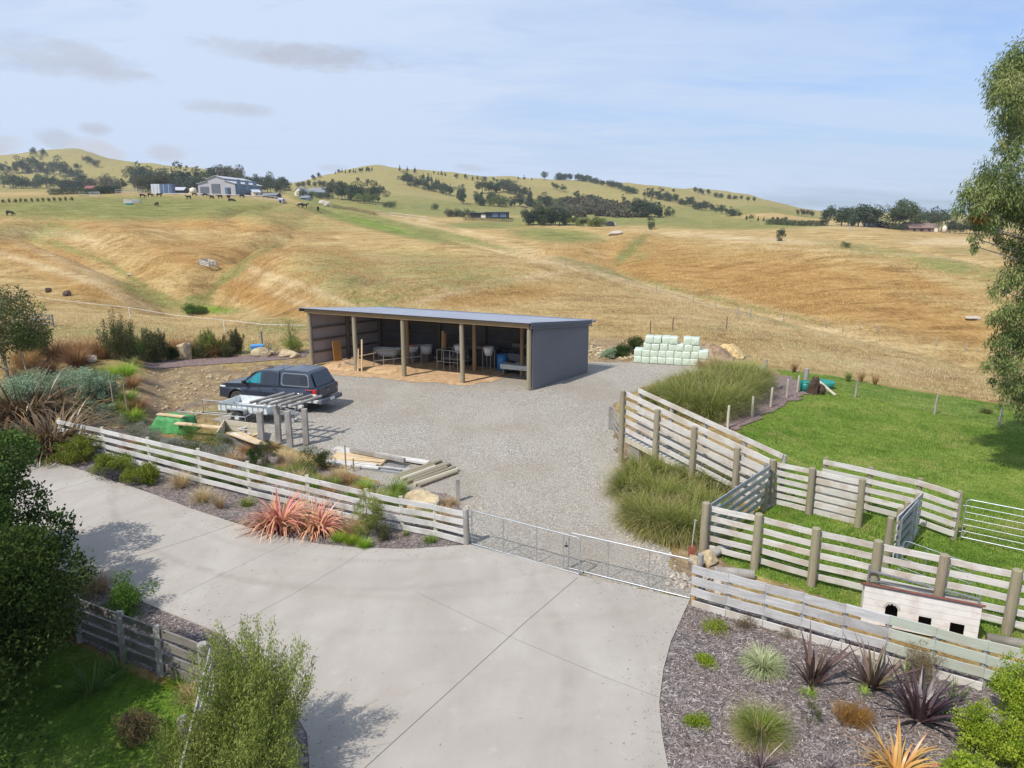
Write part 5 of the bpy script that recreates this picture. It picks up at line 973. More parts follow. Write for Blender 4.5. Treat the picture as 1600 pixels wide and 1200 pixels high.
# ------------------------------------------------------------------ pick-up with canopy (x forward, y left)
def build_truck():
    rear = g0(468,644.5); th = R(162); s = 1.03; hd = Vector((math.cos(th), math.sin(th), 0)); side = Vector((-hd.y, hd.x, 0))
    # rear left wheel contact is 'rear'; body centre
    c = rear+hd*(1.61*s)-side*(.80*s); c.z = 0
    t = thing('pickup_truck', 'dark blue-grey double-cab pickup with a matching canopy, parked on the gravel', 'pickup truck', c, th); t.scale = (s, s, s)
    pt = M['paint_truck']; B = lambda mb, nm, m, par=None, **k: mb.build(nm, M[m], par or t, world=False, **k)
    # lower body, side outline with wheel arches; x from -2.68 to 2.68
    def arch(cx, r, z0, n=10, rev=False): return [(cx+r*math.cos(math.pi*(i/n)), z0+r*math.sin(math.pi*(i/n))) for i in range(n+1)]
    wx, wr, ar = 1.61, .40, .47
    low = .42; A1 = arch(-wx, ar, .40); A2 = arch(wx, ar, .40)
    poly = [(-2.55,.62),(-2.60,.70),(-2.62,1.12),(-2.56,1.20)]+[(-.62,1.19),(1.05,1.17),(1.20,1.165),(2.20,1.12),(2.52,1.04),(2.63,.90),(2.66,.62),(2.60,.45),(wx+ar+.01,.42)]+[p for p in A2]+[(wx-ar-.01,low),(-wx+ar+.01,low)]+[p for p in A1]+[(-wx-ar-.01,.55)]
    ys = ((-.93, .0), (-.90, .0)); mb = MB(); n = len(poly)
    def yw(z): return .93 if z < .95 else .93-.10*min(1, (z-.95)/.25)
    vs = []
    for sgn in (-1, 1):
        for x, z in poly:
            w = yw(z)*(1-.10*max(0, (x-1.9)/.75)**2-.03*max(0, (-x-2.2)/.45)); vs.append((x, sgn*w, z))
    mb.add(vs, [tuple(range(n)), tuple(reversed(range(n, 2*n)))]+[(i, n+i, n+(i+1) % n, (i+1) % n) for i in range(n)]); B(mb, 'body', 'paint_truck', bevel=.035, seg=3)
    # cab
    def house(prof, yb, yt, z0, z1):
        """prof: side outline (x,z); half width runs from yb at z0 to yt at z1"""
        mb = MB(); n = len(prof); vs = []
        for sg in (-1, 1):
            for x, z in prof: f = (z-z0)/(z1-z0); vs.append((x, sg*(yb+(yt-yb)*f), z))
        return mb.add(vs, [tuple(range(n)), tuple(reversed(range(n, 2*n)))]+[(i, n+i, n+(i+1) % n, (i+1) % n) for i in range(n)])
    z0, z1, yb, yt = 1.14, 1.83, .84, .66
    B(house([(-.62,z0),(1.38,z0),(.62,1.70),(.42,1.79),(.0,z1),(-.50,1.82),(-.60,1.76)], yb, yt, z0, z1), 'cab', 'paint_truck', bevel=.05, seg=3)
    cz1 = 1.90
    B(house([(-2.52,1.16),(-.66,1.16),(-.66,1.80),(-.74,1.885),(-1.4,cz1),(-2.05,1.88),(-2.22,1.80)], .86, .70, 1.16, cz1), 'canopy', 'paint_truck', bevel=.05, seg=3)
    def sidepanel(poly, yb, yt, z0, z1, sg, off, mat, name, par=None):
        mb = MB(); vs = [(x, sg*(yb+(yt-yb)*((z-z0)/(z1-z0))+off), z) for x, z in poly]; vs += [(x, sg*(yb+(yt-yb)*((z-z0)/(z1-z0))-.02), z) for x, z in poly]; n = len(poly)
        mb.add(vs, [tuple(range(n)), tuple(reversed(range(n, 2*n)))]+[(i, n+i, n+(i+1) % n, (i+1) % n) for i in range(n)]); return B(mb, name, mat, par)
    for sg in (1, -1):
        sidepanel([(.36,1.22),(1.16,1.22),(.62,1.62),(.40,1.72),(.34,1.72)], yb, yt, z0, z1, sg, .008, 'glass_teal', 'side_window'); sidepanel([(-.46,1.22),(.24,1.22),(.24,1.73),(-.38,1.74),(-.47,1.66)], yb, yt, z0, z1, sg, .008, 'glass_dark', 'side_window')
        rw = [(-2.18,1.30),(-2.12,1.25),(-.90,1.25),(-.82,1.32),(-.82,1.66),(-.90,1.74),(-2.0,1.74),(-2.10,1.66)]
        fr = [(x*1+(-.05 if x < -1.5 else .05), z+(-.045 if z < 1.5 else .045)) for x, z in rw]
        f_ = sidepanel(fr, .86, .70, 1.16, cz1, sg, .006, 'frame_grey', 'window_frame'); sidepanel(rw, .86, .70, 1.16, cz1, sg, .014, 'glass_dark', 'canopy_window')
        mb = MB()
        for i in range(5): x = -2.06+i*.07; mb.beam((x, sg*(.80), 1.36), (x, sg*(.742), 1.68), .012, .02, (1,0,0))
        for k in range(5): z = 1.38+k*.07; yy = .86+(.70-.86)*((z-1.16)/(cz1-1.16))+.02; mb.beam((-2.10, sg*yy, z), (-1.74, sg*yy, z), .012, .02)
        B(mb, 'window_grille', 'black_plastic')
        # flares, sill, door lines, handles, mirror
        for cx in (-wx, wx):
            mb = MB(); a = arch(cx, ar+.005, .40, 14); o = arch(cx, ar+.075, .40, 14); vs = [(x, sg*.925, z) for x, z in a]+[(x, sg*.925, z) for x, z in o]+[(x, sg*.965, z) for x, z in a]+[(x, sg*.95, z) for x, z in o]; m = len(a)
            fs = []
            for i in range(m-1): fs += [(2*m+i, 2*m+i+1, 3*m+i+1, 3*m+i), (i, i+1, 2*m+i+1, 2*m+i), (m+i+1, m+i, 3*m+i, 3*m+i+1)]
            mb.add(vs, fs, True); B(mb, 'wheel_arch', 'paint_truck')
        mb = MB(); mb.beam((-1.08, sg*.90, .40), (1.10, sg*.90, .40), .10, .06); B(mb, 'side_step', 'black_plastic')
        for x in (-.58, .30, 1.12): mb = MB(); mb.box((x, sg*.934, .83), (.012,.006,.62)); B(mb, 'door_seam', 'black_plastic')
        for x in (-.42, .46): mb = MB(); mb.box((x, sg*.938, 1.06), (.17,.03,.035)); B(mb, 'door_handle', 'paint_truck', bevel=.008)
        mb = MB(); mb.box((1.10, sg*1.03, 1.27), (.12,.20,.17)); mb.box((1.12, sg*.9, 1.22), (.05,.14,.04)); B(mb, 'mirror', 'black_plastic', bevel=.03)
        mb = MB(); mb.box((-2.52, sg*.875, .98), (.16,.15,.30)); tl = B(mb, 'tail_light', 'red_lens', bevel=.02); mb = MB(); mb.box((-2.535, sg*.89, .90), (.15,.14,.09)); B(mb, 'reversing_lens', 'clear_lens', tl, bevel=.01)
        mb = MB(); mb.box((2.42, sg*.76, .95), (.30,.22,.10)); B(mb, 'headlight', 'bath', bevel=.04)
        mb = MB(); mb.box((-2.22, sg*.905, 1.10), (.34,.012,.035)); B(mb, 'decal', 'red_decal')
    # glass at the ends
    mb = MB(); mb.add([(1.33,-.74,1.20),(1.33,.74,1.20),(.72,.62,1.66),(.72,-.62,1.66)], [(0,1,2,3)]); ws = B(mb, 'windscreen', 'glass_dark'); ws.location = (.03,0,.03)
    mb = MB(); mb.add([(-2.54,-.74,1.22),(-2.54,.74,1.22),(-2.26,.62,1.77),(-2.26,-.62,1.77)], [(3,2,1,0)]); w = B(mb, 'rear_window', 'glass_dark'); w.location = (-.012,0,.01)
    mb = MB(); mb.box((-2.625,0,.93), (.02,1.42,.46)); B(mb, 'tailgate', 'paint_truck', bevel=.01); mb = MB(); mb.box((-2.645,0,1.06), (.02,.30,.06)); B(mb, 'tailgate_handle', 'black_plastic', bevel=.01)
    mb = MB(); mb.lathe([(0,.0),(.06,.0),(.055,.012),(0,.014)], (-2.64,0,.96), (-1,0,0), 14); o = B(mb, 'badge', 'alloy')
    mb = MB(); mb.box((-2.74,0,.56), (.22,1.72,.19)); mb.box((-2.72,.72,.60), (.24,.30,.16)); B(mb, 'rear_bumper', 'door_grey', bevel=.03); mb = MB(); mb.box((-2.853,.0,.58), (.012,.36,.13)); B(mb, 'number_plate', 'plate'); mb = MB(); mb.box((2.62,0,.55), (.16,1.6,.26)); B(mb, 'front_bumper', 'paint_truck', bevel=.05); mb = MB(); mb.box((2.63,0,.86), (.06,1.0,.26)); B(mb, 'grille', 'black_plastic', bevel=.02)
    mb = MB(); mb.box((.0,0,.42), (4.6,1.2,.22)); B(mb, 'underbody', 'black_plastic')
    mb = MB(); mb.tube((-.70,.5,1.84), (-.70,.5,2.02), .01); B(mb, 'aerial', 'black_plastic'); mb = MB(); mb.box((.35,0,1.835), (.30,.05,.03)); B(mb, 'roof_bar', 'black_plastic')
    for x in (-wx, wx):
        for sg in (1, -1):
            mb = MB(); mb.lathe([(.25,-.12),(.37,-.13),(.40,-.09),(.405,0),(.40,.09),(.37,.13),(.25,.12)], (x, sg*.80, .405), (0,1,0), 28); w = B(mb, 'wheel', 'tyre'); mb = MB(); mb.lathe([(0,.05*sg),(.06,.09*sg),(.08,.06*sg),(.22,.07*sg),(.255,.12*sg),(.26,0)], (x, sg*.80, .405), (0,1,0), 20)
            for k in range(6): a = k*math.pi/3; mb.beam((x, sg*.89, .405), (x+.23*math.cos(a), sg*.90, .405+.23*math.sin(a)), .05, .03, (0,1,0))
            B(mb, 'rim', 'alloy', w)
# ------------------------------------------------------------------ rocks, bales, timber and other loose things
def rock(name, label, cat, c, sx, sy, sz, mat, seed, group=None, rz=0.0, sink=.15, rough=.32):
    rs = np.random.default_rng(seed); bm = bmesh.new(); bmesh.ops.create_icosphere(bm, subdivisions=3, radius=1)
    pl = usphere(rs, 9)
    for v in bm.verts:
        p = np.array(v.co); k = 1.0
        for q in pl:
            d = p.dot(q)
            if d > .62: k = min(k, .62/d*(1+.0))
        p = p*max(k, .6); p = p*(1+rough*.35*float(fbm(np.array(p[0]*2+seed), np.array(p[1]*2+p[2]*1.7), 3))); v.co = (p[0]*sx, p[1]*sy, p[2]*sz)
    me = bpy.data.meshes.new(name); bm.to_mesh(me); bm.free(); me.materials.append(M[mat]); o = link(name, me, None, Vector(c)+Vector((0,0,sz*(.62-sink))), rz); return tag(o, label, cat, group)
def rubble(label, cents, n, s0, s1, mat, seed, name='rubble', cat=None):
    """a spill of small stones nobody could count"""
    rs = np.random.default_rng(seed); bm = bmesh.new(); bmesh.ops.create_icosphere(bm, subdivisions=1, radius=1); B0 = np.array([v.co[:] for v in bm.verts]); F0 = np.array([[v.index for v in f.verts] for f in bm.faces]); bm.free(); V = []; F = []; 
    for i in range(n):
        cx, cy, r = cents[rs.integers(len(cents))]; x = cx+rs.normal()*r*.5; y = cy+rs.normal()*r*.5; s = s0+(s1-s0)*rs.random()**2.5
        b = B0*(1+rs.normal(0, .16, B0.shape))*np.array([s*rs.uniform(.7, 1.4), s*rs.uniform(.7, 1.4), s*rs.uniform(.45, .9)]); a = rs.uniform(0, 6.3); b = np.stack([b[:, 0]*math.cos(a)-b[:, 1]*math.sin(a), b[:, 0]*math.sin(a)+b[:, 1]*math.cos(a), b[:, 2]], 1)
        V.append(b+np.array([x, y, float(gh(x, y))+s*.25])); F.append(F0+len(B0)*i)
    o = link(name, nmesh(name, np.concatenate(V), np.concatenate(F), M[mat])); return tag(o, label, None, None, 'stuff')
def build_bales():
    a = g0(990,567.3); b = g0(1104,573); u = (b-a); L = u.length; u.normalize(); n = Vector((-u.y, u.x, 0)); w = L/9; h = .42; d = .95
    bm = bmesh.new(); bmesh.ops.create_cube(bm, size=1); bmesh.ops.bevel(bm, geom=bm.edges[:], offset=.14, segments=3, profile=.6, affect='EDGES'); bmesh.ops.subdivide_edges(bm, edges=bm.edges[:], cuts=1, use_grid_fill=True)
    protos = []
    for k in range(3):
        b2 = bm.copy()
        for v in b2.verts:
            p = v.co.copy(); nz = float(fbm(np.array(p.x*3+k*9), np.array(p.y*3+p.z*4), 3)); v.co = Vector((p.x*(1+.10*nz)*w*1.02, p.y*d, p.z*(1+.10*nz)*h*1.04))
        me = bpy.data.meshes.new('bale'); b2.to_mesh(me); b2.free(); me.materials.append(M['bale'])
        for q in me.polygons: q.use_smooth = True
        protos.append(me)
    rows = [([i for i in range(9)], 'bottom'), ([i for i in range(9)], 'second'), ([1.15,2.15,3.15,4.2,5.15,6.15,7.1], 'third'), ([1.35,2.35,3.4,4.35,6.0,7.0], 'top')]; RN = {'bottom':'bottom row','second':'second row up','third':'third row up','top':'top row'}
    rz0 = math.atan2(u.y, u.x); c = 0
    for r, (xs, nm) in enumerate(rows):
        for j, x in enumerate(xs):
            p = a+u*(w*(x+.5))+n*(d/2+rnd(.05)+.04*r)+Vector((0,0,h*(r+.5)+.01)); big = (r == 1 and j == 8)
            o = link('hay_bale', protos[(c*7+r) % 3], None, p, rz0+rnd(.05)+(math.pi if c % 2 else 0)); c += 1
            if big: o.scale = (1.15,1,1.25); o.location.z += .05; o.location -= u*-.04
            o.rotation_euler.x = rnd(.03)
            lab = f'pale green wrapped bale, {ORD[j]} from the left in the {RN[nm]} of the stack' if not big else 'larger pale green wrapped bale at the right end of the second row of the stack'
            tag(o, lab, 'bale', 'wrapped bales stacked at the edge of the gravel')
def build_items():
    up = Vector((0,0,1))
    # --- coop
    FLc = Vector((7.72,14.15,0)); FRc = Vector((9.68,13.22,0)); u = (FRc-FLc).normalized(); n = Vector((-u.y, u.x, 0)); L = (FRc-FLc).length; hh = .98; dp = .75
    t = thing('animal_kennel', 'low flaking white board kennel with three dark openings and a red roof', 'kennel', FLc)
    # front built of boards with openings cut: columns between openings
    holes = [(.44,.68,.28,.62,True),(1.08,1.32,.16,.45,False),(1.66,1.92,.16,.45,False)]; mb = MB()
    segs = [(0,.50),(.74,1.08),(1.34,1.72),(1.97,L)]
    nb = 30
    for k in range(nb):
        z0 = .06+(hh-.1)*k/nb; z1 = z0+(hh-.1)/nb-(.008 if k % 5 == 4 else -.0005)
        cuts = []
        for (a, b, c0, c1, ar) in holes:
            if z1 > c0 and z0 < c1: e_ = (.12-math.sqrt(max(0, .12**2-max(0, z1-(c1-.12))**2))) if ar else 0; cuts.append((a+e_, b-e_))
        x = 0
        for a, b in cuts+[(L, L)]:
            if a > x: mb.prism([(x,z0),(a,z0),(a,z1),(x,z1)], FLc, u, up, n, .02)
            x = b
    mb.build('front_wall', M['white_paint'], t)
    mb = MB()
    for p in (FLc, FRc-u*.03): mb.prism([(0,0),(dp,0),(dp,hh-.42),(0,hh-.02)], p+n*.02, n, up, u, .025)
    mb.prism([(0,.0),(L,.0),(L,hh-.46),(0,hh-.46)], FLc+n*dp, u, up, n, .02); mb.build('side_wall', M['white_paint'], t)
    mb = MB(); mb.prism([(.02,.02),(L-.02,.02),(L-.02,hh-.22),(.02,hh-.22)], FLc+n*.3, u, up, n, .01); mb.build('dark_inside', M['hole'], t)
    mb = MB(); p0 = FLc-u*.05-n*.05; mb.add([p0+up*(hh+.0), p0+u*(L+.1)+up*hh, p0+u*(L+.1)+n*(dp+.12)+up*(hh-.44), p0+n*(dp+.12)+up*(hh-.44)]+[q+up*.05 for q in (p0+up*(hh+.0), p0+u*(L+.1)+up*hh, p0+u*(L+.1)+n*(dp+.12)+up*(hh-.44), p0+n*(dp+.12)+up*(hh-.44))], [(3,2,1,0),(4,5,6,7),(0,1,5,4),(1,2,6,5),(2,3,7,6),(3,0,4,7)]); mb.build('roof', M['red_paint'], t)
    mb = MB(); mb.beam(FLc-n*.012+up*(hh-.01), FRc-n*.012+up*(hh-.01), .02, .05); mb.build('trim', M['galv_dull'], t)
    mb = MB(); a_ = FLc+u*.56-n*.010; mb.prism([(.17*math.cos(q), .50+.17*math.sin(q)) for q in [math.pi*i/10 for i in range(11)]]+[(-.125*math.cos(q), .50+.125*math.sin(q)) for q in [math.pi*i/10 for i in range(11)]], a_, u, up, n, .008); mb.build('arch_scar', M['rail_pale'], t)
    # white framed panel lying behind the kennel
    q = FLc+n*1.05+u*.1; t = thing('metal_panel', 'white-edged metal panel leaning behind the white kennel', 'panel', q); mb = MB(); mb.beam(q+up*.82, q+u*2.2+up*.62, .03, .04); mb.beam(q, q+up*.95, .03, .03, (0,1,0)); mb.beam(q+u*2.2, q+u*2.2+up*.72, .03, .03, (0,1,0)); mb.build('frame', M['galv_dull'], t)
    mb = MB()
    for k in range(4): mb.beam(q+up*(.2+.2*k), q+u*2.2+up*(.16+.15*k), .015, .02)
    mb.build('bars', M['galv_dull'], t)
    # logs, spade, rocks near the gate
    def log(lab, a, b, r, mat='post_grey'):
        mb = MB(); a = Vector(a); b = Vector(b); mb.tube(a, a.lerp(b, .5)+up*.01, r, r*.98, 12, wob=.03); mb.tube(a.lerp(b, .5)+up*.01, b, r*.98, r*.9, 12, wob=.03); o = mb.build('log', M[mat]); return tag(o, lab, 'log')
    log('thick grey log propped against the corner post of the stockyard', at_z(1112,866,.12), at_z(1142,850,.28), .12); log('thick grey log lying on the ground behind the low grey fence', at_z(1116,893,.13), at_z(1178,898,.13), .13, 'post_grey')
    log('short red-brown log lying behind the low fence near the far right end', at_z(1541,996,.12), at_z(1640,1015,.12), .1, 'rail_dark')
    p = at_z(1080,872,0); t = thing('spade', 'spade with a rusty blade stuck in the ground by the right gate post', 'spade', p); mb = MB(); mb.tube(p+up*.3, p+Vector((.06,.05,1.05)), .018, .02); mb.tube(p+Vector((.03,.05,1.06)), p+Vector((.10,.05,1.04)), .02); mb.build('handle', M['post_grey'], t); mb = MB(); mb.add([p+Vector((-.10,0,.36)), p+Vector((.10,0,.36)), p+Vector((.09,-.02,.06)), p+Vector((0,-.03,0)), p+Vector((-.09,-.02,.06))], [(0,1,2,3,4)]); o = mb.build('blade', M['rust'], t); s_ = o.modifiers.new('s', 'SOLIDIFY'); s_.thickness = .008
    for k, (px, py, s, lab) in enumerate([(1086,884,.30,'yellowish rock leaning beside the rusty spade'),(1108,880,.34,'tan rock wedged under the propped grey log'),(1070,905,.16,'small grey rock by the right gate post'),(1063,912,.12,'smallest grey-white rock by the right gate leaf'),(1100,905,.20,'pale rock just behind the end of the low grey fence'),(1122,915,.17,'cream rock behind the second post of the low fence'),(1140,925,.14,'small tan rock behind the low grey fence rails')]):
        rock('rock', lab, 'rock', at_z(px, py, 0), s, s*.8, s*.7, 'pale_rock' if k not in (0,1) else 'limestone', 40+k, 'rocks beside the right gate', k*.7)
    rubble('small pale stones spilled around the right gate post', [tuple(at_z(a, b, 0)[:2])+(.5,) for a, b in [(1058,905),(1075,918),(1110,912),(1100,925)]], 150, .02, .09, 'pale_rock', 5)
    rubble('stones scattered on the dirt bank by the pickup', [tuple(at(a, b)[:2])+(r,) for a, b, r in [(330,615,3.0),(300,590,3.5),(270,610,3),(350,600,2.5),(255,640,2.2),(390,590,2.5),(240,665,1.2)]], 260, .02, .12, 'limestone', 6)
    rubble('broken stones and clods heaped at the field edge right of the shed', [tuple(at(a, b)[:2])+(r,) for a, b, r in [(930,552,1.8),(955,556,1.6),(975,558,1.0),(945,548,1.6)]], 420, .03, .17, 'limestone', 7)
    rubble('scattered coarse gravel stones loose on the yard', [tuple(at_z(a, b, 0)[:2])+(r,) for a, b, r in [(985,830,.7),(1020,870,.5),(960,760,.8),(1000,850,.4),(740,790,.5),(950,700,1.2)]], 900, .012, .04, 'pale_rock', 8)
    # big stones in the planting
    rock('boulder', 'upright honey-coloured boulder among the shrubs behind the dirt bank', 'boulder', at(291,562), .6, .45, .95, 'limestone', 3, rz=.4); rock('boulder', 'flat limestone slab leaning behind the whitewashed fence near the gates', 'boulder', g0(660,790), .62, .42, .36, 'limestone', 9, rz=-.4); rock('boulder', 'small tan boulder at the foot of the limestone slab', 'boulder', g0(652,800), .35, .25, .2, 'limestone', 10)
    rock('boulder', 'pale boulder beside the dark spiky plant left of the shed', 'boulder', at(413,556), .85, .5, .42, 'limestone', 13); rock('boulder', 'pale boulder with a dark hollow between the spiky plant and the shed', 'boulder', at(449,557), .75, .5, .42, 'limestone', 14); rock('boulder', 'flat tan boulder right behind the second one left of the shed', 'boulder', at(462,558), .5, .4, .25, 'limestone', 15)
    rock('boulder', 'whitish rock among the rust coloured grasses at the left', 'boulder', at(137,566), .7, .5, .35, 'pale_rock', 16); rock('rock', 'grey rock on the brown mulch strip beside the paddock', 'rock', at(1213,606), .45, .3, .25, 'pale_rock', 17)
    # blue tub and grey post by the shed
    p = at(403,552); mb = MB(); mb.box(p+up*.3, (.85,.6,.6), .3); o = mb.build('tub', M['blue_plastic'], bevel=.06); tag(o, 'sky blue plastic tub left of the dark spiky plant', 'tub'); o = thing('fence_post', 'lone brown post behind the sky blue tub', 'post', at(410,545)); post(o, at(410,545), 1.25, .07, 'rail_dark')
    # green tub, stump and plank in the paddock corner
    p = at(1258,612); drum('teal plastic tub in the corner of the green paddock', p, .33, .55, 'teal_plastic', 'tub', 'tub', .85)
    p = at(1284,611); t = thing('water_trough', 'dark green oval trough just behind the black stump', 'trough', at(1286,606)); mb = MB(); mb.lathe([(0,0),(.5,0),(.62,.38),(.56,.38),(.45,.06),(0,.06)], at(1286,606), n=18); mb.build('basin', M['teal_plastic'], t)
    c = at(1270,616); rock('stump', 'ragged near-black stump between the teal tub and the pale plank', 'stump', c, .38, .3, .72, 'dark_stump', 21, rough=.9); rock('stump', 'smaller charred block right of the near-black stump', 'stump', c+Vector((.42,.1,0)), .28, .25, .45, 'dark_stump', 22, rough=.8)
    a = at(1279,610)+up*.5; b = at(1305,619)+up*.05; mb = MB(); mb.beam(a, b, .13, .06); o = mb.build('plank', M['post_pale']); tag(o, 'long pale plank slanting from the stump down to the grass', 'plank')
    # --- timber stand by the pickup
    u_, v_ = Vector((1.75,-.55,0)), Vector((.66,1.2,0)); O = Vector((-10.35,27.55,0)); zt = 1.5
    t = thing('timber_stand', 'weathered grey timber stand of four thick posts carrying slanting slats', 'timber stand', O)
    for px, py in ((410,700),(436,690),(454,699),(479,695)): post(t, g0(px, py), zt-.02, .115, 'post_grey', square=(.2,.2))
    for f in (.18,.8): mb = MB(); mb.beam(O+v_*f-u_*.03+up*(zt+.04), O+u_*1.12+v_*f+up*(zt+.04), .16, .09); mb.build('beam', M['rail_pale'], t)
    for k in range(5): mb = MB(); s0 = O+u_*(k*.25)-v_*.12+up*(zt+.14); mb.tube(s0, s0+v_*1.28+Vector((rnd(.05),0,.02)), .06, .065, 8, wob=.08); mb.build('slat', M['post_grey'], t)
    mb = MB(); mb.tube(g0(454,699)+up*.75, g0(479,695)+up*.62, .02); mb.build('brace', M['rail_dark'], t)
    # --- tray trailer
    P0, P1, P2 = at_z(352,660,.0), at_z(430,670,.0), at_z(388,644,0)
    c = at_z(397,655,0); ang = R(-17); t = thing('box_trailer', 'empty galvanised box trailer standing between the pickup and the timber stand', 'trailer', c, ang); B = lambda mb, nm, m, par=None, **k: mb.build(nm, M[m], par or t, world=False, **k)
    mb = MB(); mb.box((0,0,.52), (2.5,1.5,.04)); mb.box((0,.74,.68), (2.5,.03,.34)); mb.box((0,-.74,.68), (2.5,.03,.34)); mb.box((-1.24,0,.68), (.03,1.48,.34)); mb.box((1.24,0,.66), (.03,1.48,.28)); B(mb, 'tray', 'bath')
    mb = MB()
    for x in np.linspace(-1.1, 1.1, 9): mb.box((x,-.765,.68), (.03,.02,.3))
    for z in (.52,.85): mb.box((0,-.77,z), (2.54,.04,.04)); mb.box((0,.77,z), (2.54,.04,.04))
    B(mb, 'ribs', 'galv')
    for sg in (1, -1):
        mb = MB(); mb.lathe([(.16,-.09),(.28,-.1),(.31,0),(.28,.1),(.16,.09)], (-.15, sg*.90, .31), (0,1,0), 20); w = B(mb, 'wheel', 'tyre'); mb = MB(); mb.lathe([(0,-.03),(.16,-.05),(.17,.05),(0,.03)], (-.15, sg*.90, .31), (0,1,0), 14); B(mb, 'rim', 'white_plastic', w)
        mb = MB(); mb.box((-.15, sg*.91, .68), (.9,.24,.02)); mb.box((-.58, sg*.91, .58), (.02,.24,.2)); mb.box((.28, sg*.91, .58), (.02,.24,.2)); B(mb, 'mudguard', 'galv')
    mb = MB(); mb.beam((1.2,.5,.48), (2.35,.04,.46), .06, .08); mb.beam((1.2,-.5,.48), (2.35,-.04,.46), .06, .08); mb.beam((2.2,0,.46), (2.75,0,.48), .07, .07); B(mb, 'drawbar', 'galv')
    mb = MB(); mb.tube((2.1,.12,.12), (2.1,.12,.72), .025); mb.lathe([(0,-.03),(.1,-.03),(.1,.03),(0,.03)], (2.1,.12,.1), (0,1,0), 12); B(mb, 'jockey_wheel', 'galv_dull')
    # mesh cage lying before the trailer
    A = at_z(279,664,0); Bq = at_z(385,674,0); C_ = at_z(318,645,0); t = thing('stock_cage', 'low open wire-framed cage lying between the green tarpaulin and the trailer', 'cage', A); e1 = Bq-A; e2 = C_-A; e2 = e2*1.0; hgt = .62
    cs = [A, A+e1, A+e1+e2, A+e2]; mb = MB()
    for z in (.05,hgt):
        for i in range(4): mb.tube(cs[i]+up*z, cs[(i+1) % 4]+up*z, .022, n=6)
    for p in cs: mb.tube(p, p+up*hgt, .022, n=6)
    mb.build('frame', M['galv'], t); mb = MB()
    for i in range(4):
        a_, b_ = cs[i], cs[(i+1) % 4]; m = int((b_-a_).length/.16)
        for k in range(1, m): p = a_.lerp(b_, k/m); mb.tube(p+up*.05, p+up*hgt, .004, n=3, cap=False)
        for k in range(1, 4): mb.tube(a_+up*hgt*k/4, b_+up*hgt*k/4, .004, n=3, cap=False)
    mb.build('mesh_infill', M['mesh_wire'], t)
    # green tarpaulin over a heap with planks on top
    T0 = at_z(275,672,0); t = thing('tarpaulin', 'bright green tarpaulin draped over a low heap, weighed down by a plank', 'tarpaulin', T0, R(-14)); n_ = 30; g = np.linspace(-1, 1, n_); X, Y_ = np.meshgrid(g, g)
    m_ = np.maximum(np.abs(X), np.abs(Y_)); Z = np.where(m_ < .72, .66-.1*(X < 0)*0, .66*(1-(m_-.72)/.28))+.05*fbm(X*3, Y_*3, 3)+.03*np.sin(X*11+Y_*7)*(m_ > .6); Z = np.maximum(Z, .02); i = np.arange(n_*n_).reshape(n_, n_); Q_ = np.stack([i[:-1,:-1], i[:-1,1:], i[1:,1:], i[1:,:-1]], -1).reshape(-1, 4); k_ = 1+.08*np.sin(np.arctan2(Y_, X)*7)*(m_ > .8)
    o = link('sheet', nmesh('sheet', np.stack([X*.86*k_, Y_*.58*k_, Z*.95], -1).reshape(-1, 3), Q_, M['green_cloth'], None, True), t); 
    mb = MB(); mb.beam(T0+Vector((-.75,.12,.68)), T0+Vector((.55,-.32,.68)), .22, .05); o = mb.build('plank', M['new_wood']); tag(o, 'pale plank lying on top of the green tarpaulin', 'plank')
    mb = MB(); mb.beam(at_z(275,661,.5), at_z(345,668,.45), .28, .05); o = mb.build('plank', M['new_wood']); tag(o, 'pale plank lying behind the tarpaulin across the wire cage', 'plank')
    # planter box of offcuts
    A = at_z(340,694,0); B_ = at_z(403,703,0); C_ = at_z(352,672,0); t = thing('timber_bin', 'open timber-sided bin of offcuts in front of the trailer', 'timber bin', A); e1 = B_-A; e2 = C_-A; cs = [A, A+e1, A+e1+e2, A+e2]
    for i in range(4):
        a_, b_ = cs[i], cs[(i+1) % 4]
        for z in (.12,.36): mb = MB(); mb.beam(a_+up*z, b_+up*z, .05, .22); mb.build('side_board', M['rail_dark' if i in (0,1) else 'post_pale'], t)
    for k in range(12):
        p = A+e1*random.uniform(.2,.8)+e2*random.uniform(.2,.8)+up*(.2+.1*random.random()); mb = MB(); mb.beam(p, p+Vector((rnd(.5), rnd(.5), rnd(.1))), .12, .03); o = mb.build('offcut', M[random.choice(['new_wood','rail_grey','rail_pale'])]); tag(o, 'timber offcut lying loose in the open timber bin', 'offcut', 'offcuts in the timber bin')
    for k in range(3): mb = MB(); mb.beam(at_z(356+8*k,676,.50+.02*k), at_z(404+6*k,693+1*k,.50+.03*k), .2, .04); o = mb.build('plank', M['new_wood' if k != 1 else 'rail_pale']); tag(o, ['leftmost long plank laid across the timber bin','middle greyer plank laid across the timber bin','rightmost long plank laid across the timber bin'][k], 'plank')
    # stack of boards and posts by the fence
    A = at_z(520,712,0); e1 = at_z(664,727,0)-A; up_ = up; d1 = e1.normalized(); n1 = Vector((-d1.y, d1.x, 0)); base = A-n1*.1
    def pile(name, label, p, d, L, w, cnt, th, mat, lay, seed, round_=False, gap=.01, jit=.15):
        random.seed(seed); t = thing(name, label, 'timber pile', p); nn = Vector((-d.y, d.x, 0))
        for l in range(lay):
            for k in range(cnt):
                mb = MB(); s = p+nn*((k-cnt/2)*(w+gap))+up*(th*(l+.5)+.01)+d*rnd(jit); e = s+d*(L+rnd(jit))+nn*rnd(.05)
                if round_: mb.tube(s, e, w/2, w/2*.9, 9, wob=.03)
                else: mb.beam(s, e, w, th*.92)
                mb.build('round_pole' if round_ else 'plank', M[mat if not isinstance(mat, list) else random.choice(mat)], t)
        return t
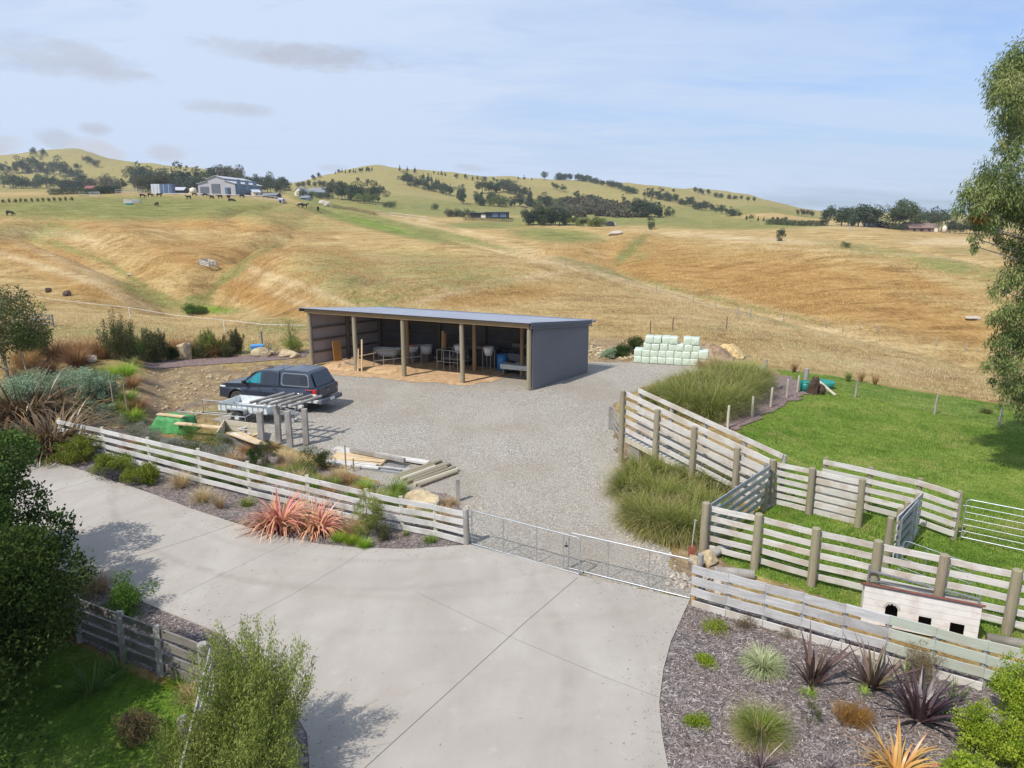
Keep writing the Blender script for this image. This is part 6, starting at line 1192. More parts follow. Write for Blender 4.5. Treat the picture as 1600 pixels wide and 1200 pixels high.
    pile('timber_pile', 'low stack of pale orange-brown boards lying by the gravel behind the fence', at_z(522,716,.0), d1, 2.0, .16, 9, .07, ['rail_pale','new_wood'], 2, 1)
    pile('timber_pile', 'blue-grey metal-looking battens lying in front of the long post', at_z(560,727,0), d1, 1.9, .07, 9, .05, ['galv_dull','rail_grey','rail_dark'], 1, 2)
    mb = MB(); mb.beam(at_z(524,700,.12), at_z(670,723,.12), .30, .07); o = mb.build('plank', M['rail_pale']); tag(o, 'long white plank along the far side of the board stack', 'plank')
    mb = MB(); mb.beam(at_z(548,703,.25), at_z(632,719,.25), .14, .14); o = mb.build('post_timber', M['post_grey']); tag(o, 'heavy grey-green squared post lying on the white plank', 'timber')
    dd = (at_z(700,739,0)-at_z(640,761,0)); pile('pole_pile', 'fan of yellowish round fence posts lying near the limestone slab', at_z(638,752,0), dd.normalized(), 1.75, .15, 8, .13, ['post','post_pale','post'], 1, 3, True, .03, .3)
    o = thing('fence_post', 'short grey post standing behind the last bay of the whitewashed fence', 'post', g0(716,783)); post(o, g0(716,783), .75, .065, 'post_grey', square=(.12,.12))
    for px, py, h, lab in ((541,735,.95,'thin stake standing before the stacked boards'),(553,737,.5,'short stake right of the thin one before the stacked boards')): o = thing('stake', lab, 'stake', g0(px, py)); post(o, g0(px, py), h, .025, 'post')
    # crates on the slopes
    def guard(px, py, w, lab, h=.95, mat='white_board', tree=True, y2=None):
        c = at(px, py); t = thing('tree_guard', lab, 'tree guard', c); cs = [c+Vector(v)*w for v in ((-.55,-.35,0),(.35,-.6,0),(.6,.35,0),(-.3,.6,0))]; cs = [Vector((q.x, q.y, c.z+.45*(float(gh(q.x, q.y))-c.z))) for q in cs]
        for q in cs: post(t, q, h, .06, 'post_grey')
        for i in range(4):
            for z in (.25,.55,.85): mb = MB(); mb.beam(cs[i]+up*z*h, cs[(i+1) % 4]+up*z*h, .04, .17*h); mb.build('board', M[mat], t)
        if tree: s_ = MB(); s_.tube(c, c+up*1.3, .03, .015); s_.build('sapling', M['bark'], t)
    guard(325,415,2.0,'square board guard round a sapling on the tawny hillside'); guard(207,318,3.4,'board guard near the grazing cattle at the top of the left hill', 1.2, tree=False)
    mb = MB(); p = at(202,320); mb.box(p+up*.25, (1.6,.8,.5)); o = mb.build('trough', M['teal_plastic'], bevel=.05); tag(o, 'small dark teal trough in front of the upper board guard', 'trough')
    rock('rock', 'white rock in the tawny grass of the left hillside', 'rock', at(203,431), .5, .35, .3, 'pale_rock', 31); rock('stump', 'dark low stump in the dry grass above the electric fence', 'stump', at(105,462), .75, .5, .5, 'dark_stump', 32); rock('stump', 'small blackish stump left of the larger one above the electric fence', 'stump', at(76,457), .4, .3, .55, 'dark_stump', 33)
    rock('outcrop', 'low pale grey rock outcrop on the right-hand tawny slope', 'rock', at(1518,499), 1.1, .6, .35, 'pale_rock', 34); rock('outcrop', 'flat grey rock on the skyline slope below the dark shed', 'rock', at(963,367), 2.6, 1.2, .8, 'pale_rock', 35)
    # dung heap and straw heap near bales
    heap('brown heap of old straw and soil right behind the bale stack', at(1112,561)+Vector((.1,.8,0)), 1.5, 1.2, .85, 'dirt_brown', 6, 'soil_heap', 'soil heap'); heap('golden heap of cut branches and straw at the edge of the slope', at(1135,556)+Vector((.2,.4,0)), 1.1, .8, .7, 'straw', 8, 'straw_heap', 'straw heap')
# ------------------------------------------------------------------ planting
def build_plants():
    T = tussock; F = flax; S = shrub
    # ---- near right bed
    def dome(px, py, w, h, lab, seed, mat='leaf_lime', n=2600):
        S(px, py, w, h, mat, lab, seed, 14, n, .03, .012, 'ground_plant', 'small plant', up=.6, cr=.45, squash=.6)
    dome(1119,984,.55,.16,'flat bright lime cushion plant nearest the low grey fence in the mulch bed', 1); dome(1103,1037,.42,.13,'small lime cushion plant in the middle left of the mulch bed', 2); dome(1087,1131,.42,.13,'lime cushion plant at the lower left of the mulch bed', 3)
    S(1162,981,.45,.30,'leaf_brown','small rusty brown twiggy plant right of the nearest lime cushion', 4, 12, 1500, .05, .006, up=.8, cr=.4, name='low_shrub'); S(1232,993,.45,.20,'leaf_brown','low straggly reddish plant by the foot of the low grey fence', 5, 10, 900, .05, .006, up=.7, cr=.45, name='low_shrub')
    T(1192,1046,.64,'bl_varieg','pale green and cream striped grass mound in the mulch bed', 21, .10, 700, .012, 1.0, 1.7, ell=1.0)
    T(1187,1150,.76,'bl_olive','large olive tussock fading to straw tips in the lower mulch bed', 22, .13, 1300, .006, .95, 1.6)
    T(1186,1160,.50,'bl_straw','dry straw skirt lying round the large olive tussock', 23, .22, 500, .005, 1.3, 1.5)
    S(1331,1129,.62,.42,'leaf_rust','rounded rust-orange grassy mound in the mulch bed', 24, 26, 6500, .07, .004, up=.75, cr=.35, name='grass_mound', cat='grass plant')
    F(1268,1072,1.05,'ph_bronze','dark bronze flax with upright sword leaves beside the striped grass', 31, 30, .10, .65, .45, .07); F(1362,1074,.98,'ph_bronze','bronze and olive flax fanning out in the middle of the mulch bed', 32, 44, .08, .9, .45, .08)
    F(1436,1126,1.05,'ph_purple','big dusky purple flax between the bronze flax and the lime hedge', 33, 66, .08, .85, .6, .10); F(1402,1215,.85,'ph_orange','flax with arching orange and red striped leaves at the bottom of the bed', 34, 84, .055, 1.0, 1.5, .08)
    F(1188,1200,.66,'ph_purple','small near-black narrow-leaved flax at the bottom of the mulch bed', 35, 40, .018, 1.2, .5, .06); F(1292,1205,.30,'ph_purple','tiny dark flax at the bottom edge of the picture', 36, 22, .015, 1.1, .4, .04)
    F(1492,1100,.50,'ph_green','upright blue-green strappy clump by the lime hedge', 37, 46, .022, .35, .35, .09, 'strappy_plant', 'strappy plant'); F(1466,1118,.40,'ph_green','shorter green strappy clump left of the upright one', 38, 36, .02, .6, .5, .08, 'strappy_plant', 'strappy plant'); F(1415,1052,.38,'ph_green','green strappy clump under the brown twiggy shrub', 39, 30, .02, .5, .4, .06, 'strappy_plant', 'strappy plant')
    S(1436,1065,.62,.80,'leaf_brown','upright brown twiggy shrub against the low grey fence', 41, 26, 4200, .045, .008, up=.7, cr=.3); S(1270,1130,.26,.46,'leaf_olive','thin young green sapling shrub between the tussock and the rust mound', 42, 12, 900, .04, .008, up=.7, cr=.4, shape='column')
    T(1262,1087,.24,'bl_lime','small yellow-green grass at the foot of the dark bronze flax', 43, .06, 90, .010, 1.0, .8); T(1350,1085,.22,'bl_lime','little yellow-green grass under the bronze and olive flax', 44, .06, 60, .010, 1.0, .8)
    # lime hedge at right
    for k, (px, py, w, h, lab) in enumerate([(1580,1130,.95,1.35,'tall lime green leafy shrub rising above the low fence at the right edge'),(1528,1180,.95,1.0,'middle lime green leafy shrub of the right-hand clump'),(1585,1205,.95,.95,'rear lime green shrub at the right edge, overlapping the middle one'),(1505,1250,.85,.8,'lowest lime green leafy shrub near the bottom right corner'),(1620,1160,.9,1.0,'lime green shrub mostly outside the right edge')]):
        S(px, py, w, h, 'leaf_lime', lab, 50+k, 34, 6800, .042, .026, up=.55, cr=.26, group='lime green shrubs at the right edge', shape='ball')
    # ---- big tussocks by the ramp
    big = [(1000,755,1.15),(1040,748,1.1),(1085,762,1.05),(1115,772,.95),(985,775,1.05),(1030,790,1.2),(1072,800,1.15),(1105,812,1.0),(1000,815,.95),(1045,838,1.15),(1078,838,1.0),(1020,828,.95)]
    words = ['leftmost at the back, by the ramp post','second at the back, under the ramp deck','third at the back, under the ramp rails','rightmost at the back, under the low end of the ramp','on the gravel edge at the left','in the middle, largest and greenest','right of the middle one','nearest the stockyard side rails','small, low on the gravel side','in front, nearest the driveway gate','in front, beside the stockyard corner post','front left, drooping on the gravel']
    for k, (px, py, L) in enumerate(big):
        T(px, py, L*1.2, 'bl_olive', f'big arching olive tussock {words[k]}', 60+k % 5, .26, 1300, .016, .75, 1.9, group='big tussocks below the loading ramp', segs=6)
    far = [(1068,612),(1088,606),(1110,600),(1130,596),(1150,592),(1168,590),(1045,620),(1062,628),(1085,622),(1108,616),(1130,612),(1152,608),(1172,602),(1186,600),(1030,630),(1070,642),(1095,640),(1118,634),(1140,628),(1160,622),(1178,616),(1105,654),(1125,648),(1146,640)]
    for k, (px, py) in enumerate(far):
        row = 'back' if k < 6 else ('second' if k < 14 else ('third' if k < 21 else 'front')); idx = k if k < 6 else (k-6 if k < 14 else (k-14 if k < 21 else k-21))
        T(px, py, 1.45+rnd(.12), 'bl_olive', f'large tussock, {ORD[idx]} from the left in the {row} row of the mound beyond the ramp', 70+k % 4, .34, 1300, .018, .8, 1.6, group='tussock mound between gravel and paddock', segs=5, lift=.0)
    for k, (px, py) in enumerate([(1100,575),(1118,572),(1140,576)]): T(px, py, .9, 'bl_straw', f'dry straw tussock, {ORD[k]} from the left behind the olive mound', 75, .25, 500, .02, .8, 1.2)
    # ---- left bed along the fence
    S(118,724,1.55,.95,'leaf_dome','clipped yellow-green dome shrub nearest the old flax', 81, 70, 12000, .05, .026, up=.4, cr=.2, gap=.7, squash=1); S(178,738,1.35,.60,'leaf_dome','flatter olive-yellow shrub between the two clipped domes', 82, 60, 9000, .05, .026, up=.4, cr=.2, gap=.7, squash=1); S(224,755,1.15,.66,'leaf_dome','clipped yellow-green dome shrub nearest the straw tufts', 83, 60, 9500, .05, .026, up=.4, cr=.2, gap=.7, squash=1)
    S(172,748,.9,.35,'leaf_purple','dull purple-grey low shrub in front of the flatter olive shrub', 84, 18, 1800, .05, .02, up=.3, cr=.4); S(192,752,.7,.28,'leaf_purple','small purple-grey low shrub left of the near clipped dome', 85, 16, 1300, .05, .02, up=.3, cr=.4)
    T(284,762,.78,'bl_straw','tall blond tuft by the fence, first of the three straw grasses', 86, .10, 520, .008, .7, 1.0); T(317,784,.72,'bl_straw','second and rounder blond tuft at the edge of the drive', 87, .11, 480, .008, .85, 1.2); T(344,795,.6,'bl_straw','slim pale tuft, last of the three straw grasses', 88, .06, 220, .008, .4, .9); T(386,790,.34,'bl_green','low dark green grass with yellow flowers left of the pink flax', 89, .14, 260, .012, .9, 1.0)
    F(438,822,1.25,'ph_red','large pink and orange striped flax with arching leaves by the drive', 91, 230, .068, 1.0, 1.9, .26); F(496,827,1.1,'ph_red','pinker striped flax right beside the larger one', 92, 170, .062, 1.0, 1.8, .22)
    F(82,706,2.2,'ph_old','huge old flax with brown, grey and orange drooping leaves at the end of the fence', 93, 620, .085, .75, 2.1, .7); F(40,668,2.7,'ph_old','old brown flax behind the huge one at the left edge', 94, 520, .09, .7, 1.9, .7); F(108,668,2.2,'ph_old','grey-brown flax standing on the bank right behind the huge old flax', 95, 260, .08, .6, 1.6, .4)
    T(540,838,.62,'bl_rust','sandy bronze sedge spilling beside the pink flax', 96, .14, 520, .006, 1.0, 1.4); T(560,826,.6,'bl_straw','blond sedge behind the lime tufts', 97, .14, 420, .006, .9, 1.3)
    for k, (px, py) in enumerate([(530,846),(549,850),(570,856)]): T(px, py, .34, 'bl_lime', ['left','middle','right and largest'][k]+' vivid lime tuft at the edge of the drive', 98+k, .10, 420, .009, .8, .7, group='vivid lime tufts by the drive')
    T(634,838,.22, 'bl_green', 'tiny green tuft before the fence near the gates', 102, .05, 90, .010, .6, .6); T(672,848,.30,'bl_green','loose light green tuft before the last fence bays', 103, .12, 170, .012, .8, .7)
    S(574,838,.85,1.4,'leaf_kanuka','tall thin olive shrub growing against the whitewashed fence', 104, 34, 7500, .055, .014, up=.75, cr=.3, shape='column'); S(600,845,.6,.62,'leaf_olive','lower olive shrub at the foot of the tall thin one', 105, 22, 2600, .05, .012, up=.7, cr=.3)
    # behind the fence, a loose border: (px, py, kind, size, label)
    rows = [(620,772,'T',.72,'bl_green','bright green fountain sedge behind the fence by the pole pile'),(655,800,'T',.35,'bl_lime','low yellow-green grass behind the last fence bays'),(690,806,'T',.45,'bl_rust','rusty grass at the foot of the limestone slab'),(700,790,'T',.4,'bl_straw','dry grass beside the short grey post'),
        (600,785,'T',.5,'bl_green','soft green grass just behind the fence, left of the fountain sedge'),(570,765,'T',.55,'bl_lime','yellow-green grass behind the fence below the battens'),(545,755,'T',.5,'bl_rust','rusty grass behind the fence below the board stack'),(520,760,'T',.5,'bl_olive','olive grass low behind the fence rails'),
        (492,738,'S',(.9,.95),'leaf_dark','dense dark green bush with a pointed top behind the pink flax fence bay'),(508,735,'S',(.7,.8),'leaf_olive','olive bush right beside the dark pointed one'),(465,728,'T',.6,'bl_straw','blond grass below the timber stand'),(445,722,'T',.6,'bl_straw','second blond grass below the timber stand, nearer the conifer'),(480,745,'T',.5,'bl_olive','olive grass in front of the dark pointed bush'),
        (418,728,'S',(.75,1.15),'leaf_olive','dark bronze-tipped conifer-like shrub in front of the timber stand'),(400,735,'S',(.6,.95),'leaf_dark','second dark narrow shrub left of the bronze-tipped one'),(372,725,'T',.6,'bl_rust','russet grass clump left of the narrow shrubs'),(385,708,'T',.55,'bl_rust','russet grass at the corner of the timber bin'),(350,715,'S',(.9,.5),'leaf_silver','grey-green low shrub behind the middle fence bays'),
        (330,705,'S',(1.5,.85),'leaf_bright','feathery fresh green bush in front of the wire cage'),(300,690,'S',(1.1,.65),'leaf_bright','smaller feathery green bush beside the tarpaulin'),(360,695,'S',(.9,.6),'leaf_olive','olive bush growing over the corner of the timber bin'),(300,712,'S',(.9,.45),'leaf_olive','low olive shrub behind the fence below the tarpaulin'),(270,700,'S',(.9,.4),'leaf_silver','silvery low shrub behind the fence below the tarpaulin'),
        (240,690,'S',(1.0,.5),'leaf_silver','silver shrub with whitish twigs right at the foot of the tarpaulin'),(215,682,'S',(1.1,.55),'leaf_silver','silver shrub second from the old flax behind the fence'),(190,672,'S',(1.2,.7),'leaf_silver','large soft silver shrub behind the start of the whitewashed fence'),(158,665,'S',(1.2,.9),'leaf_silver','tallest silver shrub next to the old flax'),(320,722,'T',.45,'bl_straw','pale thin grass with white stalks behind the fence'),(440,745,'T',.45,'bl_olive','olive grass at the foot of the conifer-like shrub'),(340,735,'T',.4,'bl_olive','short olive grass behind the fourth fence post'),(385,745,'T',.4,'bl_green','short green grass behind the fence left of the pink flax'),(405,752,'T',.4,'bl_rust','short rusty grass behind the fence above the pink flax'),(262,712,'T',.4,'bl_green','short green weeds behind the fence left of the pale stalks'),(215,700,'T',.4,'bl_olive','short olive weeds behind the second fence bay'),(500,755,'T',.45,'bl_rust','rusty grass at the foot of the olive bush'),(425,700,'T',.35,'bl_rust','small russet grass between the stand posts')]
    for k, (px, py, kd, sz, mt, lab) in enumerate(rows):
        if kd == 'T': T(px, py, sz, mt, lab, 110+k, .16, 420, .010 if mt != 'bl_green' else .014, .9, 1.3)
        else: S(px, py, sz[0], sz[1], mt, lab, 110+k, 24, 3400, .055, .014, up=.6, cr=.3)
    extra = [(440,735,'bl_rust'),(455,742,'bl_green'),(470,738,'bl_olive'),(530,748,'bl_straw'),(558,772,'bl_rust'),(590,776,'bl_olive'),(612,792,'bl_green'),(636,798,'bl_rust'),(582,792,'bl_straw'),(548,780,'bl_green'),(515,774,'bl_rust'),(488,764,'bl_green'),(462,758,'bl_straw'),(428,750,'bl_green'),(405,735,'bl_olive'),(360,728,'bl_straw'),(350,742,'bl_rust'),(322,738,'bl_olive'),(290,726,'bl_green'),(255,722,'bl_olive'),(235,708,'bl_green'),(205,700,'bl_rust'),(668,812,'bl_olive'),(690,822,'bl_straw'),(372,758,'bl_olive'),(340,752,'bl_green')]; extra.sort()
    for k, (px, py, mt) in enumerate(extra): T(px, py, .62+rnd(.12), mt, f'{dict(bl_rust="rusty",bl_green="green",bl_olive="olive",bl_straw="pale")[mt]} border grass, number {k+1} from the left along the back of the whitewashed fence', 140+k % 6, .2, 520, .010, .9, 1.2, group='rough grasses along the back of the whitewashed fence')
    # raised bank at the left
    bank = [(60,628,'S',(2.6,1.2),'leaf_blue','broad blue-green shrub at the left of the raised bank'),(128,622,'S',(2.4,1.25),'leaf_blue','broad blue-green shrub in the middle of the raised bank'),(158,632,'S',(1.4,1.3),'leaf_blue','darker blue-green shrub drooping at the right of the bank'),(112,648,'S',(2.2,.85),'leaf_blue','low blue-green shrub in front of the two broad ones'),(150,652,'S',(1.6,.6),'leaf_blue','lowest blue-green shrub beside the bare stakes'),
        (175,592,'T',1.05,'bl_lime','lime gold tussock at the top of the bank, left one'),(198,588,'T',1.1,'bl_lime','lime gold tussock at the top of the bank, right one'),(205,606,'T',.9,'bl_rust','rust brown sedge hanging over the upper bank edge'),(214,640,'T',.85,'bl_rust','rust brown sedge hanging over the lower bank edge'),(200,628,'T',.8,'bl_green','green tussock between the two rust sedges'),(208,656,'T',.7,'bl_lime','small lime tussock under the lower rust sedge'),(190,645,'T',.7,'bl_olive','olive tussock beside the bare stakes'),
        (30,600,'T',1.3,'bl_rust','russet grass at the far left of the bank'),(75,585,'T',1.3,'bl_rust','russet grass behind the left blue-green shrub'),(150,590,'T',.9,'bl_olive','olive grass behind the middle blue-green shrub'),(20,620,'T',1.2,'bl_straw','pale seeding grass at the left edge')]
    for k, (px, py, kd, sz, mt, lab) in enumerate(bank):
        if kd == 'T': T(px, py, sz, mt, lab, 160+k, .22, 620, .016, .95, 1.3)
        else: S(px, py, sz[0], sz[1], mt, lab, 160+k, 60, 14000, .10, .032, up=.25, cr=.22, gap=.7, squash=1)
    for k, (px, py, h) in enumerate([(172,634,1.0),(178,640,1.3),(200,650,1.4)]): o = thing('stake', ['left','middle','right'][k]+' bare brown stake on the raised bank', 'stake', at(px, py)); post(o, at(px, py), h, .03, 'post')
    # row behind the dirt bank
    back = [(188,562,1.9,2.9,'leaf_olive','tall dark olive shrub behind the lime tussocks'),(205,562,1.4,1.4,'leaf_dark','low dark shrub at the foot of the tall olive one'),(232,566,1.7,2.3,'leaf_olive','left of the paired olive shrubs behind the dirt bank'),(248,566,1.4,2.2,'leaf_olive','right of the paired olive shrubs behind the dirt bank'),(222,563,1.3,1.0,'leaf_blue','low grey-green plant between the tall olive shrubs'),
        (268,562,1.0,.8,'leaf_dark','small dark green bush left of the honey boulder'),(326,558,1.3,2.1,'leaf_kanuka','thin see-through shrub right of the rust grasses'),(345,556,1.2,1.1,'leaf_dark','low dark flax-like bush between the shrubs'),(368,553,1.5,1.8,'leaf_olive','rounded olive shrub at the right end of the back row'),(55,568,1.9,2.6,'leaf_olive','olive shrub beside the small tree at the left edge'),(356,558,1.1,.7,'leaf_olive','low olive bush at the foot of the rounded shrub'),(310,560,1.3,.9,'leaf_olive','low olive bush right of the honey boulder'),
        (458,552,1.6,1.3,'leaf_kanuka','pale airy shrub beside the left end of the shed'),(970,557,1.1,.7,'leaf_dark','low grey-green shrub on the stony edge right of the shed'),(992,553,1.4,1.1,'leaf_dark','dark green shrub directly left of the bale stack'),(952,560,1.0,.6,'leaf_blue','small grey-green weed on the stony edge nearest the shed')]
    for k, (px, py, w, h, mt, lab) in enumerate(back): colshrub(px, py, w, h, mt, lab, 190+k) if h > 1.5 else S(px, py, w, h, mt, lab, 190+k, 34, 4200, .10, .03, up=.65, cr=.3, shape='column' if h > 1.5 else 'ball')
    S(455,551,.9,3.0,'leaf_kanuka','tall wispy sapling rising above the pale airy shrub by the shed', 212, 18, 1300, .10, .02, up=.7, cr=.45, shape='column')
    F(425,556,1.25,'ph_bronze','dark spiky cordyline-like plant between the boulders left of the shed', 213, 46, .05, 1.3, .25, .12, 'spiky_plant', 'spiky plant')
    for k, (px, py, L) in enumerate([(85,562,1.5),(110,560,1.6),(135,558,1.6),(160,560,1.4),(262,556,1.5),(282,553,1.6),(302,555,1.6),(318,556,1.3),(40,575,1.4),(120,572,1.2),(335,557,1.1)]): T(px, py, L, 'bl_rust', f'fluffy rust-coloured grass, {ORD[k]} of the russet clumps in the back border', 215, .3, 700, .02, .8, .9, group='russet grasses in the back border')
    for k, (px, py) in enumerate([(292,488),(304,487),(318,488)]): S(px, py+2, 1.6, 1.2, 'leaf_bright', f'fresh green weed bush, {ORD[k]} from the left in the damp gully', 220+k, 14, 1500, .16, .07, up=.7, cr=.35)
    # weeds in the dry paddock and small dark flax by the trees
    for k, (px, py, lab) in enumerate([(1325,596,'dark spiky weed on the far edge of the paddock'),(1345,597,'brown spiky weed right of the dark one'),(1367,602,'third brown weed on the paddock edge'),(1240,582,'thin dark weed behind the paddock corner post')]): T(px, py, .8, 'bl_rust' if k else 'bl_olive', lab, 225+k, .08, 60, .03, .4, .3, name='weed', cat='weed')
    T(1541,646,.5,'bl_olive','dark tuft beside the eucalyptus shade on the paddock', 230, .2, 200, .02, .8, .6, name='weed', cat='weed')
    # ---- lower left
    S(195,962,1.05,.85,'leaf_bright','fresh green leafy bush behind the shaded fence', 231, 34, 6500, .05, .022, up=.7, cr=.3); T(150,925,.75,'bl_straw','straw and green grass clump beside the fresh green bush', 232, .18, 520, .009, .9, 1.1); T(120,915,.7,'bl_green','green grass behind the straw clump', 233, .16, 300, .010, .9, 1.0)
    F(185,1052,.55,'ph_green','dark green strappy plant at the foot of the shaded fence', 234, 44, .03, .9, .7, .12, 'strappy_plant', 'strappy plant'); F(140,1080,.6,'ph_green','larger dark strappy plant in deep shade under the dark tree', 235, 56, .035, 1.0, .7, .14, 'strappy_plant', 'strappy plant')
    S(218,1150,.62,.45,'leaf_brown','withered brown bush on the lawn', 236, 20, 5200, .06, .012, up=-.5, cr=.4)
    mb = MB(); p = at(215,1148)
    for k in range(16): a = random.uniform(0, 6.28); r = random.uniform(.12,.26); q = p+Vector((math.cos(a)*r, math.sin(a)*r, random.uniform(.12,.38))); mb.tube(p+Vector((0,0,.3)), q, .014, .010, 5); mb.tube(q, q+Vector((math.cos(a)*.08, math.sin(a)*.08, -.16)), .010, .004, 5)
    o = mb.build('dead_branches', M['timber']); tag(o, 'pale bare drooping twigs of the dead plant on the lawn', 'dead plant')
    for k, (px, py, lab) in enumerate([(280,1070,'yellowish straggly grass at the foot of the last shaded fence bay'),(300,1090,'pale dry grass at the tall corner post')]): T(px, py, .35, ['bl_lime','bl_straw'][k], lab, 238+k, .14, 160, .010, 1.0, .8)
    kanuka_bush(); left_trees(); small_tree(); eucalyptus()
def wispy(n, base_c, H, Rr, seed, twig=90):
    """many thin ascending shoots clothed in tiny leaves"""
    rs = np.random.default_rng(seed); P = []; D = []; SH = []
    for i in range(twig):
        a = rs.uniform(0, 6.283); el = rs.uniform(0, 1)**.8; tilt = el*.52; L = H*rs.uniform(.55, 1.05)*(1-.28*el); r0 = Rr*.30*rs.random(); b = np.array([math.cos(a)*r0, math.sin(a)*r0, 0]); dirv = np.array([math.cos(a)*math.sin(tilt), math.sin(a)*math.sin(tilt), math.cos(tilt)])
        m = n//twig; s = .12+.88*rs.random(m)**.75; c = b+dirv*(L*s)[:, None]; spread = .18*Rr*(1.15-s*.75); off = rs.normal(size=(m, 3))*spread[:, None]; c = c+off; P.append(c); D.append(dirv*1.1+rs.normal(size=(m, 3))*.55); SH.append(np.full(m, rs.random()))
    P = np.concatenate(P); D = np.concatenate(D); sh = np.concatenate(SH); k = len(P); P[:, 2] = np.maximum(P[:, 2], .03); return P, D, sh, rs
def colshrub(px, py, w, h, mt, lab, seed):
    P_, D, sh, rs = wispy(9000, None, h, w*.42, seed, 60); f = np.clip(1.1-(P_[:, 2]/h)*.55, .3, 1.1); P_[:, 0] *= f*1.25; P_[:, 1] *= f*1.25; k = len(P_); V, Q, vc = leaves_np(P_, D, rs.uniform(.08, .16, k), rs.uniform(.02, .04, k), np.clip(.5*sh+.5*rs.random(k), 0, 1), rs)
    t = thing('columnar_shrub', lab, 'shrub', at(px, py)); link('foliage', nmesh('foliage', V, Q, M[mt], {'vc': vc}), t); mb = MB(); mb.tube((0,0,-.1), (0,0,h*.7), .04, .012, 6); mb.build('stem', M['bark'], t, world=False)
def kanuka_bush():
    for (loc, H, Rr, n, lab, seed, mt) in [(Vector((-4.12,9.85,0)), 2.75, .62, 60000, 'wispy olive green bush with fine upright shoots in the lower left foreground', 1, 'leaf_kanuka'), (Vector((-3.8,9.0,0)), 1.75, .72, 34000, 'lower olive-brown wispy bush overlapping the tall one at the bottom edge', 2, 'leaf_kanuka'), (Vector((-4.75,9.2,0)), 1.75, .55, 15000, 'narrow wispy bush squeezed against the edge-on fence boards', 3, 'leaf_kanuka')]:
        P_, D, sh, rs = wispy(n, None, H, Rr, seed, 130); k = len(P_); V, Q, vc = leaves_np(P_, D, rs.uniform(.045, .085, k), rs.uniform(.010, .017, k), np.clip(.5*sh+.5*rs.random(k), 0, 1), rs)
        t = thing('wispy_bush', lab, 'bush', loc); link('foliage', nmesh('foliage', V, Q, M[mt], {'vc': vc}), t); mb = MB()
        for i in range(22): a = rs.uniform(0, 6.28); tl = rs.uniform(0, .6); L = H*rs.uniform(.5, .85); d = Vector((math.cos(a)*math.sin(tl), math.sin(a)*math.sin(tl), math.cos(tl))); mb.tube((0,0,-.05), d*L*.5, .016, .009, 5); mb.tube(d*L*.5, d*L, .009, .003, 5)
        mb.build('stem', M['bark'], t, world=False)
def leafy_tree(name, label, loc, cents, rads, n, lL, lW, mat, seed, tr, bark='bark', up=.2, droop=0.0, kl=14, extra=None, squash=.85):
    t = thing(name, label, 'tree', loc); V, Q, vc = leafcloud(n, cents, rads, lL, lW, seed, up, squash=squash, droop=droop, shell=.66, zmin=-50)
    link('crown', nmesh('crown', V, Q, M[mat], {'vc': vc}), t); mb = MB(); limbs(mb, (0,0,-.1), cents, tr, seed, kl); mb.build('trunk', M[bark], t, world=False); return t
def left_trees():
    C, Rr = clumps(70, 1.6, 1.6, 2.15, 2.25, .58, 5, .25); C[:, 2] = np.maximum(C[:, 2], .45); leafy_tree('garden_tree', 'dense dark green broadleaf tree at the left edge whose shade falls on the drive', Vector((-13.45,15.6,0)), C, Rr, 80000, .095, .055, 'leaf_dark', 6, .11)
    C, Rr = clumps(70, 1.55, 1.5, 1.75, 2.0, .52, 7, .2); C[:, 2] = np.maximum(C[:, 2], .3); leafy_tree('garden_tree', 'nearest dark green tree filling the lower left corner above the shaded lawn', Vector((-9.45,11.0,0)), C, Rr, 120000, .075, .042, 'leaf_dark', 8, .10)
    C, Rr = clumps(60, 1.45, 1.5, 1.9, 2.05, .52, 9, .2); C[:, 2] = np.maximum(C[:, 2], .3); leafy_tree('garden_tree', 'dark green tree between the other two at the left edge', Vector((-11.5,13.2,0)), C, Rr, 80000, .085, .05, 'leaf_dark', 10, .10)
    C, Rr = clumps(46, 2.7, 2.4, 2.2, 3.0, .95, 12, .2); leafy_tree('garden_tree', 'dark tree just outside the lower left corner that shades the lawn', Vector((-9.4,7.2,0)), C, Rr, 24000, .10, .06, 'leaf_dark', 13, .12)
def small_tree():
    loc = at(12,600); C, Rr = clumps(36, 2.1, 2.0, 2.1, 3.2, .65, 21, .25); leafy_tree('young_tree', 'young tree with pale slender stems at the far left above the blue-green shrubs', loc, C, Rr, 8500, .14, .07, 'leaf_olive', 22, .09, 'bark_pale')
    loc = at(40,598); C, Rr = clumps(16, .9, .9, 1.2, 2.6, .45, 23, .3); leafy_tree('young_tree', 'slim airy sapling beside the young tree at the far left', loc, C, Rr, 2600, .12, .06, 'leaf_bright', 24, .05, 'bark_pale')
